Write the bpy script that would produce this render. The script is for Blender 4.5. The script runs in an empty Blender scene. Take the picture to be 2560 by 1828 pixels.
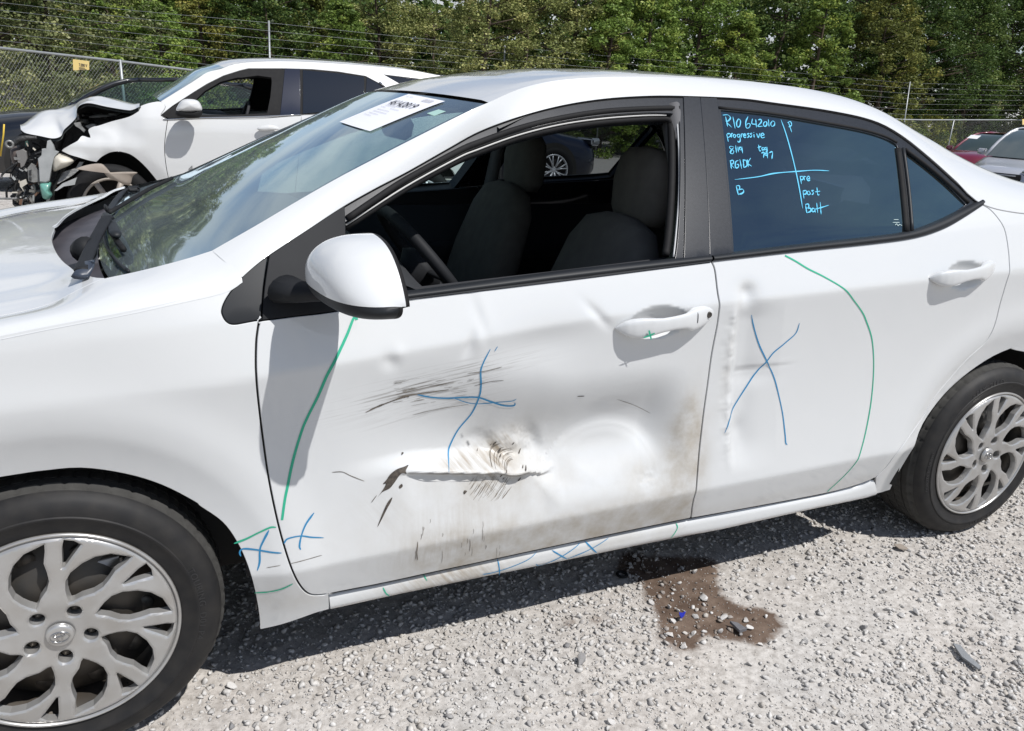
import bpy, math, random
import numpy as np
from mathutils import Vector, Matrix, geometry

# ------------------------------------------------------------------ camera, world, sun, exposure
scene = bpy.context.scene
COL = scene.collection
W0, H0 = 2560.0, 1828.0
CP = dict(loc=(0.252324, -1.494613, 1.358064), yaw=0.429951, pitch=0.327325, roll=0.0529543, f=1952.93)

def cam_axes():
    yw, pt, rl = CP['yaw'], CP['pitch'], CP['roll']
    fw = np.array([math.sin(yw)*math.cos(pt), math.cos(yw)*math.cos(pt), -math.sin(pt)])
    r0 = np.array([math.cos(yw), -math.sin(yw), 0.0]); u0 = np.cross(r0, fw)
    r = r0*math.cos(rl)+u0*math.sin(rl); u = -r0*math.sin(rl)+u0*math.cos(rl)
    return np.array(CP['loc']), r, u, fw
CC, CR, CU, CF = cam_axes()
cam_d = bpy.data.cameras.new('camera'); cam = bpy.data.objects.new('camera', cam_d); COL.objects.link(cam)
cam_d.sensor_width = 36.0; cam_d.lens = CP['f']*36.0/W0; cam_d.clip_start = 0.05; cam_d.clip_end = 2000
M = Matrix(((CR[0], CU[0], -CF[0], CC[0]), (CR[1], CU[1], -CF[1], CC[1]), (CR[2], CU[2], -CF[2], CC[2]), (0, 0, 0, 1)))
cam.matrix_world = M
scene.camera = cam

SUN = np.array([0.15, -0.222, 0.40]); SUN /= np.linalg.norm(SUN)     # towards the sun
elev = math.asin(SUN[2]); azim = math.atan2(SUN[0], SUN[1])
sun_d = bpy.data.lights.new('sun', 'SUN'); sun = bpy.data.objects.new('sun', sun_d); COL.objects.link(sun)
sun_d.energy = 4.4; sun_d.angle = math.radians(0.53); sun_d.color = (1.0, 0.972, 0.935)
sun.rotation_euler = Vector(SUN).to_track_quat('Z', 'Y').to_euler()
sun.location = (0, 0, 30)

world = bpy.data.worlds.new('World'); scene.world = world; world.use_nodes = True
wt = world.node_tree; wt.nodes.clear()
def wn(t, **k):
    n = wt.nodes.new(t)
    for a, b in k.items(): setattr(n, a, b)
    return n
sky = wn('ShaderNodeTexSky', sky_type='NISHITA', sun_disc=False, sun_elevation=elev, sun_rotation=azim,
         altitude=300, air_density=1.0, dust_density=.35, ozone_density=3.0)
bg = wn('ShaderNodeBackground'); bg.inputs['Strength'].default_value = 0.085
out = wn('ShaderNodeOutputWorld')
tc = wn('ShaderNodeTexCoord'); sep = wn('ShaderNodeSeparateXYZ'); wt.links.new(tc.outputs['Generated'], sep.inputs[0])
mx = wn('ShaderNodeMath', operation='MAXIMUM'); mx.inputs[1].default_value = 0.0; wt.links.new(sep.outputs['Z'], mx.inputs[0])
ad = wn('ShaderNodeMath', operation='ADD'); ad.inputs[1].default_value = 0.22; wt.links.new(mx.outputs[0], ad.inputs[0])
dv = wn('ShaderNodeVectorMath', operation='DIVIDE'); wt.links.new(tc.outputs['Generated'], dv.inputs[0])
cmb = wn('ShaderNodeCombineXYZ')
for i in range(3): wt.links.new(ad.outputs[0], cmb.inputs[i])
wt.links.new(cmb.outputs[0], dv.inputs[1])
n1 = wn('ShaderNodeTexNoise'); n1.inputs['Scale'].default_value = 1.35; n1.inputs['Detail'].default_value = 9
n1.inputs['Roughness'].default_value = 0.56; n1.inputs['Distortion'].default_value = 0.25
mp = wn('ShaderNodeMapping'); mp.inputs['Location'].default_value = (5.1, -2.3, 0.4); mp.inputs['Scale'].default_value = (1, 1.35, 0.6)
wt.links.new(dv.outputs[0], mp.inputs[0]); wt.links.new(mp.outputs[0], n1.inputs['Vector'])
rp = wn('ShaderNodeValToRGB'); rp.color_ramp.elements[0].position = 0.48; rp.color_ramp.elements[1].position = 0.68
rp.color_ramp.elements[0].color = (0, 0, 0, 1); rp.color_ramp.elements[1].color = (1, 1, 1, 1)
lowb = wn('ShaderNodeMapRange'); lowb.inputs['From Min'].default_value = 0.0; lowb.inputs['From Max'].default_value = 0.62; lowb.inputs['To Min'].default_value = 0.18; lowb.inputs['To Max'].default_value = 0.0
wt.links.new(mx.outputs[0], lowb.inputs[0]); cov = wn('ShaderNodeMath', operation='ADD'); wt.links.new(n1.outputs['Fac'], cov.inputs[0]); wt.links.new(lowb.outputs[0], cov.inputs[1])
wt.links.new(cov.outputs[0], rp.inputs[0])
mix = wn('ShaderNodeMix', data_type='RGBA'); mix.inputs['B'].default_value = (7.2, 7.3, 7.4, 1)
fac = wn('ShaderNodeMath', operation='MULTIPLY'); fac.inputs[1].default_value = 0.85
wt.links.new(rp.outputs[0], fac.inputs[0]); wt.links.new(fac.outputs[0], mix.inputs['Factor'])
wt.links.new(sky.outputs[0], mix.inputs['A']); wt.links.new(mix.outputs['Result'], bg.inputs['Color'])
wt.links.new(bg.outputs[0], out.inputs[0])

scene.view_settings.view_transform = 'Standard'; scene.view_settings.look = 'None'
scene.view_settings.exposure = 0.20; scene.view_settings.gamma = 1.0
scene.view_settings.use_curve_mapping = False
scene.render.engine = 'CYCLES'
scene.cycles.max_bounces = 10; scene.cycles.transparent_max_bounces = 24
scene.cycles.sample_clamp_indirect = 8.0

rng = np.random.default_rng(7); random.seed(7)

# ------------------------------------------------------------------ picture -> place helpers
def ray(px, py):
    return CF + CR*((px-W0/2)/CP['f']) - CU*((py-H0/2)/CP['f'])
def at(px, py, x=None, y=None, z=None, d=None):
    """point seen at (px, py) of the photograph that lies on the plane x= / y= / z= or at depth d"""
    r = ray(px, py)
    t = d if d is not None else (x-CC[0])/r[0] if x is not None else (y-CC[1])/r[1] if y is not None else (z-CC[2])/r[2]
    return CC + r*t
CROPS = {'Z1': (0, 0, 2.9), 'Z2': (500, 0, 2.9), 'Z3': (1200, 0, 2.9), 'Z4': (1760, 0, 2.844), 'Z5': (0, 440, 2.9),
         'Z6': (500, 440, 2.9), 'Z7': (1100, 240, 2.9), 'Z8': (1760, 240, 2.844), 'Y1': (0, 1100, 2.231),
         'Y2': (500, 1100, 2.231), 'Y3': (1000, 1100, 2.231), 'Y4': (1700, 1100, 2.23), 'Y5': (540, 700, 3.249),
         'Y6': (800, 800, 2.707), 'Y7': (1300, 700, 2.706), 'Y8': (2100, 600, 2.03), 'Z9': (0, 180, 4.51),
         'W4': (100, 440, 5.4125), 'G5': (1380, 1280, 3.669), 'R6': (2300, 250, 6.496), 'P8': (840, 220, 5.6875)}
def C(tag, *pts):
    ox, oy, s = CROPS[tag]
    return [(ox+u/s, oy+v/s) for u, v in pts]

def catmull(pts, n=6, closed=False):
    P = [np.array(p, float) for p in pts]
    if len(P) < 3 and not closed:
        return [P[0]*(1-k/n)+P[-1]*(k/n) for k in range(n+1)]
    out_ = []; m = len(P)
    rngi = range(m) if closed else range(m-1)
    for i in rngi:
        p1, p2 = P[i], P[(i+1) % m]
        p0 = P[i-1] if (closed or i > 0) else 2*p1-p2
        p3 = P[(i+2) % m] if (closed or i < m-2) else 2*p2-p1
        for k in range(n):
            t = k/n
            out_.append(0.5*((2*p1)+(-p0+p2)*t+(2*p0-5*p1+4*p2-p3)*t*t+(-p0+3*p1-3*p2+p3)*t**3))
    if not closed: out_.append(P[-1])
    return out_
def resample(P, n):
    P = np.array(P, float); d = np.r_[0, np.cumsum(np.linalg.norm(np.diff(P, axis=0), axis=1))]
    t = np.linspace(0, d[-1], n)
    return np.stack([np.interp(t, d, P[:, k]) for k in range(P.shape[1])], -1)
def loop(*curves, n=5):
    """closed outline out of smooth curves meeting at corners"""
    out_ = []
    for c in curves:
        q = catmull(c, n) if len(c) > 2 else [np.array(p, float) for p in c]
        for p in q:
            if not out_ or np.linalg.norm(p-out_[-1]) > 1e-6: out_.append(p)
    if np.linalg.norm(out_[0]-out_[-1]) < 1e-6: out_.pop()
    return out_

# ------------------------------------------------------------------ object helpers
def root(name, label, cat, loc=(0, 0, 0), group=None, rz=0):
    o = bpy.data.objects.new(name, None); COL.objects.link(o); o.location = loc; o.rotation_euler = (0, 0, rz)
    o.empty_display_size = 0.2
    o['label'] = label; o['category'] = cat
    if group: o['group'] = group
    return o
def world_loc(o):
    p = Vector((0, 0, 0))
    while o is not None: p += o.location; o = o.parent
    return p
def link(name, me, mat=None, parent=None, local=False, kind=None, label=None, cat=None, group=None):
    o = bpy.data.objects.new(name, me); COL.objects.link(o)
    if mat is not None and len(me.materials) == 0: me.materials.append(mat)
    if parent is not None:
        o.parent = parent
        if not local: o.location = -world_loc(parent)
    if kind: o['kind'] = kind
    if label: o['label'] = label
    if cat: o['category'] = cat
    if group: o['group'] = group
    return o
def mesh(name, V, F, smooth=True, normals=None, attrs=None):
    me = bpy.data.meshes.new(name)
    V = np.asarray(V, float)
    me.from_pydata(V.tolist(), [], [list(map(int, f)) for f in F]) if not isinstance(F, np.ndarray) else fast_mesh(me, V, F)
    if smooth: me.polygons.foreach_set('use_smooth', [True]*len(me.polygons))
    if attrs:
        for k, a in attrs.items():
            at_ = me.attributes.new(k, 'FLOAT', 'POINT'); at_.data.foreach_set('value', np.asarray(a, np.float32))
    me.update()
    if normals is not None:
        me.normals_split_custom_set_from_vertices([tuple(v) for v in np.asarray(normals)])
    return me
def fast_mesh(me, V, F):
    n = F.shape[1]
    me.vertices.add(len(V)); me.vertices.foreach_set('co', V.astype(np.float32).ravel())
    me.loops.add(F.size); me.loops.foreach_set('vertex_index', F.astype(np.int32).ravel())
    me.polygons.add(len(F)); me.polygons.foreach_set('loop_start', np.arange(0, F.size, n, dtype=np.int32))
    me.polygons.foreach_set('loop_total', np.full(len(F), n, np.int32))
    me.update(calc_edges=True)

class MB:
    """collects simple shapes into one mesh"""
    def __init__(s): s.V = []; s.F = []
    def add(s, V, F):
        b = len(s.V); s.V += [tuple(map(float, v)) for v in V]; s.F += [[i+b for i in f] for f in F]; return s
    def box(s, c, d, rot=None, bev=0.0):
        c = np.array(c, float); h = np.array(d, float)/2
        if bev <= 0:
            V = [[(i & 1)*2-1, (i >> 1 & 1)*2-1, (i >> 2 & 1)*2-1] for i in range(8)]
            V = np.array(V)*h; F = [[0, 2, 3, 1], [4, 5, 7, 6], [0, 1, 5, 4], [2, 6, 7, 3], [0, 4, 6, 2], [1, 3, 7, 5]]
        else:
            V = []; idx = {}
            for sx in (-1, 1):
                for sy in (-1, 1):
                    for sz in (-1, 1):
                        for ax in range(3):
                            p = np.array([sx, sy, sz])*(h-bev); p[ax] = (sx, sy, sz)[ax]*h[ax]
                            idx[(sx, sy, sz, ax)] = len(V); V.append(p)
            F = []
            for ax in range(3):
                a, b_ = [k for k in range(3) if k != ax]
                for sg in (-1, 1):
                    q = []
                    for u, v in ((-1, -1), (1, -1), (1, 1), (-1, 1)):
                        k = [0, 0, 0]; k[ax] = sg; k[a] = u; k[b_] = v; q.append(idx[(*k, ax)])
                    if (sg > 0) == (ax == 1): q = q[::-1]
                    F.append(q)
            for ax in range(3):
                a, b_ = [k for k in range(3) if k != ax]
                for u in (-1, 1):
                    for v in (-1, 1):
                        k0 = [0, 0, 0]; k0[a] = u; k0[b_] = v; k0[ax] = -1; k1 = list(k0); k1[ax] = 1
                        F.append([idx[(*k0, a)], idx[(*k1, a)], idx[(*k1, b_)], idx[(*k0, b_)]])
            for sx in (-1, 1):
                for sy in (-1, 1):
                    for sz in (-1, 1): F.append([idx[(sx, sy, sz, ax)] for ax in range(3)])
            V = np.array(V)
        if rot is not None: V = V @ np.array(rot).T
        return s.add(V+c, F)
    def tube(s, P, r, n=8, caps=True, flat=1.0):
        P = np.array(P, float); R = np.full(len(P), r) if np.isscalar(r) else np.array(r, float)
        T = np.gradient(P, axis=0); T /= np.linalg.norm(T, axis=1)[:, None]+1e-12
        up = np.array([0, 0, 1.0]) if abs(T[0][2]) < .9 else np.array([1.0, 0, 0])
        V = []
        for i in range(len(P)):
            a = np.cross(T[i], up); a /= np.linalg.norm(a)+1e-12; b = np.cross(a, T[i]); up = b
            for k in range(n):
                t = 2*math.pi*k/n; V.append(P[i]+R[i]*(a*math.cos(t)+b*math.sin(t)*flat))
        F = [[i*n+k, i*n+(k+1) % n, (i+1)*n+(k+1) % n, (i+1)*n+k] for i in range(len(P)-1) for k in range(n)]
        if caps: F += [list(range(n))[::-1], [(len(P)-1)*n+k for k in range(n)]]
        return s.add(V, F)
    def lathe(s, prof, c, axis='y', n=48, close=False):
        """prof: (radius, offset along axis)"""
        V = []
        for (r, h) in prof:
            for k in range(n):
                t = 2*math.pi*k/n
                p = {'y': (r*math.cos(t), h, r*math.sin(t)), 'z': (r*math.cos(t), r*math.sin(t), h), 'x': (h, r*math.cos(t), r*math.sin(t))}[axis]
                V.append(np.array(p)+np.array(c))
        m = len(prof)
        F = [[i*n+k, (i+1)*n+k, (i+1)*n+(k+1) % n, i*n+(k+1) % n] for i in range(m-1) for k in range(n)]
        return s.add(V, F)
    def grid(s, G, closeu=False):
        G = np.array(G, float); a, b = G.shape[:2]
        F = [[i*b+j, i*b+j+1, (i+1)*b+j+1, (i+1)*b+j] for i in range(a-1) for j in range(b-1)]
        return s.add(G.reshape(-1, 3), F)
    def prism(s, poly, vec):
        """3D polygon pushed along vec"""
        P = [np.array(p, float) for p in poly]; v = np.array(vec, float); n = len(P)
        return s.add(P+[p+v for p in P], [list(range(n))[::-1], [n+k for k in range(n)]]+[[k, (k+1) % n, n+(k+1) % n, n+k] for k in range(n)])
    def build(s, name, mat, parent=None, smooth=True, sharp=None, **k):
        me = mesh(name, s.V, s.F, smooth=smooth)
        if sharp is not None: me.set_sharp_from_angle(angle=math.radians(sharp))
        return link(name, me, mat, parent, **k)

def cdt(outer, holes, h, margin=0.45, inner=True):
    """triangulate a 2D region: returns verts, tris, and the index lists of its loops"""
    loops_ = [np.array(outer)]+[np.array(q) for q in holes]
    pts = [Vector((float(p[0]), float(p[1]))) for L in loops_ for p in L]
    edges = []; b = 0
    for L in loops_:
        n = len(L); edges += [(b+i, b+(i+1) % n) for i in range(n)]; b += n
    nb = b
    if inner:
        A = np.concatenate(loops_); lo = A[:len(outer)].min(0); hi = A[:len(outer)].max(0)
        xs = np.arange(lo[0]+h/2, hi[0], h); ys = np.arange(lo[1]+h/2, hi[1], h)
        gx, gy = np.meshgrid(xs, ys); gx[::2] += h*0.25; gx[1::2] -= h*0.25
        Q = np.stack([gx.ravel(), gy.ravel()], -1)
        ins = inside(Q, loops_[0])
        for L in loops_[1:]: ins &= ~inside(Q, L)
        Q = Q[ins]
        # keep away from the border
        S = []
        for L in loops_:
            n = len(L)
            for i in range(n):
                p, q = L[i], L[(i+1) % n]; k = max(1, int(np.linalg.norm(q-p)/(h*.4)))
                S.append(p+(q-p)*np.linspace(0, 1, k, endpoint=False)[:, None])
        S = np.concatenate(S)
        # bucket test
        cell = h; occ = {}
        for p in S:
            occ.setdefault((int(p[0]//cell), int(p[1]//cell)), []).append(p)
        keep = []
        for p in Q:
            ci, cj = int(p[0]//cell), int(p[1]//cell); ok = True
            for a in (-1, 0, 1):
                for c_ in (-1, 0, 1):
                    for s_ in occ.get((ci+a, cj+c_), ()):
                        if (s_[0]-p[0])**2+(s_[1]-p[1])**2 < (h*margin)**2: ok = False; break
                    if not ok: break
                if not ok: break
            if ok: keep.append(p)
        pts += [Vector((float(p[0]), float(p[1]))) for p in keep]
    vo, eo, fo, ov, oe, of = geometry.delaunay_2d_cdt(pts, edges, [], 0, 1e-6, True)
    V = np.array([(v.x, v.y) for v in vo])
    inv = {}
    for i, L in enumerate(ov):
        for k in L: inv[k] = i
    F = np.array([list(f)[:3] for f in fo if len(f) == 3])
    cen = V[F].mean(1)
    m = inside(cen, loops_[0])
    for L in loops_[1:]: m &= ~inside(cen, L)
    F = F[m]
    a, b2, c3 = V[F[:, 0]], V[F[:, 1]], V[F[:, 2]]
    ar = (b2[:, 0]-a[:, 0])*(c3[:, 1]-a[:, 1])-(b2[:, 1]-a[:, 1])*(c3[:, 0]-a[:, 0])
    F[ar < 0] = F[ar < 0][:, ::-1]
    F = F[np.abs(ar) > 1e-12]
    LI = []; b = 0
    for L in loops_:
        LI.append([inv[b+i] for i in range(len(L))]); b += len(L)
    return V, F, LI
def inside(Q, poly):
    Q = np.asarray(Q); r = np.zeros(len(Q), bool); n = len(poly); x, y = Q[:, 0], Q[:, 1]
    for i in range(n):
        x1, y1 = poly[i][0], poly[i][1]; x2, y2 = poly[(i+1) % n][0], poly[(i+1) % n][1]
        if y1 == y2: continue
        c_ = ((y1 > y) != (y2 > y)) & (x < (x2-x1)*(y-y1)/(y2-y1)+x1)
        r ^= c_
    return r
def offset2d(L, g):
    """move a closed outline inwards by g (negative: outwards)"""
    L = np.array(L, float); n = len(L)
    A = 0.5*np.sum(L[:, 0]*np.roll(L[:, 1], -1)-np.roll(L[:, 0], -1)*L[:, 1]); sg = 1 if A > 0 else -1
    d1 = L-np.roll(L, 1, 0); d2 = np.roll(L, -1, 0)-L
    d1 /= np.linalg.norm(d1, axis=1)[:, None]+1e-12; d2 /= np.linalg.norm(d2, axis=1)[:, None]+1e-12
    n1_ = np.stack([-d1[:, 1], d1[:, 0]], -1); n2_ = np.stack([-d2[:, 1], d2[:, 0]], -1)
    b = n1_+n2_; l = np.linalg.norm(b, axis=1)[:, None]+1e-12; b /= l
    k = 1/np.clip((b*n1_).sum(1), .5, 1)
    return L+b*(g*sg*k)[:, None], b*sg
def densify(L, h):
    L = np.array(L, float); out_ = []
    for i in range(len(L)):
        p, q = L[i], L[(i+1) % len(L)]; k = max(1, int(round(np.linalg.norm(q-p)/h)))
        for j in range(k): out_.append(p+(q-p)*j/k)
    return np.array(out_)
def surf_normals(surf, a, b, e=0.0015):
    P1 = np.stack(surf(a+e, b), -1)-np.stack(surf(a-e, b), -1)
    P2 = np.stack(surf(a, b+e), -1)-np.stack(surf(a, b-e), -1)
    n = np.cross(P1, P2); n /= np.linalg.norm(n, axis=1)[:, None]+1e-12
    return n
def panel(name, outer, surf, mat, parent, holes=(), h=.03, gap=.002, depth=.014, lift=0.0, inner=True,
          far=None, attr=None, bead=.0018, only_far=False, **kw):
    """sheet with rolled edges lying on surf(a, b); far = function for the mirrored copy on the other side of the car"""
    O, _ = offset2d(densify(outer, h*.8), gap)
    Hs = [offset2d(densify(q, h*.8), -gap)[0] for q in holes]
    V2, F, LI = cdt(O, Hs, h, inner=inner)
    X, Y, Z = surf(V2[:, 0], V2[:, 1]); P = np.stack([X, Y, Z], -1)
    N = surf_normals(surf, V2[:, 0], V2[:, 1]); P = P+N*lift
    Vs = [P]; Ns = [N]; Fs = [F]; base = len(P)
    for li, L in enumerate(LI):
        A = V2[L]; _, nb = offset2d(A, 0.0); outw = -nb if li == 0 else nb   # 2D, away from the sheet
        e = 1e-3
        D3 = np.stack(surf(A[:, 0]+outw[:, 0]*e, A[:, 1]+outw[:, 1]*e), -1)-np.stack(surf(A[:, 0], A[:, 1]), -1)
        D3 /= np.linalg.norm(D3, axis=1)[:, None]+1e-12
        n0 = N[L]; p0 = P[L]; m = len(L)
        r1 = p0+D3*bead*.6-n0*bead*.35; r2 = p0+D3*bead-n0*bead*1.2; r3 = p0+D3*bead-n0*depth
        nn1 = n0+D3; nn1 /= np.linalg.norm(nn1, axis=1)[:, None]
        Vs += [r1, r2, r3]; Ns += [nn1, D3, D3]
        ids = [np.array(L), base+np.arange(m), base+m+np.arange(m), base+2*m+np.arange(m)]; base += 3*m
        for k in range(3):
            i0, i1 = ids[k], ids[k+1]
            q1 = np.stack([i0, np.roll(i0, -1), i1], -1); q2 = np.stack([np.roll(i0, -1), np.roll(i1, -1), i1], -1)
            ccw = _area(A) > 0
            qq = np.concatenate([q1, q2]);
            if (li == 0) == ccw: qq = qq[:, ::-1]
            elif li > 0 and not ccw: qq = qq
            Fs.append(qq)
    V = np.concatenate(Vs); Nn = np.concatenate(Ns); FF = np.concatenate(Fs)
    # make every face agree with its normals
    fn = np.cross(V[FF[:, 1]]-V[FF[:, 0]], V[FF[:, 2]]-V[FF[:, 0]]); s = (fn*Nn[FF].sum(1)).sum(1) < 0
    FF[s] = FF[s][:, ::-1]
    at_ = None
    if attr is not None:
        at_ = {}
        for k, fnc in attr.items():
            v = fnc(V2[:, 0], V2[:, 1]); full = np.zeros(len(V)); full[:len(V2)] = v
            b = len(V2)
            for L in LI:
                for _ in range(3): full[b:b+len(L)] = v[L]; b += len(L)
            at_[k] = full
    res = []
    if not only_far:
        res.append(link(name, mesh(name, V, FF, normals=Nn, attrs=at_), mat, parent, **kw))
    if far is not None:
        V_ = V.copy(); N_ = Nn.copy(); V_[:, 1] = far-V_[:, 1]; N_[:, 1] *= -1
        res.append(link(name, mesh(name, V_, FF[:, ::-1].copy(), normals=N_), mat, parent, **kw))
    return res[0] if len(res) == 1 else res
def _area(L): return 0.5*np.sum(L[:, 0]*np.roll(L[:, 1], -1)-np.roll(L[:, 0], -1)*L[:, 1])
def ribbon(mb, P, N, w, lift=.0006, taper=True, wob=0.0, seed=0):
    """thin painted stroke following points P (3D) with surface normals N"""
    P = np.array(P); N = np.array(N); n = len(P); T = np.gradient(P, axis=0); T /= np.linalg.norm(T, axis=1)[:, None]+1e-12
    Sd = np.cross(T, N); Sd /= np.linalg.norm(Sd, axis=1)[:, None]+1e-12
    r = np.random.default_rng(seed); t = np.linspace(0, 1, n)
    ww = np.full(n, w/2)*(1+wob*np.interp(t, np.linspace(0, 1, 9), r.uniform(-1, 1, 9)))
    if taper: ww *= np.clip(np.minimum(t, 1-t)*8+.35, 0, 1)
    A = P+N*lift+Sd*ww[:, None]; B_ = P+N*lift-Sd*ww[:, None]
    V = np.concatenate([A, B_]); F = [[i, i+1, n+i+1, n+i] for i in range(n-1)]
    mb.add(V, F)

# ------------------------------------------------------------------ materials
def mat(name, col, rough=.5, metal=0.0, coat=0.0, spec=.5, bump=None, var=None, **k):
    m = bpy.data.materials.new(name); m.use_nodes = True; nt = m.node_tree; b = nt.nodes['Principled BSDF']
    b.inputs['Base Color'].default_value = (*col, 1); b.inputs['Roughness'].default_value = rough
    b.inputs['Metallic'].default_value = metal; b.inputs['Coat Weight'].default_value = coat
    b.inputs['Coat Roughness'].default_value = k.get('coat_rough', .04); b.inputs['Specular IOR Level'].default_value = spec
    tcn = nt.nodes.new('ShaderNodeTexCoord')
    if var:   # (scale, strength, dark colour)
        nz = nt.nodes.new('ShaderNodeTexNoise'); nz.inputs['Scale'].default_value = var[0]; nz.inputs['Detail'].default_value = 6
        nt.links.new(tcn.outputs['Object'], nz.inputs['Vector'])
        rp_ = nt.nodes.new('ShaderNodeValToRGB'); rp_.color_ramp.elements[0].position = .35; rp_.color_ramp.elements[1].position = .68
        nt.links.new(nz.outputs['Fac'], rp_.inputs[0])
        ml = nt.nodes.new('ShaderNodeMath'); ml.operation = 'MULTIPLY'; ml.inputs[1].default_value = var[1]; nt.links.new(rp_.outputs[0], ml.inputs[0])
        mx_ = nt.nodes.new('ShaderNodeMix'); mx_.data_type = 'RGBA'; mx_.inputs['A'].default_value = (*col, 1); mx_.inputs['B'].default_value = (*var[2], 1)
        nt.links.new(ml.outputs[0], mx_.inputs['Factor']); nt.links.new(mx_.outputs['Result'], b.inputs['Base Color'])
    if bump:  # (scale, strength, distance)
        nz = nt.nodes.new('ShaderNodeTexNoise'); nz.inputs['Scale'].default_value = bump[0]; nz.inputs['Detail'].default_value = 4
        nt.links.new(tcn.outputs['Object'], nz.inputs['Vector'])
        bm_ = nt.nodes.new('ShaderNodeBump'); bm_.inputs['Strength'].default_value = bump[1]; bm_.inputs['Distance'].default_value = bump[2]
        nt.links.new(nz.outputs['Fac'], bm_.inputs['Height']); nt.links.new(bm_.outputs[0], b.inputs['Normal'])
    return m
def glass(name, tint, ior=1.5, rough=0.0, boost=1.0, refl=(1, 1, 1), dust=0.0, dustcol=(.5, .53, .5)):
    """window glass: tinted transparency under a Fresnel reflection"""
    m = bpy.data.materials.new(name); m.use_nodes = True; nt = m.node_tree; nt.nodes.clear()
    o = nt.nodes.new('ShaderNodeOutputMaterial'); t = nt.nodes.new('ShaderNodeBsdfTransparent'); g = nt.nodes.new('ShaderNodeBsdfGlossy')
    t.inputs[0].default_value = (*tint, 1); g.inputs['Roughness'].default_value = rough; g.inputs[0].default_value = (*refl, 1)
    fr = nt.nodes.new('ShaderNodeFresnel'); ge = nt.nodes.new('ShaderNodeNewGeometry'); mi = nt.nodes.new('ShaderNodeMath'); mi.operation = 'MULTIPLY_ADD'
    mi.inputs[1].default_value = 1/ior-ior; mi.inputs[2].default_value = ior; nt.links.new(ge.outputs['Backfacing'], mi.inputs[0]); nt.links.new(mi.outputs[0], fr.inputs[0])
    ml = nt.nodes.new('ShaderNodeMath'); ml.operation = 'MULTIPLY'; ml.inputs[1].default_value = boost; ml.use_clamp = True
    nt.links.new(fr.outputs[0], ml.inputs[0])
    mx_ = nt.nodes.new('ShaderNodeMixShader'); nt.links.new(ml.outputs[0], mx_.inputs[0])
    nt.links.new(t.outputs[0], mx_.inputs[1]); nt.links.new(g.outputs[0], mx_.inputs[2]); 
    if dust > 0:      # thin film of road dust on the pane
        df = nt.nodes.new('ShaderNodeBsdfDiffuse'); df.inputs[0].default_value = (*dustcol, 1); tc_ = nt.nodes.new('ShaderNodeTexCoord'); nz = nt.nodes.new('ShaderNodeTexNoise')
        nz.inputs['Scale'].default_value = 2.5; nz.inputs['Detail'].default_value = 6; nt.links.new(tc_.outputs['Object'], nz.inputs['Vector'])
        mr = nt.nodes.new('ShaderNodeMapRange'); mr.inputs['From Min'].default_value = .3; mr.inputs['From Max'].default_value = .7; mr.inputs['To Min'].default_value = dust*.6; mr.inputs['To Max'].default_value = dust*1.4
        nt.links.new(nz.outputs['Fac'], mr.inputs[0]); m2 = nt.nodes.new('ShaderNodeMixShader'); nt.links.new(mr.outputs[0], m2.inputs[0]); nt.links.new(mx_.outputs[0], m2.inputs[1]); nt.links.new(df.outputs[0], m2.inputs[2]); mx_ = m2
    nt.links.new(mx_.outputs[0], o.inputs[0])
    return m
M_ = {}
M_['black_plastic'] = mat('black_plastic', (.013, .014, .016), .62, spec=.2, bump=(900, .25, .001), var=(9, .5, (.02, .021, .024)))
M_['rubber'] = mat('rubber', (.010, .010, .011), .72, spec=.2, var=(30, .4, (.02, .02, .02)))
M_['trim'] = mat('trim', (.013, .015, .018), .5, spec=.25, var=(6, .4, (.022, .024, .027)))
M_['satin'] = mat('satin_film', (.009, .011, .015), .25, spec=.42, bump=(500, .08, .0003), var=(160, .45, (.022, .025, .031)))
M_['cowl'] = mat('cowl_plastic', (.045, .043, .052), .5, var=(14, .7, (.085, .08, .09)), bump=(500, .2, .001))
M_['fabric'] = mat('seat_fabric', (.105, .100, .092), .95, spec=.2, bump=(700, .5, .002), var=(20, .5, (.15, .142, .13)))
M_['fabric_grey'] = mat('seat_fabric_grey', (.16, .17, .18), .95, spec=.2, bump=(700, .5, .002))
M_['interior'] = mat('interior_dark', (.022, .023, .027), .8)
M_['interior_grey'] = mat('interior_grey', (.13, .135, .145), .8)
M_['headliner'] = mat('headliner', (.16, .16, .155), .95)
M_['under'] = mat('underbody', (.012, .012, .012), .9, var=(6, .5, (.03, .027, .024)))
M_['windshield'] = glass('windshield_glass', (.60, .74, .70), 1.52, rough=.03, boost=1.9, refl=(.78, .92, 1.0), dust=.12, dustcol=(.42, .50, .54))
M_['clear'] = glass('side_glass', (.55, .68, .66), 1.5, dust=.02)
M_['far_tint'] = glass('far_privacy_glass', (.20, .22, .23), 1.5)
M_['tint'] = glass('privacy_glass', (.02, .028, .045), 1.55, boost=3.0, refl=(.42, .78, 1.0), dust=.02)
M_['darkglass'] = mat('dark_glass', (.006, .008, .011), .03, spec=.9, coat=.5)
M_['paper'] = mat('paper', (.78, .79, .84), .6)
M_['print'] = mat('print_ink', (.03, .03, .04), .7)
M_['blue_ink'] = mat('blue_marker', (.02, .20, .40), .5)
M_['green_ink'] = mat('green_marker', (.02, .36, .22), .5)
M_['cyan_ink'] = mat('cyan_marker', (.08, .44, .66), .7)
M_['scrape'] = mat('scrape_mark', (.10, .085, .07), .7, var=(60, .8, (.22, .19, .15)))
M_['gouge'] = mat('gouge_mark', (.03, .025, .022), .7, var=(150, .7, (.12, .10, .08)))
M_['hub'] = mat('hub_cover_silver', (.47, .47, .465), .30, metal=.62, coat=.15, coat_rough=.2, var=(16, .6, (.36, .34, .315)))
M_['steel'] = mat('dark_steel', (.06, .058, .055), .5, metal=.6, var=(12, .6, (.10, .08, .06)))
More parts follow.
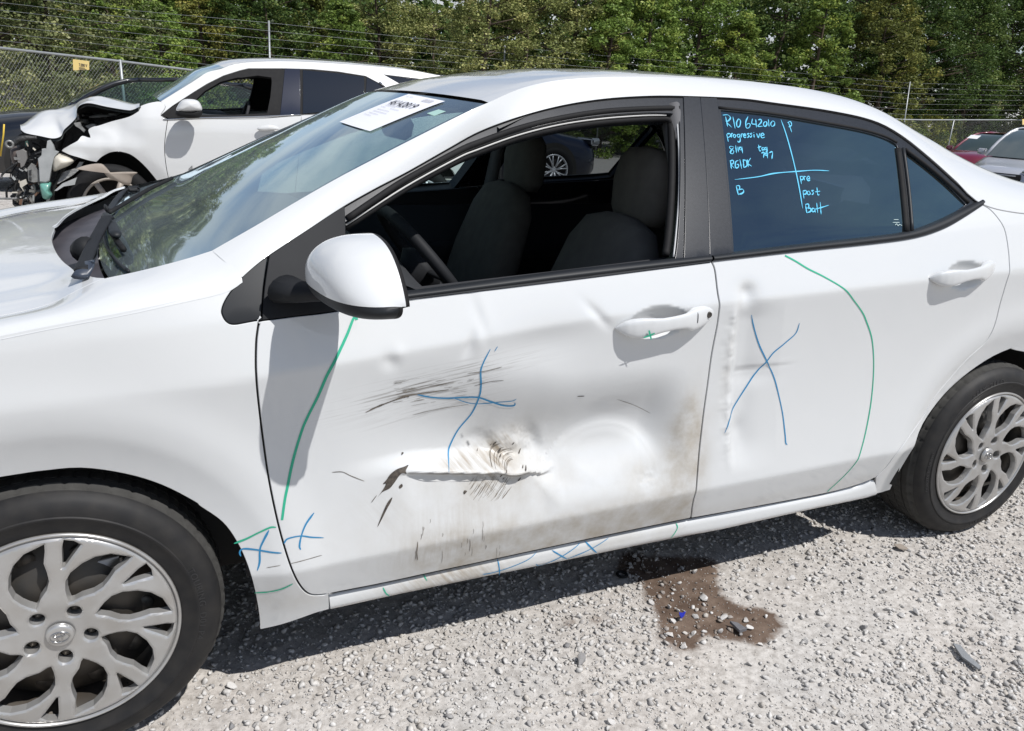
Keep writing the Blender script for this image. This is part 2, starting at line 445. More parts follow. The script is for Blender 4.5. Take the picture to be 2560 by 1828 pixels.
M_['brake'] = mat('brake_steel', (.30, .29, .28), .35, metal=.9)
M_['emblem'] = mat('emblem_chrome', (.5, .5, .5), .18, metal=1.0)
M_['galv'] = mat('galvanised', (.34, .36, .37), .45, metal=.4, var=(8, .5, (.25, .26, .27)))
M_['sign'] = mat('sign_yellow', (.68, .50, .18), .6, var=(6, .4, (.6, .5, .25)))
M_['bark'] = mat('bark', (.09, .065, .045), .9, bump=(20, .8, .02), var=(5, .6, (.05, .04, .03)))
M_['mirror_glass'] = mat('mirror_glass', (.85, .86, .86), .06, metal=1.0)

def paint(name, col, coat=1.0, rough=.38, flake=None):
    """car paint with an optional layer of dirt and scrapes driven by mesh attributes"""
    m = bpy.data.materials.new(name); m.use_nodes = True; nt = m.node_tree; b = nt.nodes['Principled BSDF']; L = nt.links
    b.inputs['Roughness'].default_value = rough; b.inputs['Coat Weight'].default_value = coat; b.inputs['Coat Roughness'].default_value = .035
    b.inputs['Coat IOR'].default_value = 1.5; b.inputs['Specular IOR Level'].default_value = .35
    t = nt.nodes.new('ShaderNodeTexCoord')
    def streaks(rot, sc, scale, lo, hi):
        mp_ = nt.nodes.new('ShaderNodeMapping'); mp_.inputs['Rotation'].default_value = rot; mp_.inputs['Scale'].default_value = sc
        r1 = nt.nodes.new('ShaderNodeMapping'); r1.inputs['Rotation'].default_value = rot
        mp_.inputs['Rotation'].default_value = (0, 0, 0)
        L.new(t.outputs['Object'], r1.inputs[0]); L.new(r1.outputs[0], mp_.inputs[0])
        nz = nt.nodes.new('ShaderNodeTexNoise'); nz.inputs['Scale'].default_value = scale; nz.inputs['Detail'].default_value = 7
        nz.inputs['Roughness'].default_value = .65; L.new(mp_.outputs[0], nz.inputs['Vector'])
        mr = nt.nodes.new('ShaderNodeMapRange'); mr.inputs['From Min'].default_value = lo; mr.inputs['From Max'].default_value = hi
        L.new(nz.outputs['Fac'], mr.inputs[0]); return mr.outputs[0]
    def math_(op, a, c_):
        n_ = nt.nodes.new('ShaderNodeMath'); n_.operation = op; n_.use_clamp = True
        for i, v in enumerate((a, c_)):
            if isinstance(v, (int, float)): n_.inputs[i].default_value = v
            else: L.new(v, n_.inputs[i])
        return n_.outputs[0]
    def attr_(nm):
        a = nt.nodes.new('ShaderNodeAttribute'); a.attribute_name = nm; return a.outputs['Fac']
    def mixc(f, a, bcol):
        x = nt.nodes.new('ShaderNodeMix'); x.data_type = 'RGBA'; L.new(f, x.inputs['Factor'])
        if isinstance(a, tuple): x.inputs['A'].default_value = (*a, 1)
        else: L.new(a, x.inputs['A'])
        x.inputs['B'].default_value = (*bcol, 1); return x.outputs['Result']
    spk = streaks((0, 0, 0), (1, 1, 1), 3.0, .3, .75)
    c0 = mixc(math_('MULTIPLY', spk, .22), col, tuple(v*.93 for v in col))
    # fine horizontal rub marks
    rub = math_('MULTIPLY', attr_('rub'), streaks((0, math.radians(8), 0), (3.0, 3.0, 90.0), 2.2, .50, .60))
    sweep = math_('MULTIPLY', attr_('scuff'), streaks((0, math.radians(-52), 0), (5.0, 5.0, 60.0), 1.6, .40, .62))
    vert = math_('MULTIPLY', attr_('drip'), streaks((0, 0, 0), (60.0, 5.0, 6.0), 1.5, .42, .66))
    haze_ = math_('MULTIPLY', attr_('dirt'), streaks((0, 0, 0), (1.5, 1, 1.5), 9.0, .25, .70))
    c1 = mixc(math_('MULTIPLY', haze_, .9), c0, (.33, .29, .23))
    c2 = mixc(math_('MULTIPLY', vert, .7), c1, (.30, .26, .21))
    c3 = mixc(math_('MULTIPLY', sweep, .85), c2, (.24, .19, .13))
    c4 = mixc(math_('MULTIPLY', rub, .8), c3, (.13, .115, .10))
    L.new(c4, b.inputs['Base Color'])
    tot = math_('ADD', math_('ADD', sweep, rub), math_('ADD', haze_, vert))
    inv = nt.nodes.new('ShaderNodeMath'); inv.operation = 'SUBTRACT'; inv.inputs[0].default_value = 1.0; L.new(tot, inv.inputs[1]); inv.use_clamp = True
    L.new(inv.outputs[0], b.inputs['Coat Weight'])
    # faint orange peel
    nz = nt.nodes.new('ShaderNodeTexNoise'); nz.inputs['Scale'].default_value = 38; nz.inputs['Detail'].default_value = 2
    L.new(t.outputs['Object'], nz.inputs['Vector'])
    bm_ = nt.nodes.new('ShaderNodeBump'); bm_.inputs['Strength'].default_value = .05; bm_.inputs['Distance'].default_value = .003
    L.new(nz.outputs['Fac'], bm_.inputs['Height']); L.new(bm_.outputs[0], b.inputs['Coat Normal'])
    return m
M_['white'] = paint('white_paint', (.578, .592, .600))
M_['white_suv'] = paint('white_paint_suv', (.585, .592, .592))
M_['black_car'] = mat('black_car_paint', (.006, .007, .010), .3, coat=1)
M_['navy'] = mat('navy_car_paint', (.005, .008, .022), .3, coat=.6)
M_['red'] = mat('red_car_paint', (.16, .012, .03), .3, coat=1)
M_['silver'] = mat('silver_car_paint', (.50, .51, .54), .35, metal=.3, coat=1)
# ------------------------------------------------------------------ the white sedan: body side surface
WID = 1.776; MID = WID/2
def srelu(u, e): return .5*(u+np.sqrt(u*u+e*e))
def sstep(a, b, x):
    t = np.clip((x-a)/(b-a), 0, 1); return t*t*(3-2*t)
ZC = ([-1, -.1, .34, .60, 1.165, 2.2, 2.6, 4], [.80, .80, .815, .84, .894, .935, .948, .99])
def zbelt(x): return .934+.0675*(x-.344)
def S(x, z):
    x = np.asarray(x, float); z = np.asarray(z, float)
    zl = .385+.016*(x-1.3); zc = np.interp(x, *ZC); m = (zl+zc)/2; h = (zc-zl)/2
    t = np.clip((z-m)/h, -1, 1); a = .017
    y = .006+a*(1-t*t)
    ex = np.where(z > zc, z-zc, np.where(z < zl, zl-z, 0)); y = y-2*a/h*ex
    k0 = 2*a/h
    kc = .14+.34*sstep(.12, .6, x)
    y = y+(k0+.30)*srelu(zl-z, .006)+(kc)*srelu(z-zc, .007)+.04*srelu(z-zc, .007)
    zb = zbelt(x); u = np.clip(z-zb, 0, 1)
    kb = .16*sstep(.15, .5, x)+.16
    y = y+kb*srelu(z-zb, .01)+.20*u*u
    y = y+.35*np.clip(-.15-x, 0, 2)**2+.16*np.clip(x-2.75, 0, 2)**2
    for cx in (0.0, 2.70):
        r = np.hypot(x-cx, z-.316)
        y = y+.24*srelu(.428-r, .012)-.005*np.exp(-((r-.47)/.05)**2)
    return y
def XZ(px, py, surf=S, y0=.02):
    y = y0
    for _ in range(14):
        p = at(px, py, y=y); y = .5*y+.5*float(surf(p[0], p[2]))
    p = at(px, py, y=y); return np.array([p[0], p[2]])
def XZs(pts, surf=S): return [XZ(a, b, surf) for a, b in pts]
def sS(a, b): return a, S(a, b), b
car = root('white_sedan', 'white four door sedan parked nearest, its dented driver side crossed with marker lines', 'car', (1.35, MID, 0))

# ---- dents
pt = {k: XZ(*v) for k, v in dict(a=(974, 905), b=(1176, 862), c0=(1195, 790), c1=(1182, 880), e0=(1470, 765), e1=(1520, 812),
      rl=(1015, 1185), rr=(1372, 1190), arc0=(1395, 1150), arc1=(1530, 1072), arc2=(1640, 1140), hc=(1648, 812), up=(1330, 880),
      tl=(900, 1060), tr=(1745, 1080), lump=(1290, 1125), lump2=(1170, 1150), lo=(1620, 1200)).items()}
def g2(x, z, c, sx, sz, rot=0.0):
    dx, dz = x-c[0], z-c[1]; c_, s_ = math.cos(rot), math.sin(rot)
    u = dx*c_+dz*s_; v = -dx*s_+dz*c_
    return np.exp(-(u/sx)**2-(v/sz)**2)
def vnoise(x, z, f, seed):
    r = np.random.default_rng(seed); s = 0
    for k in range(7):
        a = r.uniform(0, 2*math.pi); ph = r.uniform(0, 6.28); ff = f*r.uniform(.6, 1.7)
        s = s+np.sin(ff*(x*math.cos(a)+z*math.sin(a))+ph+1.3*np.sin(ff*.6*(x*math.sin(a)-z*math.cos(a))+ph*2))
    return s/7
ZRDG = lambda x: np.interp(x, [pt['rl'][0], pt['rr'][0]], [pt['rl'][1], pt['rr'][1]])
def D1(x, z):
    """front door dents, + = pushed in"""
    d = 0*x
    zr = ZRDG(x)
    side = sstep(pt['lump'][0]+.03, pt['arc0'][0]+.03, x)
    # big trough above the crush line, swinging into the round dent towards the rear edge
    zm_l = zr+.050; zm_r = pt['arc1'][1]-.035-.30*np.clip(x-pt['arc1'][0], -.1, .2)**2
    zm = zm_l*(1-side)+zm_r*side
    wu = .24-.035*side; wd = .052*(1-side)+.16*side
    A = .055*sstep(pt['tl'][0]-.06, pt['rl'][0]+.22, x)*(1-sstep(pt['tr'][0]-.16, pt['tr'][0]-.02, x))
    t = np.where(z > zm, (z-zm)/wu, (zm-z)/wd); t = np.clip(t, 0, 1)
    d = d+A*(.5+.5*np.cos(math.pi*t))**1.15
    # step below the crush line
    B_ = sstep(pt['rl'][0]-.03, pt['rl'][0]+.05, x)*(1-sstep(pt['rr'][0]-.02, pt['rr'][0]+.04, x))
    zz = zr+.004*np.sin(x*70)*sstep(pt['lump'][0]-.1, pt['lump'][0], x)
    d = d+B_*.015*sstep(.004, -.006, z-zz)*np.clip(1-(zz-z)/.14, 0, 1)**1.3
    d = d-B_*.004*np.exp(-((z-zz-.006)/.008)**2)
    # crumpled hump at the rear end of the line
    d = d-.014*g2(x, z, pt['lump']+np.array([.006, -.014]), .044, .034, -.35)+.008*g2(x, z, pt['lump']+np.array([.062, .0]), .020, .040, .5)+.006*g2(x, z, pt['lump']+np.array([-.058, .006]), .022, .026, -.3)
    d = d+.006*g2(x, z, pt['lump2']+np.array([.03, .03]), .03, .022, .4)
    cr_ = g2(x, z, pt['lump']+np.array([.0, -.008]), .085, .045)
    d = d+.0030*cr_*vnoise(x, z, 110, 3)+.0012*cr_*vnoise(x, z, 380, 4)
    # round pop edge
    ra = np.hypot((x-pt['arc1'][0]+.004)*1.0, (z-(pt['arc1'][1]-.165))*1.0)
    aa = np.arctan2(z-(pt['arc1'][1]-.165), x-pt['arc1'][0]+.004)
    arcw = sstep(.1, .75, aa)*(1-sstep(2.35, 2.9, aa))
    d = d-.0085*arcw*sstep(.030, -.028, ra-.160)*sstep(.0, .15, ra)-.0006*arcw*np.exp(-((ra-.160)/.006)**2)
    # upper small creases
    d = d+.0042*g2(x, z, pt['a'], .016, .02, .7)-.002*g2(x, z, pt['a']+np.array([.02, .018]), .014, .016)
    d = d+.0045*g2(x, z, pt['b'], .012, .028, -.35)-.003*g2(x, z, pt['b']+np.array([.022, .01]), .015, .035)
    d = d+.0022*g2(x, z, pt['c0'], .014, .05, .25)-.0010*g2(x, z, pt['c0']+np.array([.022, 0]), .016, .05, .25)
    d = d+.0058*g2(x, z, (pt['e0']+pt['e1'])/2, .040, .012, -.75)+.010*g2(x, z, pt['up']+np.array([.03, .02]), .12, .055, .08)
    d = d+.005*g2(x, z, pt['lo'], .05, .03)+.0025*g2(x, z, pt['lo'], .03, .02)*vnoise(x, z, 200, 9)
    w = g2(x, z, (pt['arc1']+pt['rl'])/2, .5, .28)
    er = g2(x, z, pt['tr']+np.array([-.035, -.02]), .035, .16)
    d = d+.0016*er*vnoise(x, z, 55, 15)+.0006*er*vnoise(x, z, 160, 16)
    # stretch creases running out of the hump
    for (p_, q_), a_ in ((((1362, 1186), (1430, 1110)), .0026), (((1225, 1176), (1165, 1100)), .0014)):
        a0, b0 = XZ(p_[0], p_[1]), XZ(q_[0], q_[1]); u = b0-a0; L_ = np.linalg.norm(u); u = u/L_; s_ = (x-a0[0])*u[0]+(z-a0[1])*u[1]; n_ = -(x-a0[0])*u[1]+(z-a0[1])*u[0]
        d = d+a_*np.exp(-(n_/.011)**2)*np.clip(1-np.abs(s_/L_-.45)/.6, 0, 1)*np.sign(n_+.0001)
    return d+.0010*w*vnoise(x, z, 26, 5)
def cup(x, z, c, sx=.088, sz=.043, dep=.022):
    r = ((x-c[0])/sx)**2+((z-c[1])/sz)**2
    return dep*np.clip(1-r, 0, 1)**1.25
pr = {k: XZ(*v) for k, v in dict(top=(1872, 738), r0=(1842, 760), r1=(1826, 1180), h0=(1840, 932), h1=(2000, 930), low=(1850, 1075), hc=(2415, 690)).items()}
def D2(x, z):
    xr = np.interp(z, [pr['r1'][1], pr['r0'][1]], [pr['r1'][0], pr['r0'][0]])
    w = sstep(pr['r1'][1]-.01, pr['r1'][1]+.09, z)*(1-sstep(pr['r0'][1]-.05, pr['r0'][1]+.02, z))
    d = .012*w*sstep(-.012, .024, x-xr)*np.clip(1-(x-xr)/.16, 0, 1)
    d = d-.0030*w*np.exp(-((x-xr)/.014)**2)*(1+.30*np.sin(z*70+3*np.sin(z*31)))
    d = d+.0030*w*np.exp(-((x-xr+.006)/.022)**2)*vnoise(x*.5, z, 75, 12)+.0012*w*np.exp(-((x-xr+.010)/.022)**2)*vnoise(x*.5, z, 210, 13)
    d = d+.010*g2(x, z, pr['top'], .030, .032)*sstep(-.03, .02, pr['top'][1]+.03-z)+.006*g2(x, z, pr['top']+np.array([.0, .0]), .02, .02)
    d = d+.0035*w*np.exp(-((x-xr-.050)/.03)**2)
    hz = pr['h0'][1]+(x-pr['h0'][0])*.03
    d = d+.0014*sstep(pr['h0'][0]-.01, pr['h0'][0]+.02, x)*(1-sstep(pr['h1'][0]-.12, pr['h1'][0], x))*(np.exp(-((z-hz)/.006)**2)-.6*np.exp(-((z-hz-.014)/.008)**2))
    d = d+.006*g2(x, z, pr['h0']+np.array([.06, -.012]), .07, .03)
    d = d+.0045*g2(x, z, pr['low'], .02, .03)
    return d
HC1 = XZ(1648, 806); HC2 = XZ(2418, 690)
def sD1(a, b): return a, S(a, b)+D1(a, b)+cup(a, b, HC1), b
def sD2(a, b): return a, S(a, b)+D2(a, b)+cup(a, b, HC2), b

# ---- outlines (photograph pixels -> the body side)
FG = C('Y5', (352, 318), (335, 420), (325, 520), (322, 700), (330, 850), (350, 1050), (380, 1290))+C('Y2', (385, 230), (430, 450), (470, 600), (510, 720), (548, 800), (590, 850), (640, 867), (722, 861))
DB1 = [(823, 1486), (948, 1461), (1083, 1432), (1200, 1407), (1359, 1373), (1538, 1335), (1728, 1296)]
BG = [(1779, 653), (1788, 676), (1795, 732), (1799, 774), (1793, 818), (1780, 885), (1769, 966), (1757, 1055), (1744, 1190), (1735, 1248), (1728, 1296)]
BELT1 = [(650, 801), (740, 789), (831, 778), (1022, 746), (1100, 737), (1445, 695), (1779, 653)]
BELT2 = [(1779, 652), (1971, 630), (2182, 608), (2287, 593), (2358, 570), (2410, 541), (2456, 511)]
DB2 = [(1728, 1296), (1900, 1265), (2059, 1235), (2130, 1217), (2165, 1205), (2189, 1194)]
RG = [(2456, 511), (2477, 525), (2498, 549), (2514, 581), (2522, 630), (2524, 659), (2519, 698), (2504, 748), (2489, 807), (2464, 856), (2420, 896), (2376, 945), (2336, 994), (2307, 1043), (2272, 1093), (2243, 1132), (2213, 1171), (2189, 1194)]
o_front = loop(XZs(BG)[::-1][::1], XZs(BELT1)[::-1], XZs(FG), XZs(DB1), n=4)
def dirt1(x, z):
    w = g2(x, z, (pt['rl']+pt['rr'])/2+np.array([.05, -.03]), .26, .07)*.45+g2(x, z, pt['tr']+np.array([-.03, -.05]), .05, .15)*1.1
    w = w+1.0*sstep(.43, .34, z)*sstep(.62, .8, x)+1.1*g2(x, z, XZ(1715, 1120), .035, .13)+.7*g2(x, z, pt['lo'], .08, .05)+.5*g2(x, z, pt['lump'], .12, .09)
    w = w+.28*g2(x, z, np.array([pt['rl'][0]+.12, .40]), .32, .09)
    return np.clip(w, 0, 1)
def scuff1(x, z):
    w = .9*g2(x, z, pt['lump']+np.array([-.030, -.012]), .050, .022, .85)+.55*g2(x, z, pt['lump']+np.array([-.05, -.065]), .06, .035, .8)
    w = w+.9*g2(x, z, pt['lump2']+np.array([-.01, -.012]), .06, .02)+.12*g2(x, z, pt['rl']+np.array([-.05, -.09]), .05, .07, 1.0)
    return np.clip(w, 0, 1)
def rub1(x, z):
    c_ = XZ(1090, 962); w = 1.1*g2(x, z, c_, .17, .030, .17)+.5*g2(x, z, XZ(1090, 1030), .12, .014, .14)
    return np.clip(w, 0, 1)
def drip1(x, z):
    c_ = XZ(1140, 1330); w = .40*g2(x, z, c_, .12, .07)+.35*g2(x, z, XZ(1080, 1385), .12, .035)+.25*g2(x, z, XZ(1350, 1330), .2, .025)
    return np.clip(w, 0, 1)
fdoor = panel('front_door', o_front, sD1, M_['white'], car, h=.0062, gap=.0040, depth=.022,
              attr=dict(dirt=dirt1, scuff=scuff1, rub=rub1, drip=drip1), label='dented and scraped front door skin')
o_rear = loop(XZs(BELT2)[::-1], XZs(BG), XZs(DB2), XZs(RG)[::-1], n=4)
def dirt2(x, z): return np.clip(.7*g2(x, z, XZ(1752, 1180), .03, .16)+.35*sstep(.34, .30, z)+.3*g2(x, z, XZ(1822, 900), .02, .12), 0, 1)
rdoor = panel('rear_door', o_rear, sD2, M_['white'], car, h=.0080, gap=.0030, depth=.022, attr=dict(dirt=dirt2), label='rear door skin dented along its front edge')
# far side skins (undented)
panel('front_door', o_front, sS, M_['white'], car, h=.05, gap=.0022, far=WID, only_far=True)
panel('rear_door', o_rear, sS, M_['white'], car, h=.05, gap=.0022, far=WID, only_far=True)

# ---- fender side
ARCH_R = [(648, 1576), (646, 1539), (634, 1472), (617, 1414), (590, 1355), (554, 1306), (500, 1268), (484, 1255), (403, 1214), (314, 1187), (202, 1172)]
ar = XZs(ARCH_R); ar.append(np.array([0.0, ar[-1][1]+.003]))
al = [np.array([-p[0], p[1]]) for p in ar[::-1][1:]]; al[-1] = np.array([-.385, .22])
SH = [XZ(*p) for p in ((20, 832), (160, 804), (300, 778), (430, 750), (560, 720), (605, 693))]
SHF = [np.array([-.85, .74]), np.array([-.62, .80]), np.array([-.4, .862]), np.array([-.2, .905])]+SH
TRI = C('Z5', (1755, 735), (1650, 880), (1612, 965), (1618, 1015), (1650, 1060), (1700, 1075), (1800, 1058), (1895, 1040))
fbot = [(823, 1486), (825, 1524), (769, 1541), (700, 1560), (648, 1576)]
TRI3 = XZs(TRI)
o_fender = loop(SHF, TRI3+[], XZs([TRI[-1], (648, 800)]), XZs(FG), XZs([fbot[0], fbot[1]]), XZs([fbot[1], fbot[2], fbot[4]]), ar, al, [al[-1], np.array([-.85, .30])], [np.array([-.85, .30]), np.array([-.85, .74])], n=4)
fend = panel('front_fender', o_fender, sS, M_['white'], car, h=.012, gap=.0032, depth=.03, far=WID,
             attr=dict(dirt=lambda x, z: np.clip(.5*g2(x, z, XZ(700, 1500), .1, .05), 0, 1)))
fend = fend[0]
# fender top: from the shoulder crease to the bonnet gap and the windscreen base
SH3 = np.array([[p[0], S(p[0], p[1]-.009)-.0005, p[1]-.009] for p in catmull(SHF, 6)])
EDGE = [np.array([-.85, .28, .752]), np.array([-.6, .22, .81]), np.array([-.35, .18, .872]), np.array([-.17, .155, .915]), at(0, 790, y=.14), at(120, 762, y=.135), at(190, 728, y=.135), at(245, 702, y=.14), at(268, 695, y=.14), at(330, 682, y=.142), at(400, 665, y=.142), at(470, 646, y=.142), at(530, 627, y=.14)]
ED3 = np.array(catmull(EDGE, 5))
def strip(name, A, B_, parent, m, n=60, k=8, tang=None, far=True, bulge=0.0, **kw):
    """bent sheet between two 3D curves; tang(p) gives the direction in which it leaves A"""
    A = resample(A, n); B_ = resample(B_, n); G = []
    for a, b in zip(A, B_):
        L_ = np.linalg.norm(b-a); c_ = a+tang(a)*L_*bulge if tang is not None else (a+b)/2
        G.append([(1-t)**2*a+2*t*(1-t)*c_+t*t*b for t in np.linspace(0, 1, k)])
    G = np.array(G); mb = MB(); mb.grid(G[:, ::-1]); o = mb.build(name, m, parent, **kw)
    if far:
        G2 = G.copy(); G2[:, :, 1] = WID-G2[:, :, 1]; mb = MB(); mb.grid(G2); mb.build(name, m, parent, **kw)
    return o, G
def tS(p):
    e = .01; d = np.array([0, S(p[0], p[2]+e)-S(p[0], p[2]), e]); return d/np.linalg.norm(d)
strip('fender_top', SH3, ED3, car, M_['white'], n=90, k=10, tang=lambda p: np.array([0, .25, .97]), bulge=.30)

# ---- A pillar, roof rail and C pillar as one bent strip
FPX = [(605, 693), (638, 664), (674, 637), (770, 574), (862, 514), (940, 470), (1017, 430), (1121, 371), (1200, 328), (1303, 290), (1407, 263), (1510, 247), (1614, 240), (1707, 240), (1850, 246), (1936, 257), (2076, 277), (2182, 301), (2252, 337), (2323, 393), (2393, 456), (2449, 505)]
FXZ = [XZ(*p) for p in FPX]
FEXT = FXZ+[np.array([2.62, 1.115]), np.array([2.9, 1.10]), np.array([3.2, 1.09])]
F3 = np.array([[p[0], S(p[0], p[1]-.004*(p[0] > 2.43))-.0012, p[1]-.004*(p[0] > 2.43)] for p in catmull(FEXT, 5)])
U = [at(530, 627, y=.14), at(647, 560, y=.165), at(745, 502, y=.19), at(845, 445, y=.212), at(940, 395, y=.235), at(1017, 355, y=.25), at(1155, 286, y=.282), at(1222, 256, y=.30)]
UR = [np.array(v) for v in ((1.10, .345, 1.392), (1.25, .372, 1.418), (1.5, .392, 1.436), (1.85, .395, 1.440), (2.10, .378, 1.424), (2.26, .335, 1.386), (2.42, .30, 1.322), (2.60, .285, 1.258), (2.85, .28, 1.182), (3.2, .31, 1.10))]
U3 = np.array(catmull(U+UR, 5))
# match the two curves by x so that sections stay square to the car
xs_ = np.r_[np.linspace(FXZ[0][0], 1.0, 50), np.linspace(1.02, 3.18, 90)]
s_F = np.array([[np.interp(x, F3[:, 0], F3[:, k]) for k in range(3)] for x in xs_])
tu = np.r_[np.linspace(0, 1, 50)]
ux0, ux1 = U3[0, 0], 1.0
xu = np.r_[np.linspace(ux0, 1.0, 50), np.linspace(1.02, 3.18, 90)]
s_U = np.array([[np.interp(x, U3[:, 0], U3[:, k]) for k in range(3)] for x in xu])
G = []
for i, (a, b) in enumerate(zip(s_F, s_U)):
    L_ = np.linalg.norm(b-a); w = sstep(.9, 1.15, a[0])
    c_ = (a+b)/2*(1-w)+(a+tS(a)*L_*.50)*w
    if w < 1: c_ = c_+np.array([-.35, -.65, .55])*.014*(1-w)
    ts = np.r_[0, np.linspace(.02, 1, 13)]
    G.append([(1-t)**2*a+2*t*(1-t)*c_+t*t*b for t in ts])
G = np.array(G)
# lower edge rolls in towards the door frame
lip = G[:, 0]+np.array([0, .012, .002]); G1 = np.concatenate([lip[:, None], G], 1)
mb = MB(); mb.grid(G1[:, ::-1]); pillar = mb.build('roof_rail', M_['white'], car)
G2 = G1.copy(); G2[:, :, 1] = WID-G2[:, :, 1]; mb = MB(); mb.grid(G2); mb.build('roof_rail', M_['white'], car)

# ---- roof skin
RX = np.linspace(.985, 2.20, 60); rows = []
for x in RX:
    u = np.array([np.interp(x, U3[:, 0], U3[:, k]) for k in (1, 2)])
    crown = np.interp(x, [.95, 1.1, 1.3, 1.6, 1.95, 2.2], [.014, .022, .026, .024, .018, .012])
    row = []
    for s_ in np.linspace(0, 1, 33):
        y = u[0]+(WID-2*u[0])*s_; q = 2*s_-1
        dx = -.075*(1-q*q)*np.interp(x, [.985, 1.15], [1, 0])
        row.append([x+dx, y, u[1]+crown*(1-abs(q)**2.4)-.004*math.exp(-((1-abs(q))/.03)**2)])
    rows.append(row)
mb = MB(); mb.grid(np.array(rows)[::-1]); roofo = mb.build('roof', M_['white'], car)
# rear window and boot lid (behind the frame edge)
rows = []
for x in np.linspace(2.20, 2.95, 20):
    u = np.array([np.interp(x, U3[:, 0], U3[:, k]) for k in (1, 2)])
    rows.append([[x+.10*(1-(2*s_-1)**2), u[0]+(WID-2*u[0])*s_, u[1]+.012*(1-(2*s_-1)**2)-.16*sstep(2.3, 2.95, x)*0] for s_ in np.linspace(0, 1, 17)])
mb = MB(); mb.grid(np.array(rows)[::-1]); mb.build('rear_window', M_['darkglass'], car)
rows = []
for x, z in ((2.94, 1.17), (3.05, 1.10), (3.3, 1.085), (3.52, 1.08), (3.60, 1.02), (3.62, .80), (3.68, .62), (3.66, .35), (3.55, .24)):
    y0_ = .25 if x < 3.3 else .27
    if z < .7: y0_ = .20
    rows.append([[x+.05*(1-(2*s_-1)**2), y0_+(WID-2*y0_)*s_, z+.02*(1-(2*s_-1)**2)] for s_ in np.linspace(0, 1, 13)])
mb = MB(); mb.grid(np.array(rows)[::-1]); mb.build('boot_lid', M_['white'], car)

# ---- quarter panel
arr = [np.array([2.70-(p[0]), p[1]]) for p in ar]      # mirrored front arch as a first guess
QA = XZs([(2225, 1226), (2253, 1171), (2297, 1083), (2346, 1004), (2405, 945), (2484, 891), (2552, 864)])
qa2 = [np.array([2.70+.365*math.cos(t), .316+.365*math.sin(t)]) for t in np.radians([88, 60, 30, 5, -12])]
top_q = [np.array([p[0], p[1]]) for p in FEXT if p[0] > FXZ[-1][0]+.01]
o_quarter = loop([XZ(2449, 505)]+top_q, [top_q[-1], np.array([3.55, 1.02])], [np.array([3.55, 1.02]), np.array([3.58, .30])], [np.array([3.58, .30]), qa2[-1]], qa2[::-1]+QA[::-1], XZs([(2225, 1226), (2189, 1235)]), XZs([(2189, 1235), (2189, 1194)]), XZs(RG)[::-1], n=4)
panel('quarter_panel', o_quarter, sS, M_['white'], car, h=.016, gap=.0028, depth=.03, far=WID)
# ---- rocker
rk_top = DB1+DB2[1:]; rk_bot = [(825, 1524), (1000, 1485), (1180, 1447), (1359, 1410), (1538, 1372), (1700, 1339), (1800, 1320), (2000, 1276), (2120, 1250), (2187, 1235)]
o_rock = loop(XZs(rk_bot), XZs([(2187, 1235), (2189, 1196)]), XZs(rk_top)[::-1], XZs([(823, 1486), (825, 1524)]), n=4)
rt = np.array(XZs(rk_top)); rb = np.array(XZs(rk_bot))
def sR(a, b):
    zt = np.interp(a, rt[:, 0], rt[:, 1]); zb_ = np.interp(a, rb[:, 0], rb[:, 1]); t = np.clip((b-zb_)/(zt-zb_), 0, 1)
    y = S(1.3+0*a, np.minimum(zt, .31))+.004+.012*np.abs(2*t-.9)**3.5+.008*sstep(.80, 1.0, t)+.004*sstep(rb[-1, 0]-.10, rb[-1, 0], a)
    return a, y, b
rock = panel('rocker_panel', o_rock, sR, M_['white'], car, h=.010, gap=.0018, depth=.03, far=WID,
      attr=dict(dirt=lambda x, z: np.clip(1.0*g2(x, z, XZ(1130, 1440), .16, .1)+.5*g2(x, z, XZ(1560, 1360), .2, .1), 0, 1),
                scuff=lambda x, z: np.clip(.8*g2(x, z, XZ(1120, 1445), .13, .04), 0, 1)))
rock = rock[0]
# black fill behind the panel gaps, their shade put in as colour
for cv in (FG+DB1, BG, RG[2:]+[(2189, 1200)], DB2):
    q = np.array(catmull([XZ(*p) for p in cv], 3)); P = np.stack([q[:, 0], S(q[:, 0], q[:, 1])+.0125, q[:, 1]], -1)
    MB().tube(P, .0075, 6).build('gap_dark_fill', M_['rubber'], car)

# ---- bonnet
HXe = np.array([p[0] for p in ED3]); HZe = np.array([p[2] for p in ED3]); HYe = np.array([p[1] for p in ED3])
def Hd(x, y):
    x = np.asarray(x, float); ze = np.interp(x, HXe, HZe); ye = np.interp(x, HXe, HYe)
    q = np.clip(np.abs(y-MID)/(MID-ye), 0, 1.05)
    z = ze+.030*(1-q**2.5)*1.3*np.interp(x, [-.85, -.3, .1], [.5, 1, 1])
    z = z-.004*np.exp(-((q-.80)/.06)**2)*np.interp(x, [-.8, .1], [1, .6])+.002*np.exp(-((q-.93)/.05)**2)
    return z
def onz(px, py, f, z0=.98):
    z = z0
    for _ in range(30):
        p = at(px, py, z=z); z = .6*z+.4*float(f(p[0], p[1]))
    return at(px, py, z=z)
HG = [(268, 695), (245, 702), (190, 728), (120, 762), (0, 790)]
trail = C('W4', (900, 1382), (720, 1358), (560, 1310), (420, 1230), (300, 1130), (215, 1010), (168, 890), (165, 810), (200, 710))
tr3 = [onz(*p, Hd)[:2] for p in trail]
tr_half = [p for p in tr3 if p[1] < MID-.02]
cx = min(p[0] for p in tr_half)
trl = tr_half+[np.array([cx-.008, MID])]+[np.array([p[0], WID-p[1]]) for p in tr_half[::-1]]
edge_n = [np.array([p[0], p[1]]) for p in ED3 if p[0] < tr_half[0][0]-.004]
edge_f = [np.array([p[0], WID-p[1]]) for p in edge_n]
o_hood = loop(edge_n, [edge_n[-1], tr_half[0]], trl, [trl[-1], edge_f[-1]], edge_f[::-1], [edge_f[0], np.array([-.95, MID]), edge_n[0]], n=3)
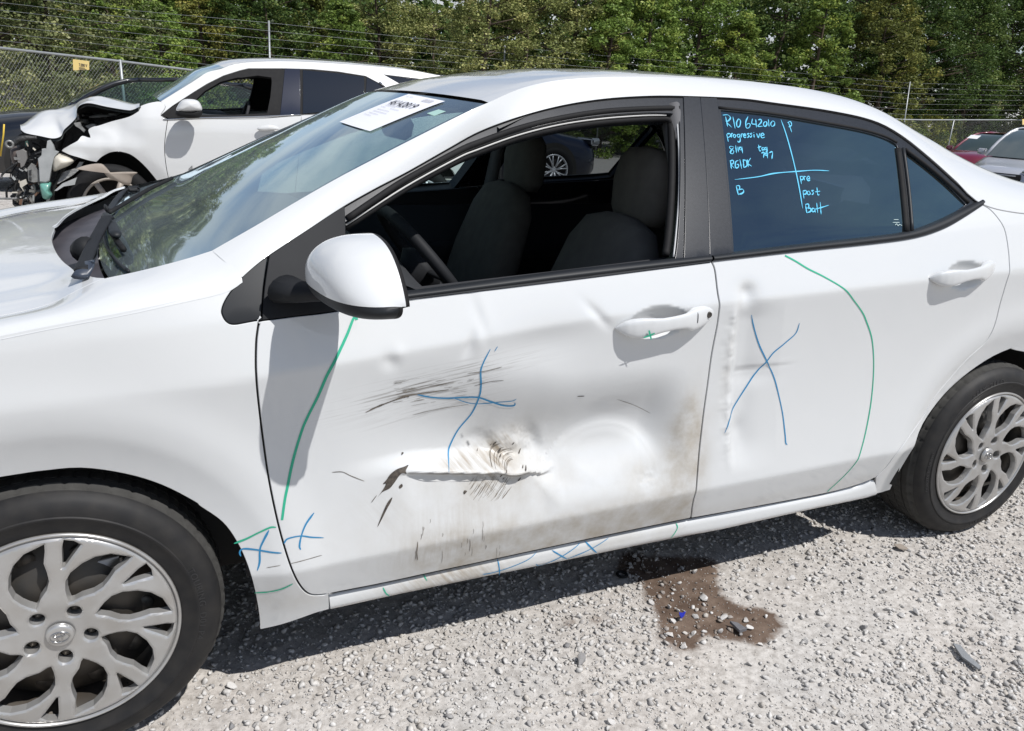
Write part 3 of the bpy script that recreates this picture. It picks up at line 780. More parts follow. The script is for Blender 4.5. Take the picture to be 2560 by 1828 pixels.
def sH(a, b): return a, b, Hd(a, b)
hood = panel('bonnet', o_hood, sH, M_['white'], car, h=.022, gap=.0026, depth=.007)
for f_ in (0, 1):
    P = ED3[ED3[:, 0] < .15].copy(); P[:, 2] -= .010; P[:, 1] = P[:, 1]+.002 if not f_ else WID-P[:, 1]-.002
    MB().tube(P, .007, 6).build('gap_dark_fill', M_['rubber'], car)  # black tube below the bonnet gap, put in to darken it
# nose (outside the frame)
rows = []
for x, z, y0_ in ((-.85, .745, .25), (-.93, .70, .30), (-.97, .58, .28), (-1.0, .42, .24), (-.96, .25, .26), (-.85, .20, .28)):
    rows.append([[x-.12*(1-(2*s_-1)**2), y0_+(WID-2*y0_)*s_, z] for s_ in np.linspace(0, 1, 13)])
mb = MB(); mb.grid(np.array(rows)); mb.build('front_bumper', M_['white'], car)

# ---- windscreen (loft between the two A pillars) and cowl
Wn = resample(np.array(catmull([at(268, 695, y=.145)+np.array([.01, .01, -.012]), at(400, 668, y=.15)]+U, 6)), 60)
def ws(t, s_):
    """t along the pillar 0..1, s across 0..1"""
    i = t*(len(Wn)-1); a = np.array([np.interp(i, range(len(Wn)), Wn[:, k]) for k in range(3)]); b = a*[1, -1, 1]+[0, WID, 0]
    q = 2*s_-1; k_ = 1-abs(q)**2.3
    bow = np.array([-.085, 0, .016])*t+np.array([-.055, 0, -.02])*(1-t)
    return a+(b-a)*s_+bow*k_
T0 = .0
rows = [[ws(t, s_)+np.array([0, 0, -.003]) for s_ in np.linspace(.004, .996, 40)] for t in np.linspace(T0, .995, 46)]
mb = MB(); mb.grid(np.array(rows)[::-1]); wsh = mb.build('windscreen', M_['windshield'], car)
# black border behind the glass edge
rows = [[ws(t, s_)+np.array([.004, 0, -.006]) for s_ in np.linspace(.004, .996, 30)] for t in np.linspace(0, .27, 8)]
mb = MB(); mb.grid(np.array(rows)[::-1]); mb.build('cowl_panel', M_['cowl'], car)
for s0, s1, t0, t1 in ((0, .022, .2, 1), (.978, 1, .2, 1), (0, 1, .965, 1)):
    rows = [[ws(t, s_)+np.array([.003, 0, -.006]) for s_ in np.linspace(max(s0, .003), min(s1, .997), 20)] for t in np.linspace(t0, min(t1, .995), 30)]
    mb = MB(); mb.grid(np.array(rows)[::-1]); mb.build('windscreen_border', M_['rubber'], car)

# ---- greenhouse: black frame with its openings
OPEN1 = loop(XZs([(865, 556), (940, 506), (1017, 458), (1148, 387), (1200, 365), (1303, 329), (1407, 304), (1510, 289), (1614, 282), (1680, 283)]),
             XZs([(1680, 283), (1696, 289), (1703, 310)]), XZs([(1703, 310), (1704, 481), (1698, 600), (1691, 652)]),
             XZs([(1691, 652), (1445, 687), (1100, 729), (1017, 738), (905, 752)]), XZs([(905, 752), (868, 720), (865, 556)]), n=4)
OPEN2 = loop(XZs([(1802, 275), (1936, 289), (2076, 313), (2164, 330), (2217, 347), (2243, 360), (2252, 380)]), XZs([(2252, 380), (2262, 470), (2270, 585)]),
             XZs([(2270, 585), (2182, 600), (1971, 621), (1832, 637)]), XZs([(1832, 637), (1818, 450), (1802, 275)]), n=4)
OPEN3 = loop(XZs([(2268, 377), (2322, 419), (2375, 465), (2419, 512)]), XZs([(2419, 512), (2390, 532), (2358, 550), (2289, 580)]), XZs([(2289, 580), (2280, 470), (2268, 377)]), n=4)
FGRN = [XZ(*p) for p in FPX if p[0] > 860]
bel = [XZ(a, b+5) for a, b in BELT1 if a > 900][::1]
o_green = loop(FGRN, [FGRN[-1], XZ(2456, 511)], XZs(BELT2)[::-1], XZs([(1779, 652), (1779, 653)]), XZs(BELT1)[:2:-1], XZs([(831, 778), (860, 700), (862, 514)]), n=4)
def sG(a, b): return a, S(a, b)+.006, b
# split the black frame into front door frame, two pillar covers and rear frame
def clip_x(poly, line, side):
    """Sutherland-Hodgman against the line through two points"""
    a, b = line; d = b-a; nrm = np.array([-d[1], d[0]])*side; outp = []
    n = len(poly)
    for i in range(n):
        p, q = poly[i], poly[(i+1) % n]; sp, sq = (p-a)@nrm, (q-a)@nrm
        if sp >= 0: outp.append(p)
        if (sp >= 0) != (sq >= 0): outp.append(p+(q-p)*sp/(sp-sq))
    return outp
lA = (XZ(1711, 247), XZ(1711, 660)); lB = (XZ(1753, 247), XZ(1776, 650)); lC = (XZ(1797, 262), XZ(1833, 660))
def side_of(line, p): d = line[1]-line[0]; return np.sign(-d[1]*(p-line[0])[0]+d[0]*(p-line[0])[1])
sl = side_of(lA, XZ(1300, 500))
front_fr = clip_x(o_green, lA, sl)
hole1 = clip_x([np.array(p) for p in OPEN1], (XZ(1702, 247), XZ(1702, 660)), sl)
panel('window_frame', front_fr, sG, M_['satin'], car, holes=[hole1], h=.02, gap=.001, depth=.05, far=WID)
panel('pillar_cover', clip_x(clip_x(o_green, lA, -sl), lB, sl), sG, M_['satin'], car, h=.02, gap=.0012, depth=.02, lift=.003, far=WID)
panel('pillar_cover', clip_x(clip_x(o_green, lB, -sl), lC, sl), sG, M_['satin'], car, h=.02, gap=.0012, depth=.02, lift=.003, far=WID)
panel('rear_window_frame', clip_x(o_green, lC, -sl), sG, M_['satin'], car, holes=[clip_x([np.array(p) for p in OPEN2], (XZ(1804, 262), XZ(1837, 660)), -sl), OPEN3], h=.02, gap=.001, depth=.03, far=WID)
def sGl(a, b): return a, S(a, b)+.011, b
rglass = panel('rear_door_window', offset2d(np.array(OPEN2), -.006)[0], sGl, M_['tint'], car, h=.05, gap=0, depth=.002)
qglass = panel('quarter_window', offset2d(np.array(OPEN3), -.006)[0], sGl, M_['tint'], car, h=.05, gap=0, depth=.002)
def sGf(a, b): return a, WID-(S(a, b)+.011), b
for nm, op in (('rear_door_window', OPEN2), ('quarter_window', OPEN3)):
    panel(nm, offset2d(np.array(op), -.006)[0], sGl, M_['far_tint'], car, h=.08, gap=0, depth=.002, far=WID, only_far=True)
panel('front_door_window', offset2d(np.array(OPEN1), -.006)[0], sGl, M_['clear'], car, h=.08, gap=0, depth=.002, far=WID, only_far=True)
# rubber seals round the openings
def on_side(P, off=0.0, surf=S):
    P = np.array(P); return np.stack([P[:, 0], surf(P[:, 0], P[:, 1])+off, P[:, 1]], -1)
def seal(name, pts, r, off, m=M_['rubber'], closed=False, far=True, flat=1.0, n=7):
    P = on_side(catmull(XZs(pts), 5) if not isinstance(pts[0], np.ndarray) else pts, off)
    mb = MB(); mb.tube(P, r, n, flat=flat); o = mb.build(name, m, car)
    if far:
        P2 = P.copy(); P2[:, 1] = WID-P2[:, 1]; mb = MB(); mb.tube(P2, r, 5, flat=flat); mb.build(name, m, car)
    return o
seal('window_seal', [(870, 548), (940, 500), (1017, 450), (1148, 379), (1200, 357), (1303, 321), (1407, 296), (1510, 280), (1614, 273), (1700, 271)], .0075, .006)
seal('window_seal', [(868, 566), (1017, 470), (1148, 398), (1200, 376), (1303, 339), (1407, 313), (1510, 298), (1614, 290), (1674, 289)], .0022, .016, mat('seal_lip', (.42, .42, .41), .4), far=False)
seal('window_seal', [(1701, 308), (1706, 400), (1705, 500), (1697, 600), (1692, 646)], .0024, .014, mat('seal_lip_side', (.40, .41, .42), .4), far=False)
seal('window_seal', [(1696, 310), (1699, 400), (1697, 500), (1690, 600), (1684, 646)], .010, .034, far=False)
seal('window_seal', [(870, 575), (1017, 480), (1148, 408), (1200, 386), (1303, 349), (1407, 324), (1510, 309), (1614, 301), (1680, 299), (1695, 310)], .008, .030, far=False)
seal('window_seal', [(1800, 270), (1936, 285), (2076, 309), (2164, 326), (2217, 342), (2246, 357)], .0045, .006)
seal('window_seal', [(2250, 372), (2262, 470), (2272, 580)], .009, .008, flat=.6)
seal('window_seal', [(2262, 372), (2275, 470), (2284, 580)], .006, .006, M_['trim'])
seal('window_seal', [(2266, 374), (2322, 416), (2375, 461), (2425, 508)], .006, .005)
seal('drip_seal', [(p[0], p[1]+3) for p in FPX[1:]], .0035, .006)
# belt mouldings: a strip with its own rounded section
def moulding(top, bot, name='belt_moulding', far=True):
    A = resample(on_side(catmull(XZs(top), 5)), 60); B_ = resample(on_side(catmull(XZs(bot), 5)), 60); G = []
    for a, b in zip(A, B_):
        G.append([a+[0, .012, 0]]+[a+(b-a)*t-np.array([0, 1, 0])*(.004+.005*math.sin(math.pi*min(t*1.25, 1))) for t in (0, .12, .3, .5, .62, .7, .78, .9, 1)]+[b+[0, .012, 0]])
    G = np.array(G); mb = MB(); mb.grid(G); o = mb.build(name, M_['trim'], car, sharp=50)
    if far:
        G2 = G[::-1].copy(); G2[:, :, 1] = WID-G2[:, :, 1]; mb = MB(); mb.grid(G2); mb.build(name, M_['trim'], car)
    return o
moulding([(880, 748), (1022, 730), (1100, 720), (1445, 675), (1776, 639)], [(880, 770), (1022, 748), (1100, 738), (1445, 696), (1776, 654)])
moulding([(1781, 639), (1971, 616), (2182, 593), (2272, 580), (2340, 557), (2400, 528), (2456, 499)], [(1781, 653), (1971, 631), (2182, 609), (2287, 594), (2358, 571), (2410, 542), (2457, 511)])

# ---- front corner: black triangle and mirror sail
tri = XZs(TRI+[(650, 797)]) ; tri_top = XZs([(657, 785), (669, 642)]); t_up = XZs([(669, 642), (640, 661), (605, 693)])
panel('corner_trim', loop(TRI3, XZs([TRI[-1], (652, 799)]), XZs([(652, 799), (658, 720), (669, 642)]), t_up, n=4), lambda a, b: (a, S(a, b)+.002, b), M_['trim'], car, h=.02, gap=.0015, far=WID)
sail_px = [(674, 638), (770, 574), (862, 514), (864, 575), (868, 700), (905, 748), (905, 768), (831, 779), (740, 790), (655, 801)]
panel('mirror_sail', loop(XZs(sail_px[:3]), XZs(sail_px[2:7]), XZs(sail_px[6:]), XZs([(655, 801), (662, 720), (674, 638)]), n=3), lambda a, b: (a, S(a, b)+.001, b), M_['black_plastic'], car, h=.02, gap=.0015, far=WID)

# ---- door mirror
def mirror_rings(n=34, k=40):
    """rings from the inner end (near the door) to the outer end; every ring runs from the bottom rear round the front to the top rear"""
    R_ = []
    for i in range(n):
        s_ = 1-(1-i/(n-1))**1.0; s_ = .5-.5*math.cos(math.pi*i/(n-1))
        y = .012-.226*s_
        prof = max(0.0, 1-abs(2*s_-1)**3.0)**(1/2.6)
        top = .997+.115*(max(0, 1-((s_-.26)/.82)**2))**.46 if abs((s_-.26)/.80) < 1 else .997
        bot = .976-.006*math.sin(math.pi*s_)+.030*(1-prof)
        top = bot+(top-bot)*prof
        xr = .580+.036*s_; dp = (.112-.022*s_)*prof
        ring = []
        for j in range(k):
            a = -math.pi/2+math.pi*j/(k-1)
            e = .72
            cx = abs(math.cos(a))**e; sz = math.copysign(abs(math.sin(a))**e, math.sin(a))
            zc_ = (top+bot)/2; hh = (top-bot)/2
            lean = .024*max(0, math.sin(a))
            ring.append([xr-dp*cx+lean*.6, y+.004*math.sin(a), zc_+hh*sz])
        R_.append(ring)
    return np.array(R_)
MR = mirror_rings()
zsp = lambda y: np.interp(y, [-.22, -.12, .02], [1.008, 1.012, 1.026])
mirror_root = None
def build_mirror(flip):
    R_ = MR.copy()
    if flip: R_[:, :, 1] = WID-R_[:, :, 1]
    A = R_ if not flip else R_[::-1]
    def part(lower, grow=1.0):
        out_ = []
        for ring in A:
            yy = ring[:, 1].mean() if not flip else WID-ring[:, 1].mean(); zz = zsp(yy); j = np.arange(len(ring)); k_ = ring[:, 2] > zz
            js = int(np.argmax(k_)) if k_.any() else len(ring)-1
            fr = js-1+(zz-ring[js-1, 2])/(ring[js, 2]-ring[js-1, 2]+1e-9) if js > 0 else 0.0
            fr = float(np.clip(fr, 0, len(ring)-1)); t = np.linspace(0, fr, 14) if lower else np.linspace(fr, len(ring)-1, 26)
            out_.append(np.stack([np.interp(t, j, ring[:, k]) for k in range(3)], -1))
        out_ = np.array(out_); c_ = A.reshape(-1, 3).mean(0); return c_+(out_-c_)*grow
    body = MB().grid(part(True)).build('door_mirror', M_['trim'], car)
    cap = MB().grid(part(False, 1.010)).build('mirror_cap', M_['white'], body, local=True)
    # dark rim and recessed mirror glass at the rear
    mb = MB(); ring = np.concatenate([A[:, -1], A[::-1, 0]]); ctr = ring.mean(0)
    mb.grid(np.array([ring, ring+[.008, 0, 0], ctr+(ring-ctr)*.9+[.010, 0, 0], ctr+(ring-ctr)*.86+[-.006, 0, 0]]))
    o = mb.build('mirror_rim', M_['rubber'], body, local=True)
    gl = ctr+(ring-ctr)*.87+[-.002, 0, 0]
    mb = MB(); mb.add(list(gl)+[gl.mean(0)], [[i, (i+1) % len(gl), len(gl)] for i in range(len(gl))])
    mb.build('mirror_pane', M_['mirror_glass'], body, local=True, smooth=False)
    # foot
    mb = MB(); sg = -1 if flip else 1
    P = np.array([[.46, .05, .985], [.485, .02, .985], [.52, -.01, .990], [.56, -.05, .995]]); 
    if flip: P[:, 1] = WID-P[:, 1]
    mb.tube(P, [.045, .034, .028, .026], 14, flat=.62); mb.build('mirror_foot', M_['black_plastic'], body, local=True)
build_mirror(False); build_mirror(True)

# ---- door handles
def handle(L_px, R_px, door, lock, surf):
    a2, b2 = XZ(*L_px), XZ(*R_px); ax = b2-a2; Ln = np.linalg.norm(ax); ax /= Ln; nz = np.array([-ax[1], ax[0]])
    SCL = 1.38
    st = np.array([0, .03, .08, .15, .22, .30, .40, .52, .64, .71, .745, .77, .86, .93, .97, 1.0])
    hh = np.array([.001, .006, .0125, .017, .018, .0155, .0125, .012, .0135, .019, .0205, .0205, .018, .0125, .008, .001])
    of = np.array([.002, .010, .020, .028, .033, .037, .039, .039, .036, .033, .031, .030, .022, .014, .008, .002])
    inn = np.array([0, 0, 0, .002, .010, .022, .026, .026, .022, .010, .001, 0, 0, 0, 0, 0])
    dn = np.array([0, 0, -.001, -.003, -.003, -.001, .0, .001, .0, -.003, -.003, -.002, 0, 0, 0, 0])
    tt = np.linspace(0, 1, 60); G = []
    for t in tt:
        h_, o_, i_, d_ = (np.interp(t, st, v) for v in (hh*SCL, of, inn, dn-.002))
        c2 = a2+ax*Ln*t+nz*d_; ys = float(S(c2[0], c2[1])); ring = []
        for k in range(20):
            a = 2*math.pi*k/20; ca, sa = math.cos(a), math.sin(a)
            u = math.copysign(abs(ca)**.6, ca)*h_; mid = (o_+i_)/2; w = max((o_-i_)/2, .001); v = mid+math.copysign(abs(sa)**.7, sa)*w
            p = c2+nz*u; ring.append([p[0], ys-v, p[1]])
        G.append(ring+[ring[0]])
    mb = MB(); mb.grid(np.array(G)[::-1]); o = mb.build('door_handle', M_['white'], door, local=True)
    if lock:
        c2 = a2+ax*Ln*.905; y = float(S(c2[0], c2[1]))-.0205
        mb = MB(); mb.lathe([(.0001, -.001), (.0045, -.001), (.0062, -.0022), (.0075, -.0012), (.0078, .002)], (c2[0], y+.002, c2[1]), 'y', 20); mb.build('key_lock', M_['steel'], door, local=True)
        c2 = a2+ax*Ln*.755
        mb = MB(); P = [np.array([c2[0]+nz[0]*u, float(S(c2[0], c2[1]))-.0312+.012*abs(u/.02)**4, c2[1]+nz[1]*u]) for u in np.linspace(-.019, .019, 9)]; mb.tube(P, .0008, 5); mb.build('handle_joint', M_['rubber'], door, local=True)
    return o
h1 = handle((1537, 819), (1784, 779), fdoor, True, S)
h2 = handle((2322, 694), (2487, 664), rdoor, False, S)

# ---- drawn marker lines, scratches, gouges
def curve_on(pts, surf, lift=.0, n=7):
    q = np.array(catmull([XZ(a, b) for a, b in pts], n)); a, b = q[:, 0], q[:, 1]
    P = np.stack(surf(a, b), -1); N = surf_normals(surf, a, b); return P+N*lift, N
def stroke(pts, surf, w, m, parent, name='marker_line', wob=.25, taper=True, n=7):
    P, N = curve_on(pts, surf, n=n); mb = MB(); ribbon(mb, P, N, w, lift=.0009, wob=wob, seed=len(pts), taper=taper)
    return mb.build(name, m, parent, local=(parent is not car))
GI, BI = M_['green_ink'], M_['blue_ink']
stroke([(892, 800), (888, 791), (882, 800), (868, 836), (845, 886), (820, 933), (795, 990), (770, 1040), (755, 1075), (738, 1130), (728, 1170), (720, 1210), (712, 1250), (705, 1300)], sD1, .0052, GI, fdoor, taper=False)
X1 = [C('Y6', (1155, 200), (1110, 285), (1090, 350), (1098, 450), (1095, 540), (1060, 670), (980, 790), (920, 910), (870, 1025)),
      C('Y6', (650, 510), (760, 535), (870, 545), (1000, 540), (1090, 543), (1180, 575), (1270, 605), (1340, 605), (1345, 580)),
      C('Y6', (920, 545), (1030, 585), (1120, 592), (1230, 580), (1320, 570), (1350, 553))]
stroke(X1[0], sD1, .0035, BI, fdoor); stroke(X1[1], sD1, .0038, BI, fdoor); stroke(X1[2], sD1, .0022, BI, fdoor)
stroke(C('Y6', (1205, 182), (1185, 215)), sD1, .002, BI, fdoor)
stroke(C('Y2', (468, 577), (490, 550), (560, 535), (620, 542), (690, 545)), sD1, .0034, BI, fdoor)
stroke(C('Y2', (636, 405), (590, 470), (565, 535), (555, 590), (562, 612)), sD1, .0040, BI, fdoor)
stroke(C('Y2', (190, 577), (260, 550), (330, 515), (390, 488), (425, 486)), sS, .0042, GI, fend)
stroke(C('Y2', (228, 648), (222, 625), (240, 607), (300, 610), (400, 626), (455, 630)), sS, .0036, BI, fend)
stroke(C('Y2', (384, 503), (355, 560), (335, 610), (333, 680), (320, 728)), sS, .0044, BI, fend)
stroke(C('Y2', (305, 852), (380, 847), (450, 832), (518, 801)), sS, .0038, GI, fend)
XR = [C('Y7', (1583, 243), (1600, 340), (1630, 450), (1675, 550), (1715, 640), (1745, 760), (1775, 900), (1792, 1040), (1797, 1100), (1808, 1115)),
      C('Y7', (1890, 292), (1865, 360), (1800, 420), (1720, 490), (1675, 553), (1590, 670), (1500, 810), (1420, 940), (1382, 1035))]
for q in XR: stroke(q, sD2, .0036, BI, rdoor)
stroke(C('Z8', (575, 1135), (650, 1175), (740, 1230), (860, 1290), (1000, 1375), (1070, 1460), (1120, 1530), (1150, 1592))+[(2180, 850), (2184, 920), (2178, 1000), (2165, 1075), (2148, 1140), (2115, 1185), (2068, 1229)], sD2, .0040, GI, rdoor, taper=False)
stroke(C('Y7', (775, 360), (820, 345), (852, 330)), lambda a, b: (a, S(a, b)-.0375, b), .0042, GI, fdoor)
stroke(C('Y7', (812, 310), (820, 340), (828, 372)), lambda a, b: (a, S(a, b)-.0375, b), .0042, GI, fdoor)
for q, w_, m_ in ((C('Y3', (455, 742), (500, 735), (590, 710), (700, 670), (770, 630)), .0022, BI), (C('Y3', (550, 672), (550, 750)), .0028, BI), (C('Y3', (750, 685), (780, 690), (900, 640), (1010, 580)), .0026, BI),
            (C('Y3', (850, 618), (925, 655)), .0034, BI), (C('Y3', (920, 655), (1050, 605), (1165, 550)), .0022, BI), (C('Y3', (1038, 572), (1088, 620)), .0042, BI), (C('Y3', (1545, 468), (1540, 490), (1498, 535)), .003, GI),
            (C('Y2', (1022, 826), (1035, 850), (1055, 866)), .003, GI), (C('Y3', (130, 750), (150, 785)), .0025, GI)):
    stroke(q, sR, w_, m_, rock, name='marker_line')
# scratches
SC = M_['scrape']; GO = M_['gouge']; rs = np.random.default_rng(11)
stroke(C('Y6', (310, 628), (420, 580), (520, 545), (600, 520), (700, 505), (880, 482)), sD1, .0030, SC, fdoor, 'scratch', wob=.7)
stroke(C('Y6', (340, 612), (440, 572), (560, 533), (610, 528)), sD1, .0026, GO, fdoor, 'scratch', wob=.9)
stroke(C('Y6', (1000, 365), (1120, 348), (1235, 320)), sD1, .0015, SC, fdoor, 'scratch')
stroke(C('Y6', (1050, 455), (1150, 425), (1248, 414)), sD1, .0015, GO, fdoor, 'scratch')
stroke(C('Y6', (640, 662), (800, 630), (1030, 597)), sD1, .0012, SC, fdoor, 'scratch')
stroke(C('Y6', (80, 1030), (150, 1028), (210, 1055), (300, 1090)), sD1, .0014, SC, fdoor, 'scratch')
stroke(C('Y6', (600, 1042), (860, 1037), (1130, 1047), (1400, 1048)), sD1, .0024, SC, fdoor, 'scratch', wob=.8)
stroke(C('Y2', (370, 712), (450, 698)), sS, .0012, SC, fend, 'scratch')
stroke(C('Y2', (500, 690), (600, 665), (680, 642)), sD1, .0014, SC, fdoor, 'scratch')
stroke(C('Y7', (405, 800), (455, 800)), sD1, .0028, GO, fdoor, 'scratch')
stroke(C('Y7', (690, 830), (820, 880), (940, 940)), sD1, .0012, SC, fdoor, 'scratch')
stroke(C('Y6', (660, 1500), (655, 1570), (660, 1624)), sD1, .0022, SC, fdoor, 'scratch')
mbs = MB()
for k in range(46):      # short rubs under and above the curved scrape
    u0, v0 = rs.uniform(480, 1050), rs.uniform(395, 600); l = rs.uniform(25, 130)
    q = C('Y6', (u0, v0), (u0+l*.5, v0-l*.07+rs.normal()*2), (u0+l, v0-l*.15)); P, N = curve_on(q, sD1, n=3); ribbon(mbs, P, N, rs.uniform(.0004, .0010), lift=.0007, seed=k)
for k in range(70):      # sweeps below and over the crushed hump
    l = rs.uniform(40, 120); an = math.radians(rs.uniform(-60, -46))
    if k >= 24: u0, v0 = rs.uniform(1010, 1250), rs.uniform(1130, 1240)
    else:
        t_ = rs.uniform(0, 1)**1.3; a0 = rs.uniform(2.2, 3.0); a1 = a0-rs.uniform(.5, 1.1); rr_ = 55+95*t_
        q = C('Y6', *[(1330+rr_*math.cos(a0+(a1-a0)*j/4)*1.15, 1040-rr_*math.sin(a0+(a1-a0)*j/4)*1.15) for j in range(5)]); P, N = curve_on(q, sD1, n=2); ribbon(mbs, P, N, rs.uniform(.0005, .0014), lift=.0007, seed=k); continue
    q = C('Y6', (u0, v0), (u0+l*.55*math.cos(an), v0+l*.5*math.sin(an)), (u0+l*math.cos(an), v0+l*math.sin(an))); P, N = curve_on(q, sD1, n=3); ribbon(mbs, P, N, rs.uniform(.0004, .0011), lift=.0007, seed=k)
for k in range(20):
    u0, v0 = rs.uniform(640, 1300), rs.uniform(1330, 1600); l = rs.uniform(12, 85)
    q = C('Y6', (u0, v0), (u0+2, v0+l*.5), (u0-3, v0+l)); P, N = curve_on(q, sD1, n=3); ribbon(mbs, P, N, rs.uniform(.0006, .0014), lift=.0007, seed=k)
mbs.build('scratch_marks', SC, fdoor, local=True, kind='stuff')
def blob(mb, pts, surf, lift=.001):
    q = np.array(catmull([XZ(a, b) for a, b in pts], 4, closed=True)); V2, F, _ = cdt(q, [], .006)
    P = np.stack(surf(V2[:, 0], V2[:, 1]), -1)+surf_normals(surf, V2[:, 0], V2[:, 1])*lift; mb.add(P, F.tolist())
def gouge(pts, surf): m_ = MB(); blob(m_, pts, surf); m_.build('gouge', GO, fdoor, local=True)
gouge(C('Y6', (605, 990), (570, 1000), (520, 1015), (475, 1045), (450, 1080), (425, 1110), (445, 1108), (430, 1140), (390, 1200), (420, 1165), (470, 1140), (500, 1105), (540, 1050), (560, 1035), (585, 1040), (580, 1020)), sD1)
gouge(C('Y6', (488, 1200), (460, 1230), (430, 1290), (388, 1400), (420, 1345), (455, 1275), (480, 1230)), sD1)
gouge(C('Y6', (555, 1112), (535, 1125), (540, 1142), (560, 1130)), sD1)
gouge(C('Y6', (345, 1235), (360, 1222), (385, 1185), (370, 1200)), sD1)
gouge(C('Y6', (985, 1165), (978, 1180), (985, 1190), (1003, 1170)), sD1)
gouge(C('Y6', (570, 920), (565, 938), (583, 925)), sD1)
for k in range(14):
    u0, v0 = rs.uniform(1100, 1440), rs.uniform(880, 1120); l = rs.uniform(8, 26)
    gouge(C('Y6', (u0, v0), (u0+l, v0-l*1.0), (u0+l*.9, v0-l*.5), (u0+l*.2, v0+l*.3)), sD1)
# handwriting on the rear window
wr = []
def wstroke(tag_, *pts): wr.append(C(tag_, *pts))
w = wstroke; Z = 'Z8'
w(Z, (150, 140), (185, 138), (205, 158), (190, 180), (172, 185)); w(Z, (170, 150), (185, 222)); w(Z, (172, 185), (215, 228)); w(Z, (222, 150), (238, 235))
w(Z, (262, 165), (248, 195), (255, 225), (272, 215), (276, 180), (262, 165)); w(Z, (330, 150), (314, 190), (318, 230), (338, 228), (346, 205), (330, 200), (316, 215))
w(Z, (362, 165), (358, 200), (390, 205)); w(Z, (385, 170), (390, 228)); w(Z, (402, 175), (422, 170), (424, 190), (400, 220), (438, 218)); w(Z, (452, 185), (440, 200), (447, 220), (462, 212), (464, 192), (452, 185)); w(Z, (475, 170), (480, 222))
w(Z, (505, 180), (492, 200), (500, 220), (517, 212), (520, 190), (505, 180))
w(Z, (178, 275), (190, 330)); w(Z, (180, 275), (200, 272), (205, 290), (186, 300)); w(Z, (213, 300), (212, 275), (222, 270)); w(Z, (232, 275), (224, 290), (235, 300), (243, 285), (232, 275)); w(Z, (270, 275), (255, 280), (258, 298), (272, 290), (270, 275), (275, 320), (262, 332), (255, 322))
w(Z, (283, 300), (283, 278), (293, 272)); w(Z, (298, 288), (315, 282), (308, 272), (297, 285), (305, 300), (318, 295)); w(Z, (340, 270), (325, 275), (338, 288), (325, 302)); w(Z, (360, 268), (346, 273), (358, 286), (345, 300)); w(Z, (372, 275), (374, 300)); w(Z, (371, 262), (373, 265))
w(Z, (392, 270), (402, 300), (416, 268)); w(Z, (422, 288), (444, 280), (435, 268), (422, 282), (430, 302), (450, 296))
w(Z, (232, 368), (205, 362), (200, 375), (228, 395), (222, 415), (205, 410), (210, 392), (228, 372)); w(Z, (242, 355), (248, 410)); w(Z, (258, 365), (262, 405)); w(Z, (285, 368), (270, 372), (272, 388), (288, 382), (285, 368), (292, 412))
w(Z, (405, 350), (412, 395), (424, 390)); w(Z, (398, 372), (425, 362)); w(Z, (443, 370), (430, 374), (433, 390), (445, 382), (443, 370), (448, 392)); w(Z, (463, 368), (450, 374), (455, 388), (465, 380), (463, 368), (466, 398), (455, 402)); 
w(Z, (425, 412), (445, 405), (440, 445)); w(Z, (466, 408), (452, 415), (458, 428), (470, 418), (466, 408), (470, 448)); w(Z, (480, 410), (505, 402), (500, 452))
w(Z, (205, 465), (212, 525)); w(Z, (200, 468), (225, 462), (225, 485), (210, 492), (235, 520)); w(Z, (262, 462), (242, 475), (242, 515), (262, 510), (262, 492), (250, 494)); w(Z, (272, 455), (285, 522)); w(Z, (297, 460), (300, 515)); w(Z, (292, 460), (318, 465), (322, 500), (300, 515)); w(Z, (325, 455), (332, 510)); w(Z, (350, 445), (330, 482), (357, 505))
w(Z, (235, 600), (400, 580), (520, 555), (670, 542), (800, 533), (908, 537)); w(Z, (565, 172), (600, 270), (640, 410), (672, 542), (700, 680), (720, 805))
w(Z, (612, 195), (632, 185), (640, 210), (620, 225)); w(Z, (618, 190), (642, 262))
w(Z, (246, 645), (262, 710)); w(Z, (246, 645), (270, 645), (268, 670), (255, 675), (290, 668), (300, 685), (285, 700), (262, 705))
w(Z, (702, 575), (712, 632)); w(Z, (702, 578), (722, 578), (722, 598), (708, 602)); w(Z, (733, 605), (730, 580), (745, 578)); w(Z, (752, 598), (770, 590), (762, 576), (750, 590), (758, 608), (774, 602))
w(Z, (722, 680), (730, 735)); w(Z, (722, 682), (745, 678), (745, 700), (728, 706)); w(Z, (765, 680), (752, 690), (760, 708), (775, 700), (765, 680)); w(Z, (800, 676), (785, 680), (798, 695), (785, 710)); w(Z, (822, 655), (828, 708), (840, 705)); w(Z, (808, 688), (846, 682))
w(Z, (740, 775), (750, 840)); w(Z, (738, 778), (762, 775), (762, 800), (748, 805), (775, 805), (778, 825), (750, 838)); w(Z, (805, 805), (788, 808), (790, 830), (808, 822), (805, 805), (812, 835)); w(Z, (820, 765), (828, 838)); w(Z, (845, 760), (852, 848)); w(Z, (808, 812), (850, 800), (908, 782))
mb = MB()
for i, q in enumerate(wr):
    P, N = curve_on(q, sGl, n=5); ribbon(mb, P, N, .0030, lift=.0012, wob=.45, seed=i)
mb.build('window_writing', M_['cyan_ink'], rglass, local=True, label='blue handwriting on the rear window')
# etched mark in the glass corner
mb = MB()
for q in (C('Z8', (1370, 885), (1405, 885)), C('Z8', (1362, 905), (1412, 905)), C('Z8', (1380, 925), (1392, 915), (1400, 928), (1412, 920), (1430, 928))):
    P, N = curve_on(q, sGl); ribbon(mb, P, N, .0018, lift=.0012)
mb.build('etched_mark', mat('etch', (.35, .45, .45), .7), rglass, local=True)

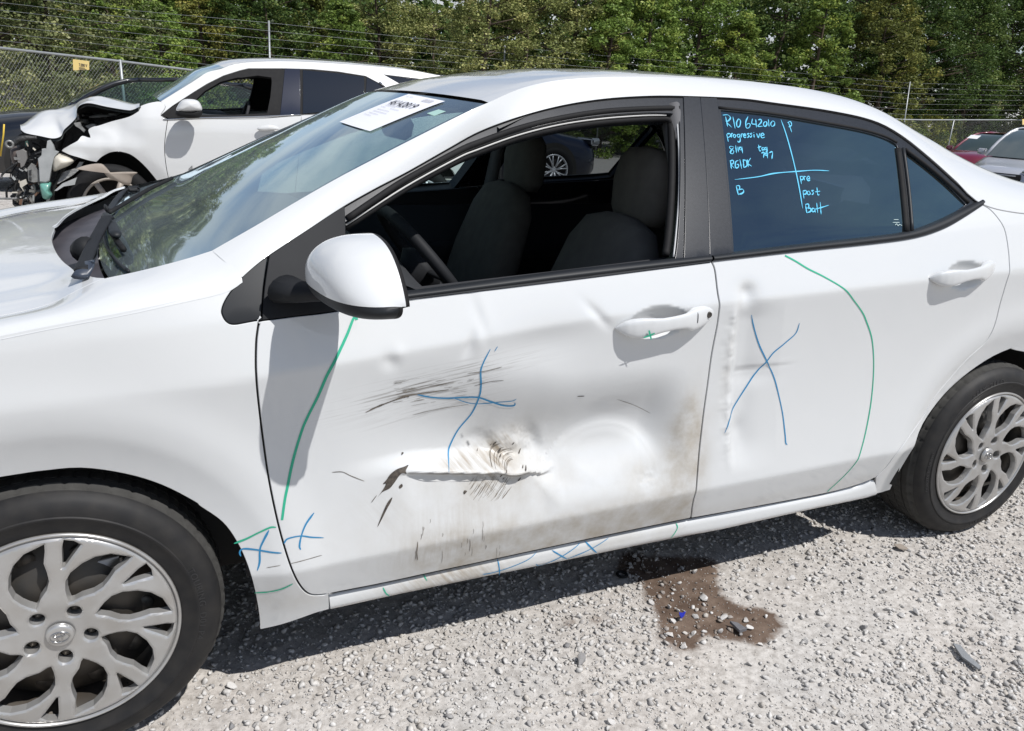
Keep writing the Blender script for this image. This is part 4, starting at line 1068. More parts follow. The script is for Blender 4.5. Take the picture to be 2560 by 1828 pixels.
# ---- wheels
def hub_cover_mesh():
    R0 = .2205
    cen = [16+45*k for k in range(8)]
    big = [(.074, 9), (.086, 13), (.100, 15.3), (.118, 16), (.138, 13.5), (.160, 8), (.178, 2.5), (.192, -4), (.202, -13.5), (.187, -13.2), (.163, -11.6), (.143, -12.4), (.124, -12.6), (.106, -9.5), (.090, -1), (.077, 5)]
    tri_ = [(.207, 20.5), (.205, 16), (.198, 12.5), (.178, 15), (.150, 19.3), (.149, 20.6), (.165, 20.8), (.19, 21.2)]
    lug = [57+72*k for k in range(5)]
    holes = []
    for c_ in cen:
        for sh in (big, tri_):
            kk = 1.13 if sh is big else 1.08
            q = [np.array([r*math.cos(math.radians(c_+a*kk if sh is big else c_+17+(a-17)*kk)), r*math.sin(math.radians(c_+a*kk if sh is big else c_+17+(a-17)*kk))]) for r, a in sh]
            holes.append(densify(np.array(q), .005))
    lugc = [np.array([.0545*math.cos(math.radians(a)), .0545*math.sin(math.radians(a))]) for a in lug]
    for c_ in lugc:
        holes.append(np.array([c_+.0135*np.array([math.cos(t), math.sin(t)]) for t in np.linspace(0, 2*math.pi, 24, endpoint=False)]))
    outer = np.array([[R0*math.cos(t), R0*math.sin(t)] for t in np.linspace(0, 2*math.pi, 140, endpoint=False)])
    V2, F, LI = cdt(outer, holes, .0036)
    r = np.hypot(V2[:, 0], V2[:, 1]); th = np.degrees(np.arctan2(V2[:, 1], V2[:, 0]))
    dist = np.full(len(V2), 9.0)
    for H_ in holes:
        hd = densify(H_, .003); d2 = np.sqrt(((V2[:, None, :]-hd[None])**2).sum(-1)).min(1); dist = np.minimum(dist, d2)
    z = .010*np.clip(1-((r-.11)/.13)**2, 0, 1)-.010*sstep(.205, .2205, r)-.012*sstep(.075, .035, r)*.3
    z = z-.0030*np.clip(1-dist/.0042, 0, 1)
    ph = ((th-16+22.5) % 45)-22.5                      # angle from the middle of the nearest large hole
    sp = np.clip((r-.06)/.05, 0, 1)
    z = z-.0040*sp*np.abs(((th-16) % 45)-22.5)/22.5*np.clip(1-(r/.215)**8, 0, 1)*0+.0035*sp*np.clip(.5-np.abs(((th-16-21) % 45)-22.5)/22.5, -1, 1)*np.clip(1-(r/.21)**8, 0, 1)
    V = np.stack([V2[:, 0], -z, V2[:, 1]], -1)
    Vs = [V]; Fs = [F]; base = len(V)
    for li, L in enumerate(LI):
        m = len(L); dp = .010 if li == 0 else (.022 if li > len(holes)-5 else .016)
        w_ = V[L].copy(); c_ = w_.mean(0)
        w_ = w_ + [0, dp, 0] if li == 0 else c_+(w_-c_)*[.93, 1, .93]+[0, dp, 0]
        Vs.append(w_); i0 = np.array(L); i1 = base+np.arange(m); base += m
        q1 = np.stack([i0, np.roll(i0, -1), i1], -1); q2 = np.stack([np.roll(i0, -1), np.roll(i1, -1), i1], -1)
        Fs += [q1, q2]
    me = mesh('hub_cover', np.concatenate(Vs), np.concatenate(Fs)); me.set_sharp_from_angle(angle=math.radians(20))
    return me, lugc
hub_me, lugc = hub_cover_mesh()
def wheel(cx, y0, rot, label=None, far=False, full=True):
    """wheel with its outer face towards -y (or +y for the far side)"""
    R = .309
    P = [(.205, .035), (.218, .012), (.222, .006), (.232, .004), (.250, -.002), (.252, -.0035), (.256, -.0035), (.258, -.001), (.270, .000), (.284, .006), (.2925, .013), (.2965, .020), (.3005, .025), (.3025, .036)]
    P += [(R, .042), (R, .062), (R-.010, .0625), (R-.010, .0675), (R, .067), (R, .098), (R-.010, .0985), (R-.010, .1035), (R, .103), (R, .134), (R-.010, .1345), (R-.010, .1395), (R, .139), (R, .170), (R-.004, .185), (.296, .200), (.27, .208), (.22, .205)]
    NS = 288; V = []; F = []
    for i, (r, h) in enumerate(P):
        for k in range(NS):
            t = 2*math.pi*k/NS; rr = r
            if .024 < h < .060 or .142 < h < .19 and r > .29:
                if k % 6 == 0 and h > .03: rr = r-.0035
            elif .067 <= h <= .134 and r > .308 and k % 4 == 0: rr = r-.003
            V.append((rr*math.cos(t), h, rr*math.sin(t)))
    for i in range(len(P)-1):
        for k in range(NS): F.append([i*NS+k, i*NS+(k+1) % NS, (i+1)*NS+(k+1) % NS, (i+1)*NS+k])
    me = mesh('tyre', V, F); me.set_sharp_from_angle(angle=math.radians(40))
    t = link('wheel', me, TYRE, None); me.materials.append(TREAD)
    idx = np.zeros(len(me.polygons), np.int32)
    for i in range(len(P)-1):
        if P[i][0] > .2985 and P[i+1][0] > .2985: idx[i*NS:(i+1)*NS] = 1
    me.polygons.foreach_set('material_index', idx)
    t.parent = car; t.location = Vector((cx, y0 if not far else WID-y0, .3175))-car.location; t.rotation_euler = (0, 0, math.pi if far else 0)
    if label: t['label'] = label
    hc = link('hub_cover', hub_me, M_['hub'], t, local=True); hc.rotation_euler = (0, -math.radians(rot), 0); hc.location = (0, .004, 0)
    MB().lathe([(.2135, .0015), (.2150, -.0035), (.2180, -.0050), (.2205, -.0030), (.2215, .004)], (0, 0, 0), 'y', 96).build('hub_lip', M_['hub'], hc, local=True)
    if full:
        mb = MB(); mb.lathe([(.2215, .004), (.2225, .012), (.205, .030), (.196, .060), (.190, .12), (.195, .19), (.215, .205)], (0, 0, 0), 'y', 72)
        mb.lathe([(.19, .070), (.150, .050), (.125, .034), (.10, .030), (.072, .026), (.04, .030), (.0001, .030)], (0, 0, 0), 'y', 48)
        for k in range(10):
            a = 2*math.pi*k/10; mb.lathe([(.0001, .052), (.018, .052), (.020, .058)], (.150*math.cos(a), -.004, .150*math.sin(a)), 'y', 12)
        mb.build('rim', M_['steel'], t, local=True)
        mb = MB(); mb.lathe([(.135, .075), (.133, .072), (.07, .072)], (0, 0, 0), 'y', 40); mb.box((.09, .07, .09), (.07, .05, .08), bev=.01); mb.build('brake_disc', M_['brake'], t, local=True)
        # badge
        mb = MB(); mb.lathe([(.0001, .000), (.020, .0), (.0225, .001), (.025, .0035), (.026, .008)], (0, -.0095, 0), 'y', 40); bd = mb.build('centre_cap', M_['hub'], t, local=True)
        mb = MB()
        def ell(a_, b_, c2, r_=.0011):
            P_ = [(c2[0]+a_*math.cos(u), -.0108, c2[1]+b_*math.sin(u)) for u in np.linspace(0, 2*math.pi, 33)]; mb.tube(P_, r_, 5, caps=False)
        ell(.0175, .0115, (0, 0)); ell(.0048, .0112, (0, 0), .0010); ell(.0112, .0042, (0, .0058), .0010)
        mb.build('centre_badge', M_['emblem'], t, local=True)
        for c_ in lugc:
            lg = MB().lathe([(.0001, .012), (.008, .012), (.0095, .016), (.0095, .03)], (c_[0], .004, c_[1]), 'y', 6).build('lug_nut', M_['steel'], t, local=True); lg.rotation_euler = (0, -math.radians(rot), 0)
    return t
TREAD = mat('dusty_tread', (.055, .054, .051), .85, spec=.2, var=(30, .6, (.03, .029, .028)))
TYRE = mat('tyre_rubber', (.012, .012, .013), .62, spec=.3, bump=(160, .12, .001), var=(26, .6, (.028, .026, .024)))
def tyre_text(wh, txt, ang, r=.262, size=.019, m=None):
    cu = bpy.data.curves.new('lettering', 'FONT'); cu.body = txt; cu.size = size; cu.extrude = .0006; cu.space_character = 1.15
    ob = bpy.data.objects.new('lettering', cu); COL.objects.link(ob); dg = bpy.context.evaluated_depsgraph_get(); me = bpy.data.meshes.new_from_object(ob.evaluated_get(dg))
    bpy.data.objects.remove(ob); co = np.zeros(len(me.vertices)*3); me.vertices.foreach_get('co', co); co = co.reshape(-1, 3)
    wtxt = co[:, 0].max()
    a = math.radians(ang)-(co[:, 0]-wtxt/2)/r; rr = r+co[:, 1]
    yv = np.interp(rr, [.25, .258, .272, .288, .300], [-.002, -.001, 0, .006, .014])-.0004-co[:, 2]
    out_ = np.stack([rr*np.cos(a), yv, rr*np.sin(a)], -1); me.vertices.foreach_set('co', out_.ravel()); me.update(); me.materials.clear()
    return link('sidewall_lettering', me, m or mat('tyre_letter', (.030, .030, .031), .5, spec=.3), wh, local=True)
w1 = wheel(0.0, .022, 0); w2 = wheel(2.703, .022, 8)
wheel(0.0, .022, 0, far=True, full=False); wheel(2.703, .022, 20, far=True, full=False)
tyre_text(w1, 'TOURING  D01 P4', 2, r=.256, size=.019); tyre_text(w2, 'APEX ZERO', 108, r=.254, size=.024); tyre_text(w2, 'QUALITY TOURING', 186, r=.264, size=.014); tyre_text(w2, 'APEX ZERO', -72, r=.254, size=.024)

# ---- under the body, wheel wells, interior
mb = MB(); mb.box((1.35, MID, .30), (4.2, 1.12, .17)); mb.box((1.35, .20, .27), (1.60, .22, .10)); mb.box((1.35, WID-.20, .27), (1.60, .22, .10))
mb.box((-.42, MID, .56), (.70, 1.1, .40)); mb.box((3.0, MID, .62), (1.0, 1.1, .50))
mb.box((.30, MID, .62), (.10, 1.45, .55)); mb.box((2.45, MID, .55), (.25, 1.1, .4)); mb.build('floor_pan', M_['under'], car, smooth=False)
for cx_ in (0.0, 2.70):
    for yy, s in ((.045, 1), (WID-.045, -1)):
        mb = MB(); a = np.linspace(math.radians(-8), math.radians(190), 40)
        G = [[[cx_+r*math.cos(t), yy+s*d, .316+r*math.sin(t)] for t in a] for r, d in ((.372, .0), (.385, .02), (.385, .33), (.02, .335))]
        mb.grid(np.array(G)); mb.build('wheel_well', M_['under'], car)
for yy in (.125, WID-.125):
    dy = .03 if yy < 1 else -.03
    MB().box((1.36, yy, .62), (2.0, .02, .62)).build('door_card', M_['interior'], car)
    for xx, ll in ((1.0, .8), (1.95, .6)): MB().box((xx, yy+dy, .73), (ll, .05, .10), bev=.02).build('arm_rest', M_['interior'], car)
MB().box((.62, .150, .80), (.35, .012, .10)).build('door_card_insert', M_['interior_grey'], car, smooth=False); MB().box((1.18, WID-.125, .86), (.42, .012, .14)).build('door_card_insert', M_['interior_grey'], car, smooth=False)
for o_ in (o_front, o_rear): panel('door_lining', o_, lambda a, b: (a, S(a, b)+.092, b), M_['interior'], car, h=.08, gap=.003, depth=.01, far=WID)
# dashboard
G = []
for y in np.linspace(.13, WID-.13, 24):
    q = (y-MID)/MID; hump = .03*math.exp(-((y-.50)/.17)**2)
    G.append([[x, y, z] for x, z in ((.17, .955), (.36, .985), (.55, .985+hump*.5), (.70, .975+hump), (.80, .93+hump), (.80, .86), (.76, .70), (.70, .50))])
mb = MB(); mb.grid(np.array(G)); mb.build('dashboard', mat('dash_plastic', (.030, .032, .036), .7, bump=(500, .2, .001)), car)
mb = MB(); mb.box((.95, MID, .55), (.7, .22, .3), bev=.03); mb.build('centre_console', M_['interior'], car)
# steering wheel
st = bpy.data.meshes.new('steering_wheel'); ax_ = np.array([.788, 0, .616]); u_ = np.array([0, 1, 0]); v_ = np.cross(ax_, u_)
mb = MB(); c0 = np.array([.897, .50, .925]); P = [c0+.184*(u_*math.cos(a)+v_*math.sin(a)) for a in np.linspace(0, 2*math.pi, 49)]
mb.tube(P, .0155, 12, caps=False); mb.tube([c0-ax_*.02, c0+u_*.18], .014, 8, flat=.6); mb.tube([c0-ax_*.02, c0-u_*.18], .014, 8, flat=.6); mb.tube([c0-ax_*.02, c0-v_*.17], .016, 8)
mb.lathe([(.0001, -.0)], c0, 'y', 4) if False else None
mb.tube([c0-ax_*.35, c0-ax_*.06, c0-ax_*.02, c0+ax_*.01], [.04, .045, .075, .05], 20); mb.build('steering_wheel', M_['black_plastic'], car)
# seats
def seat(yc, front=True):
    def pad(sts, n=22, pw=.62):
        """stations: centre, half width, half thickness, tilt axis"""
        G = []
        for c_, hw, ht, nx in sts:
            ring = []
            for k in range(n+1):
                a = 2*math.pi*k/n; ca, sa = math.cos(a), math.sin(a)
                ring.append(np.array([c_[0], yc, c_[1]])+np.array([0, 1, 0])*hw*math.copysign(abs(ca)**pw, ca)+np.array([nx[0], 0, nx[1]])*ht*math.copysign(abs(sa)**pw, sa))
            G.append(ring)
        return np.array(G)
    nx = (.97, -.26); h = (1, -.12)
    back = pad([((1.29, .42), .10, .03, nx), ((1.30, .46), .23, .07, nx), ((1.345, .62), .25, .075, nx), ((1.40, .80), .245, .070, nx), ((1.455, .96), .215, .062, nx), ((1.475, 1.03), .16, .050, nx), ((1.485, 1.055), .07, .03, nx), ((1.486, 1.06), .005, .005, nx)])
    b = MB().grid(back[:, ::-1]).build('seat_back', M_['fabric'], car)
    MB().box((1.335, yc, .70), (.03, .24, .30), rot=Matrix.Rotation(math.radians(15), 3, 'Y'), bev=.012).build('back_insert', M_['fabric_grey'], b, local=True) if False else None
    hd = pad([((1.535, 1.025), .02, .01, h), ((1.535, 1.035), .10, .040, h), ((1.54, 1.07), .125, .052, h), ((1.545, 1.15), .130, .055, h), ((1.55, 1.21), .118, .048, h), ((1.552, 1.242), .08, .034, h), ((1.553, 1.252), .005, .005, h)], pw=.7)
    MB().grid(hd[:, ::-1]).build('headrest', M_['fabric'], car)
    mb = MB(); mb.tube([(1.50, yc-.06, .98), (1.535, yc-.06, 1.07)], .006, 6); mb.tube([(1.50, yc+.06, .98), (1.535, yc+.06, 1.07)], .006, 6); mb.build('headrest_post', M_['steel'], car)
    mb = MB(); mb.box((1.08, yc, .47), (.50, .48, .15), bev=.05); mb.build('seat_cushion', M_['fabric'], car)
seat(.47); seat(WID-.47)
mb = MB(); mb.box((2.30, MID, .72), (.16, 1.25, .55), rot=Matrix.Rotation(math.radians(18), 3, 'Y'), bev=.05); mb.box((2.05, MID, .46), (.5, 1.25, .16), bev=.05)
for yy in (.45, MID, WID-.45): mb.box((2.40, yy, 1.02), (.09, .24, .14), bev=.04)
mb.build('rear_bench', M_['fabric'], car)
mb = MB(); mb.box((2.72, MID, .97), (.6, 1.3, .02)); mb.build('parcel_shelf', M_['interior'], car, smooth=False)
rows = []
for x in np.linspace(1.0, 2.5, 20):
    u = np.array([np.interp(x, U3[:, 0], U3[:, k]) for k in (1, 2)]); a = u[0]-.03
    rows.append([[x, a+(WID-2*a)*s_, u[1]-.035-.03*abs(2*s_-1)**6] for s_ in np.linspace(0, 1, 15)])
mb = MB(); mb.grid(np.array(rows)); mb.build('headliner', M_['headliner'], car)
# inner pillars
mb = MB()
for s in (1, -1):
    f_ = (lambda y: y) if s > 0 else (lambda y: WID-y)
    mb.tube([(1.50, f_(.17), .60), (1.51, f_(.19), .95), (1.52, f_(.27), 1.2), (1.52, f_(.35), 1.36)], [.05, .045, .035, .035], 10, flat=.6)
    mb.tube([(.52, f_(.20), 1.02), (.72, f_(.27), 1.17), (.95, f_(.34), 1.28), (1.2, f_(.40), 1.345), (1.7, f_(.42), 1.37), (2.1, f_(.40), 1.34), (2.4, f_(.34), 1.22), (2.6, f_(.30), 1.08)], .022, 10)
mb.build('inner_pillar', mat('pillar_trim', (.10, .10, .105), .8), car)
# interior mirror and the sheet of paper behind the glass
mb = MB(); mb.box((.93, MID+.02, 1.262), (.035, .24, .065), rot=Matrix.Rotation(math.radians(12), 3, 'Y'), bev=.015); mb.tube([(.90, MID, 1.345), (.925, MID, 1.28)], .010, 8); mb.build('interior_mirror', M_['interior_grey'], car)
# ---- cowl, wipers
def wsP(px, py, lift=.0):
    """point on the windscreen seen at (px, py)"""
    best = None
    t, s_ = .5, .5
    for it in range(60):
        P0 = ws(t, s_); e = 1e-3
        d = P0-CC; q = np.array([d@CR/(d@CF), d@CU/(d@CF)]); tgt = np.array([(px-W0/2)/CP['f'], -(py-H0/2)/CP['f']])
        r_ = tgt-q
        if np.linalg.norm(r_) < 1e-6: break
        J = []
        for a, b in ((e, 0), (0, e)):
            d2 = ws(t+a, s_+b)-CC; J.append((np.array([d2@CR/(d2@CF), d2@CU/(d2@CF)])-q)/e)
        st_ = np.linalg.lstsq(np.array(J).T, r_, rcond=None)[0]; t = float(np.clip(t+st_[0]*.8, 0, 1)); s_ = float(np.clip(s_+st_[1]*.8, 0, 1))
    return t, s_
pc = [wsP(*q) for q in C('P8', (52, 482), (485, 617), (1552, 190), (1035, 88))]
def sheet(corners, m, name, lift, parent, n=12):
    G = []
    for i in range(n+1):
        row = []
        for j in range(n+1):
            u, v = i/n, j/n
            t = (1-u)*(1-v)*corners[0][0]+u*(1-v)*corners[1][0]+u*v*corners[2][0]+(1-u)*v*corners[3][0]
            s_ = (1-u)*(1-v)*corners[0][1]+u*(1-v)*corners[1][1]+u*v*corners[2][1]+(1-u)*v*corners[3][1]
            p = ws(t, s_); nn = np.cross(ws(t, s_+.002)-ws(t, s_-.002), ws(t+.002, s_)-ws(t-.002, s_)); nn /= np.linalg.norm(nn)
            if nn[2] < 0: nn = -nn
            row.append(p+nn*lift)
        G.append(row)
    return MB().grid(np.array(G)).build(name, m, parent)
paper = root('paper_sheet', 'white printed sheet numbered 46142819 lying on the sedan windscreen', 'paper sheet', tuple(ws(*pc[0])))
psh = sheet(pc, M_['paper'], 'sheet', .0005, paper)
def sheet_pt(u, v, lift=.0018):
    t = (1-u)*(1-v)*pc[0][0]+u*(1-v)*pc[1][0]+u*v*pc[2][0]+(1-u)*v*pc[3][0]
    s_ = (1-u)*(1-v)*pc[0][1]+u*(1-v)*pc[1][1]+u*v*pc[2][1]+(1-u)*v*pc[3][1]
    return ws(t, s_)+np.array([-.5, 0, .86])*lift
def text_on(txt, size, mapf, name, m, parent, space=1.0, bold=0.0):
    cu = bpy.data.curves.new('lettering', 'FONT'); cu.body = txt; cu.size = size; cu.space_character = space; cu.offset = bold
    ob = bpy.data.objects.new('lettering', cu); COL.objects.link(ob); dg = bpy.context.evaluated_depsgraph_get(); me = bpy.data.meshes.new_from_object(ob.evaluated_get(dg))
    bpy.data.objects.remove(ob); co = np.zeros(len(me.vertices)*3); me.vertices.foreach_get('co', co); co = co.reshape(-1, 3)
    co = np.array([mapf(x, y) for x, y, _ in co]); me.vertices.foreach_set('co', co.ravel()); me.update(); me.materials.clear()
    return link(name, me, m, parent)
# the sheet: u runs across the line of figures, v runs up the page
text_on('46142819', 1.0, lambda x, y: sheet_pt(.12+x*.178, .645+y*.20, .0022), 'printed_number', M_['print'], paper, bold=.0)
mb = MB()
def q4(u0, v0, u1, v1): P = [sheet_pt(u0, v0, .0021), sheet_pt(u1, v0, .0021), sheet_pt(u1, v1, .0021), sheet_pt(u0, v1, .0021)]; mb.add(P, [[0, 1, 2, 3]])
for k in range(16): q4(.66+k*.0135, .87, .66+k*.0135+.007, .945)
for (v, u0, u1) in ((.92, .12, .20), (.92, .24, .33), (.63, .18, .62), (.60, .18, .50), (.55, .15, .3), (.55, .45, .7), (.48, .2, .55), (.42, .2, .62), (.36, .2, .48), (.30, .18, .4)):
    x = u0
    while x < u1: l = random.uniform(.012, .03); q4(x, v, x+l, v+.008); x += l+.010
mb.build('printed_lines', mat('print_grey', (.30, .30, .34), .7), paper, smooth=False)
sheet([wsP(*q) for q in C('P8', (1285, 350), (1395, 385), (1560, 322), (1455, 293))], mat('inspection_sticker', (.34, .52, .47), .7), 'sticker', -.002, car)
# wipers
def W4(u, v, z=None, y=None): px, py = C('W4', (u, v))[0]; return at(px, py, z=z) if z is not None else at(px, py, y=y)
def onws(u, v, lift):
    t, s_ = wsP(*C('W4', (u, v))[0]); return ws(t, s_)+np.array([-.4, 0, .9])*lift
def wiper(arm, blade, name_label):
    pass
zA = 1.0
MB().tube([W4(590, 1010, z=.985), W4(620, 960, z=1.0)], [.028, .024], 14).build('wiper_pivot', M_['black_plastic'], car)
P = [W4(560, 1280, z=1.005), W4(700, 950, z=1.01), W4(830, 700, z=1.02), W4(905, 565, z=1.03), W4(965, 560, z=1.03)]
arm = MB().tube(resample(np.array(catmull(P, 6)), 30), [.0135]*30, 8, flat=.4).build('wiper_arm', M_['black_plastic'], car)
MB().tube([W4(545, 1360, z=1.0), W4(640, 1190, z=1.006), W4(720, 1165, z=1.010)], [.016, .015, .010], 8, flat=.4).build('arm_cover', mat('arm_cover_blue', (.035, .045, .065), .4), arm, local=True)
P = [onws(870, 620, .012), onws(950, 720, .016), onws(1050, 900, .018), onws(1170, 1060, .012)]
MB().tube(resample(np.array(P), 16), .007, 8).build('wiper_blade', M_['rubber'], arm, local=True)
P = [onws(960, 640, .03), onws(1040, 760, .034), onws(1130, 970, .03)]
MB().tube(resample(np.array(P), 12), [.006, .010, .012, .013, .013, .013, .013, .013, .013, .014, .014, .010], 8, flat=.6).build('wiper_spoiler', M_['trim'], arm, local=True)
P = [onws(965, 545, .012), onws(1200, 395, .010), onws(1500, 215, .010), onws(1800, 60, .008)]
wb2 = MB().tube(resample(np.array(P), 24), .0065, 8).build('wiper_blade', M_['rubber'], car)
P = [onws(670, 620, .02), onws(850, 550, .022), onws(960, 540, .02)]
MB().tube(resample(np.array(P), 10), .011, 8, flat=.5).build('wiper_arm', M_['black_plastic'], car)
P = [onws(690, 600, .008), onws(860, 430, .010), onws(1040, 300, .012), onws(1290, 190, .012)]
MB().tube(resample(np.array(P), 16), [.010]*16, 8, flat=.35).build('wiper_arm', M_['trim'], car)
MB().box(onws(1290, 215, .010), (.04, .05, .02), bev=.008).build('wiper_pivot', M_['black_plastic'], car)
P = [onws(850, 700, .003), onws(900, 930, .003), onws(1040, 1160, .003), onws(1210, 1310, .003)]
MB().tube(resample(np.array(catmull(P, 5)), 24), .004, 6).build('washer_hose', M_['trim'], car)
mb = MB()
for k in range(9): mb.box(onws(930+k*14, 370-k*7, .004), (.002, .06, .003))
mb.build('cowl_vent', mat('vent_grey', (.16, .16, .17), .6), car, smooth=False)
# dark ledge under the bonnet edge
rows = []
for q in np.linspace(0, 1, 30):
    y = .14+(WID-.28)*q; k_ = 1-abs(2*q-1)**2.3
    a = np.array([.146-.17*k_, y, .985-.01*k_]); b = ws(.0, float(np.clip((y-.145)/(WID-.29), .004, .996)))
    rows.append([a-[.06, 0, .06], a-[0, 0, .04], a+(b-a)*.4-[0, 0, .030], b+[-.004, 0, -.012]])
mb = MB(); mb.grid(np.array(rows)); mb.build('cowl_trough', M_['cowl'], car)

# ------------------------------------------------------------------ ground
def gz(x, y):
    return -.28*sstep(11, 21, np.hypot(np.asarray(x)-.25, np.asarray(y)+1.5))
GP = dict(x0=-1.6, x1=6.2, y0=-1.7, y1=1.9)
STAIN = [at(*p, z=0.0)[:2] for p in C('G5', (640, 400), (760, 385), (850, 430), (1000, 420), (1250, 430), (1400, 425), (1500, 460), (1530, 560), (1520, 640), (1550, 760), (1640, 830), (1760, 885), (1900, 880), (2040, 950), (2110, 1010), (2130, 1080), (2030, 1160), (1960, 1260), (1840, 1240), (1780, 1210), (1650, 1205), (1500, 1180), (1400, 1150), (1370, 1200), (1330, 1310), (1230, 1300), (1120, 1290), (985, 1200), (965, 1100), (950, 980), (920, 900), (840, 790), (810, 700), (760, 670), (700, 620), (590, 600), (572, 540))]
STAIN = np.array(STAIN)
BST = [np.array(at(*p, z=0.0)[:2]) for p in C('G5', (150, 1050), (400, 1030), (900, 960))]+[at(*p, z=0.)[:2] for p in ((1210, 1590), (820, 1690))]
def stain_f(x, y):
    Q = np.stack([x, y], -1); ins = inside(Q, STAIN); sg = densify(STAIN, .01)
    d = np.full(len(Q), 9.); near = (np.abs(Q-STAIN.mean(0)) < 1.2).all(1); q = Q[near]
    if len(q):
        dd = np.full(len(q), 9.)
        for k in range(0, len(sg), 40): dd = np.minimum(dd, np.sqrt(((q[:, None]-sg[None, k:k+40])**2).sum(-1)).min(1))
        d[near] = dd
    d = np.where(ins, d, -d); s_ = np.clip(.5+d/.07, 0, 1)
    for i, c_ in enumerate(BST[:2]): s_ = np.maximum(s_, .55*np.exp(-((np.hypot(x-c_[0], y-c_[1]))/.035)**2))
    return s_
def gheight(x, y):
    return .008*vnoise(x, y, 3.0, 21)+.004*vnoise(x, y, 11, 22)+.0025*vnoise(x, y, 34, 23)+.0015*vnoise(x, y, 90, 24)
def gravel_amt(x, y):
    """how much loose stone lies at a place, 0..1"""
    a = .56+.85*vnoise(x*.8, y*1.6, 3.1, 31)+.6*vnoise(x, y, 8, 32)
    p1 = at(1150, 1650, z=0.); a = a+.5*np.exp(-((x-p1[0])/.35)**2-((y-p1[1])/.14)**2)+.35*sstep(.1, .5, y)
    return np.clip(a, .06, 1)
gx, gy = np.arange(GP['x0'], GP['x1'], .0135), np.arange(GP['y0'], GP['y1'], .0135)
XX, YY = np.meshgrid(gx, gy); edge = np.minimum.reduce([XX-GP['x0'], GP['x1']-XX, YY-GP['y0'], GP['y1']-YY]); fade = sstep(0, .5, edge)
ZZ = .003+(.006+gheight(XX, YY))*fade+rng.normal(0, .0009, XX.shape)*fade
nb_, na_ = XX.shape; ii = np.arange(nb_*na_).reshape(nb_, na_)
FQ = np.stack([ii[:-1, :-1].ravel(), ii[:-1, 1:].ravel(), ii[1:, 1:].ravel(), ii[1:, :-1].ravel()], -1)
def ground_mat(name, near):
    m = bpy.data.materials.new(name); m.use_nodes = True; nt = m.node_tree; b = nt.nodes['Principled BSDF']; L = nt.links
    b.inputs['Roughness'].default_value = .95; b.inputs['Specular IOR Level'].default_value = .2
    t = nt.nodes.new('ShaderNodeTexCoord')
    def nz(sc, det=6, ro=.6):
        n_ = nt.nodes.new('ShaderNodeTexNoise'); n_.inputs['Scale'].default_value = sc; n_.inputs['Detail'].default_value = det; n_.inputs['Roughness'].default_value = ro
        L.new(t.outputs['Object'], n_.inputs['Vector']); return n_.outputs['Fac']
    def ramp(f, *st):
        r_ = nt.nodes.new('ShaderNodeValToRGB'); e = r_.color_ramp.elements
        while len(e) < len(st): e.new(.5)
        for k, (p, c_) in enumerate(st): e[k].position = p; e[k].color = (*c_, 1)
        L.new(f, r_.inputs[0]); return r_.outputs[0]
    def mixn(f, a, c_, mode='MIX'):
        x = nt.nodes.new('ShaderNodeMix'); x.data_type = 'RGBA'; x.blend_type = mode
        if isinstance(f, float): x.inputs['Factor'].default_value = f
        else: L.new(f, x.inputs['Factor'])
        for k, v in (('A', a), ('B', c_)):
            if isinstance(v, tuple): x.inputs[k].default_value = (*v, 1)
            else: L.new(v, x.inputs[k])
        return x.outputs['Result']
    base = ramp(nz(1.7), (.3, (.43, .40, .37)), (.5, (.49, .465, .435)), (.7, (.46, .445, .425)))
    fine = ramp(nz(75, 5, .7), (.25, (.62, .60, .58)), (.55, (1, 1, 1)), (.8, (1.12, 1.11, 1.1)))
    col = mixn(1.0, base, fine, 'MULTIPLY')
    vo = nt.nodes.new('ShaderNodeTexVoronoi'); vo.inputs['Scale'].default_value = 42 if near else 26; L.new(t.outputs['Object'], vo.inputs['Vector'])
    pv = ramp(vo.outputs['Distance'], (.0, (1.1, 1.1, 1.1)), (.45, (1, 1, 1)), (.75, (.72, .71, .70)))
    col = mixn(.6 if near else .9, col, pv, 'MULTIPLY')
    if near:
        a = nt.nodes.new('ShaderNodeAttribute'); a.attribute_name = 'stain'
        ad_ = nt.nodes.new('ShaderNodeMath'); ad_.operation = 'ADD'; L.new(a.outputs['Fac'], ad_.inputs[0])
        s_ = nt.nodes.new('ShaderNodeMath'); s_.operation = 'MULTIPLY_ADD'; s_.inputs[1].default_value = .7; s_.inputs[2].default_value = -.35; L.new(nz(45, 6), s_.inputs[0]); L.new(s_.outputs[0], ad_.inputs[1])
        mr = nt.nodes.new('ShaderNodeMapRange'); mr.inputs['From Min'].default_value = .34; mr.inputs['From Max'].default_value = .70; L.new(ad_.outputs[0], mr.inputs[0])
        wet = ramp(nz(14, 5), (.3, (.075, .050, .036)), (.5, (.12, .085, .064)), (.7, (.175, .130, .10)))
        col = mixn(mr.outputs[0], col, wet)
        mk = nt.nodes.new('ShaderNodeMapRange'); mk.inputs['From Min'].default_value = 1.05; mk.inputs['From Max'].default_value = 1.5; L.new(a.outputs['Fac'], mk.inputs[0]); col = mixn(mk.outputs[0], col, (.022, .016, .013))
        rr = nt.nodes.new('ShaderNodeMapRange'); rr.inputs['To Min'].default_value = .95; rr.inputs['To Max'].default_value = .72; L.new(mr.outputs[0], rr.inputs[0]); L.new(rr.outputs[0], b.inputs['Roughness'])
    L.new(col, b.inputs['Base Color'])
    bm_ = nt.nodes.new('ShaderNodeBump'); bm_.inputs['Strength'].default_value = .55; bm_.inputs['Distance'].default_value = .006
    ms = nt.nodes.new('ShaderNodeMath'); ms.operation = 'SUBTRACT'; L.new(nz(60, 8, .65), ms.inputs[0])
    if near: L.new(nz(9, 3), ms.inputs[1]); 
    else: L.new(vo.outputs['Distance'], ms.inputs[1]); bm_.inputs['Distance'].default_value = .02
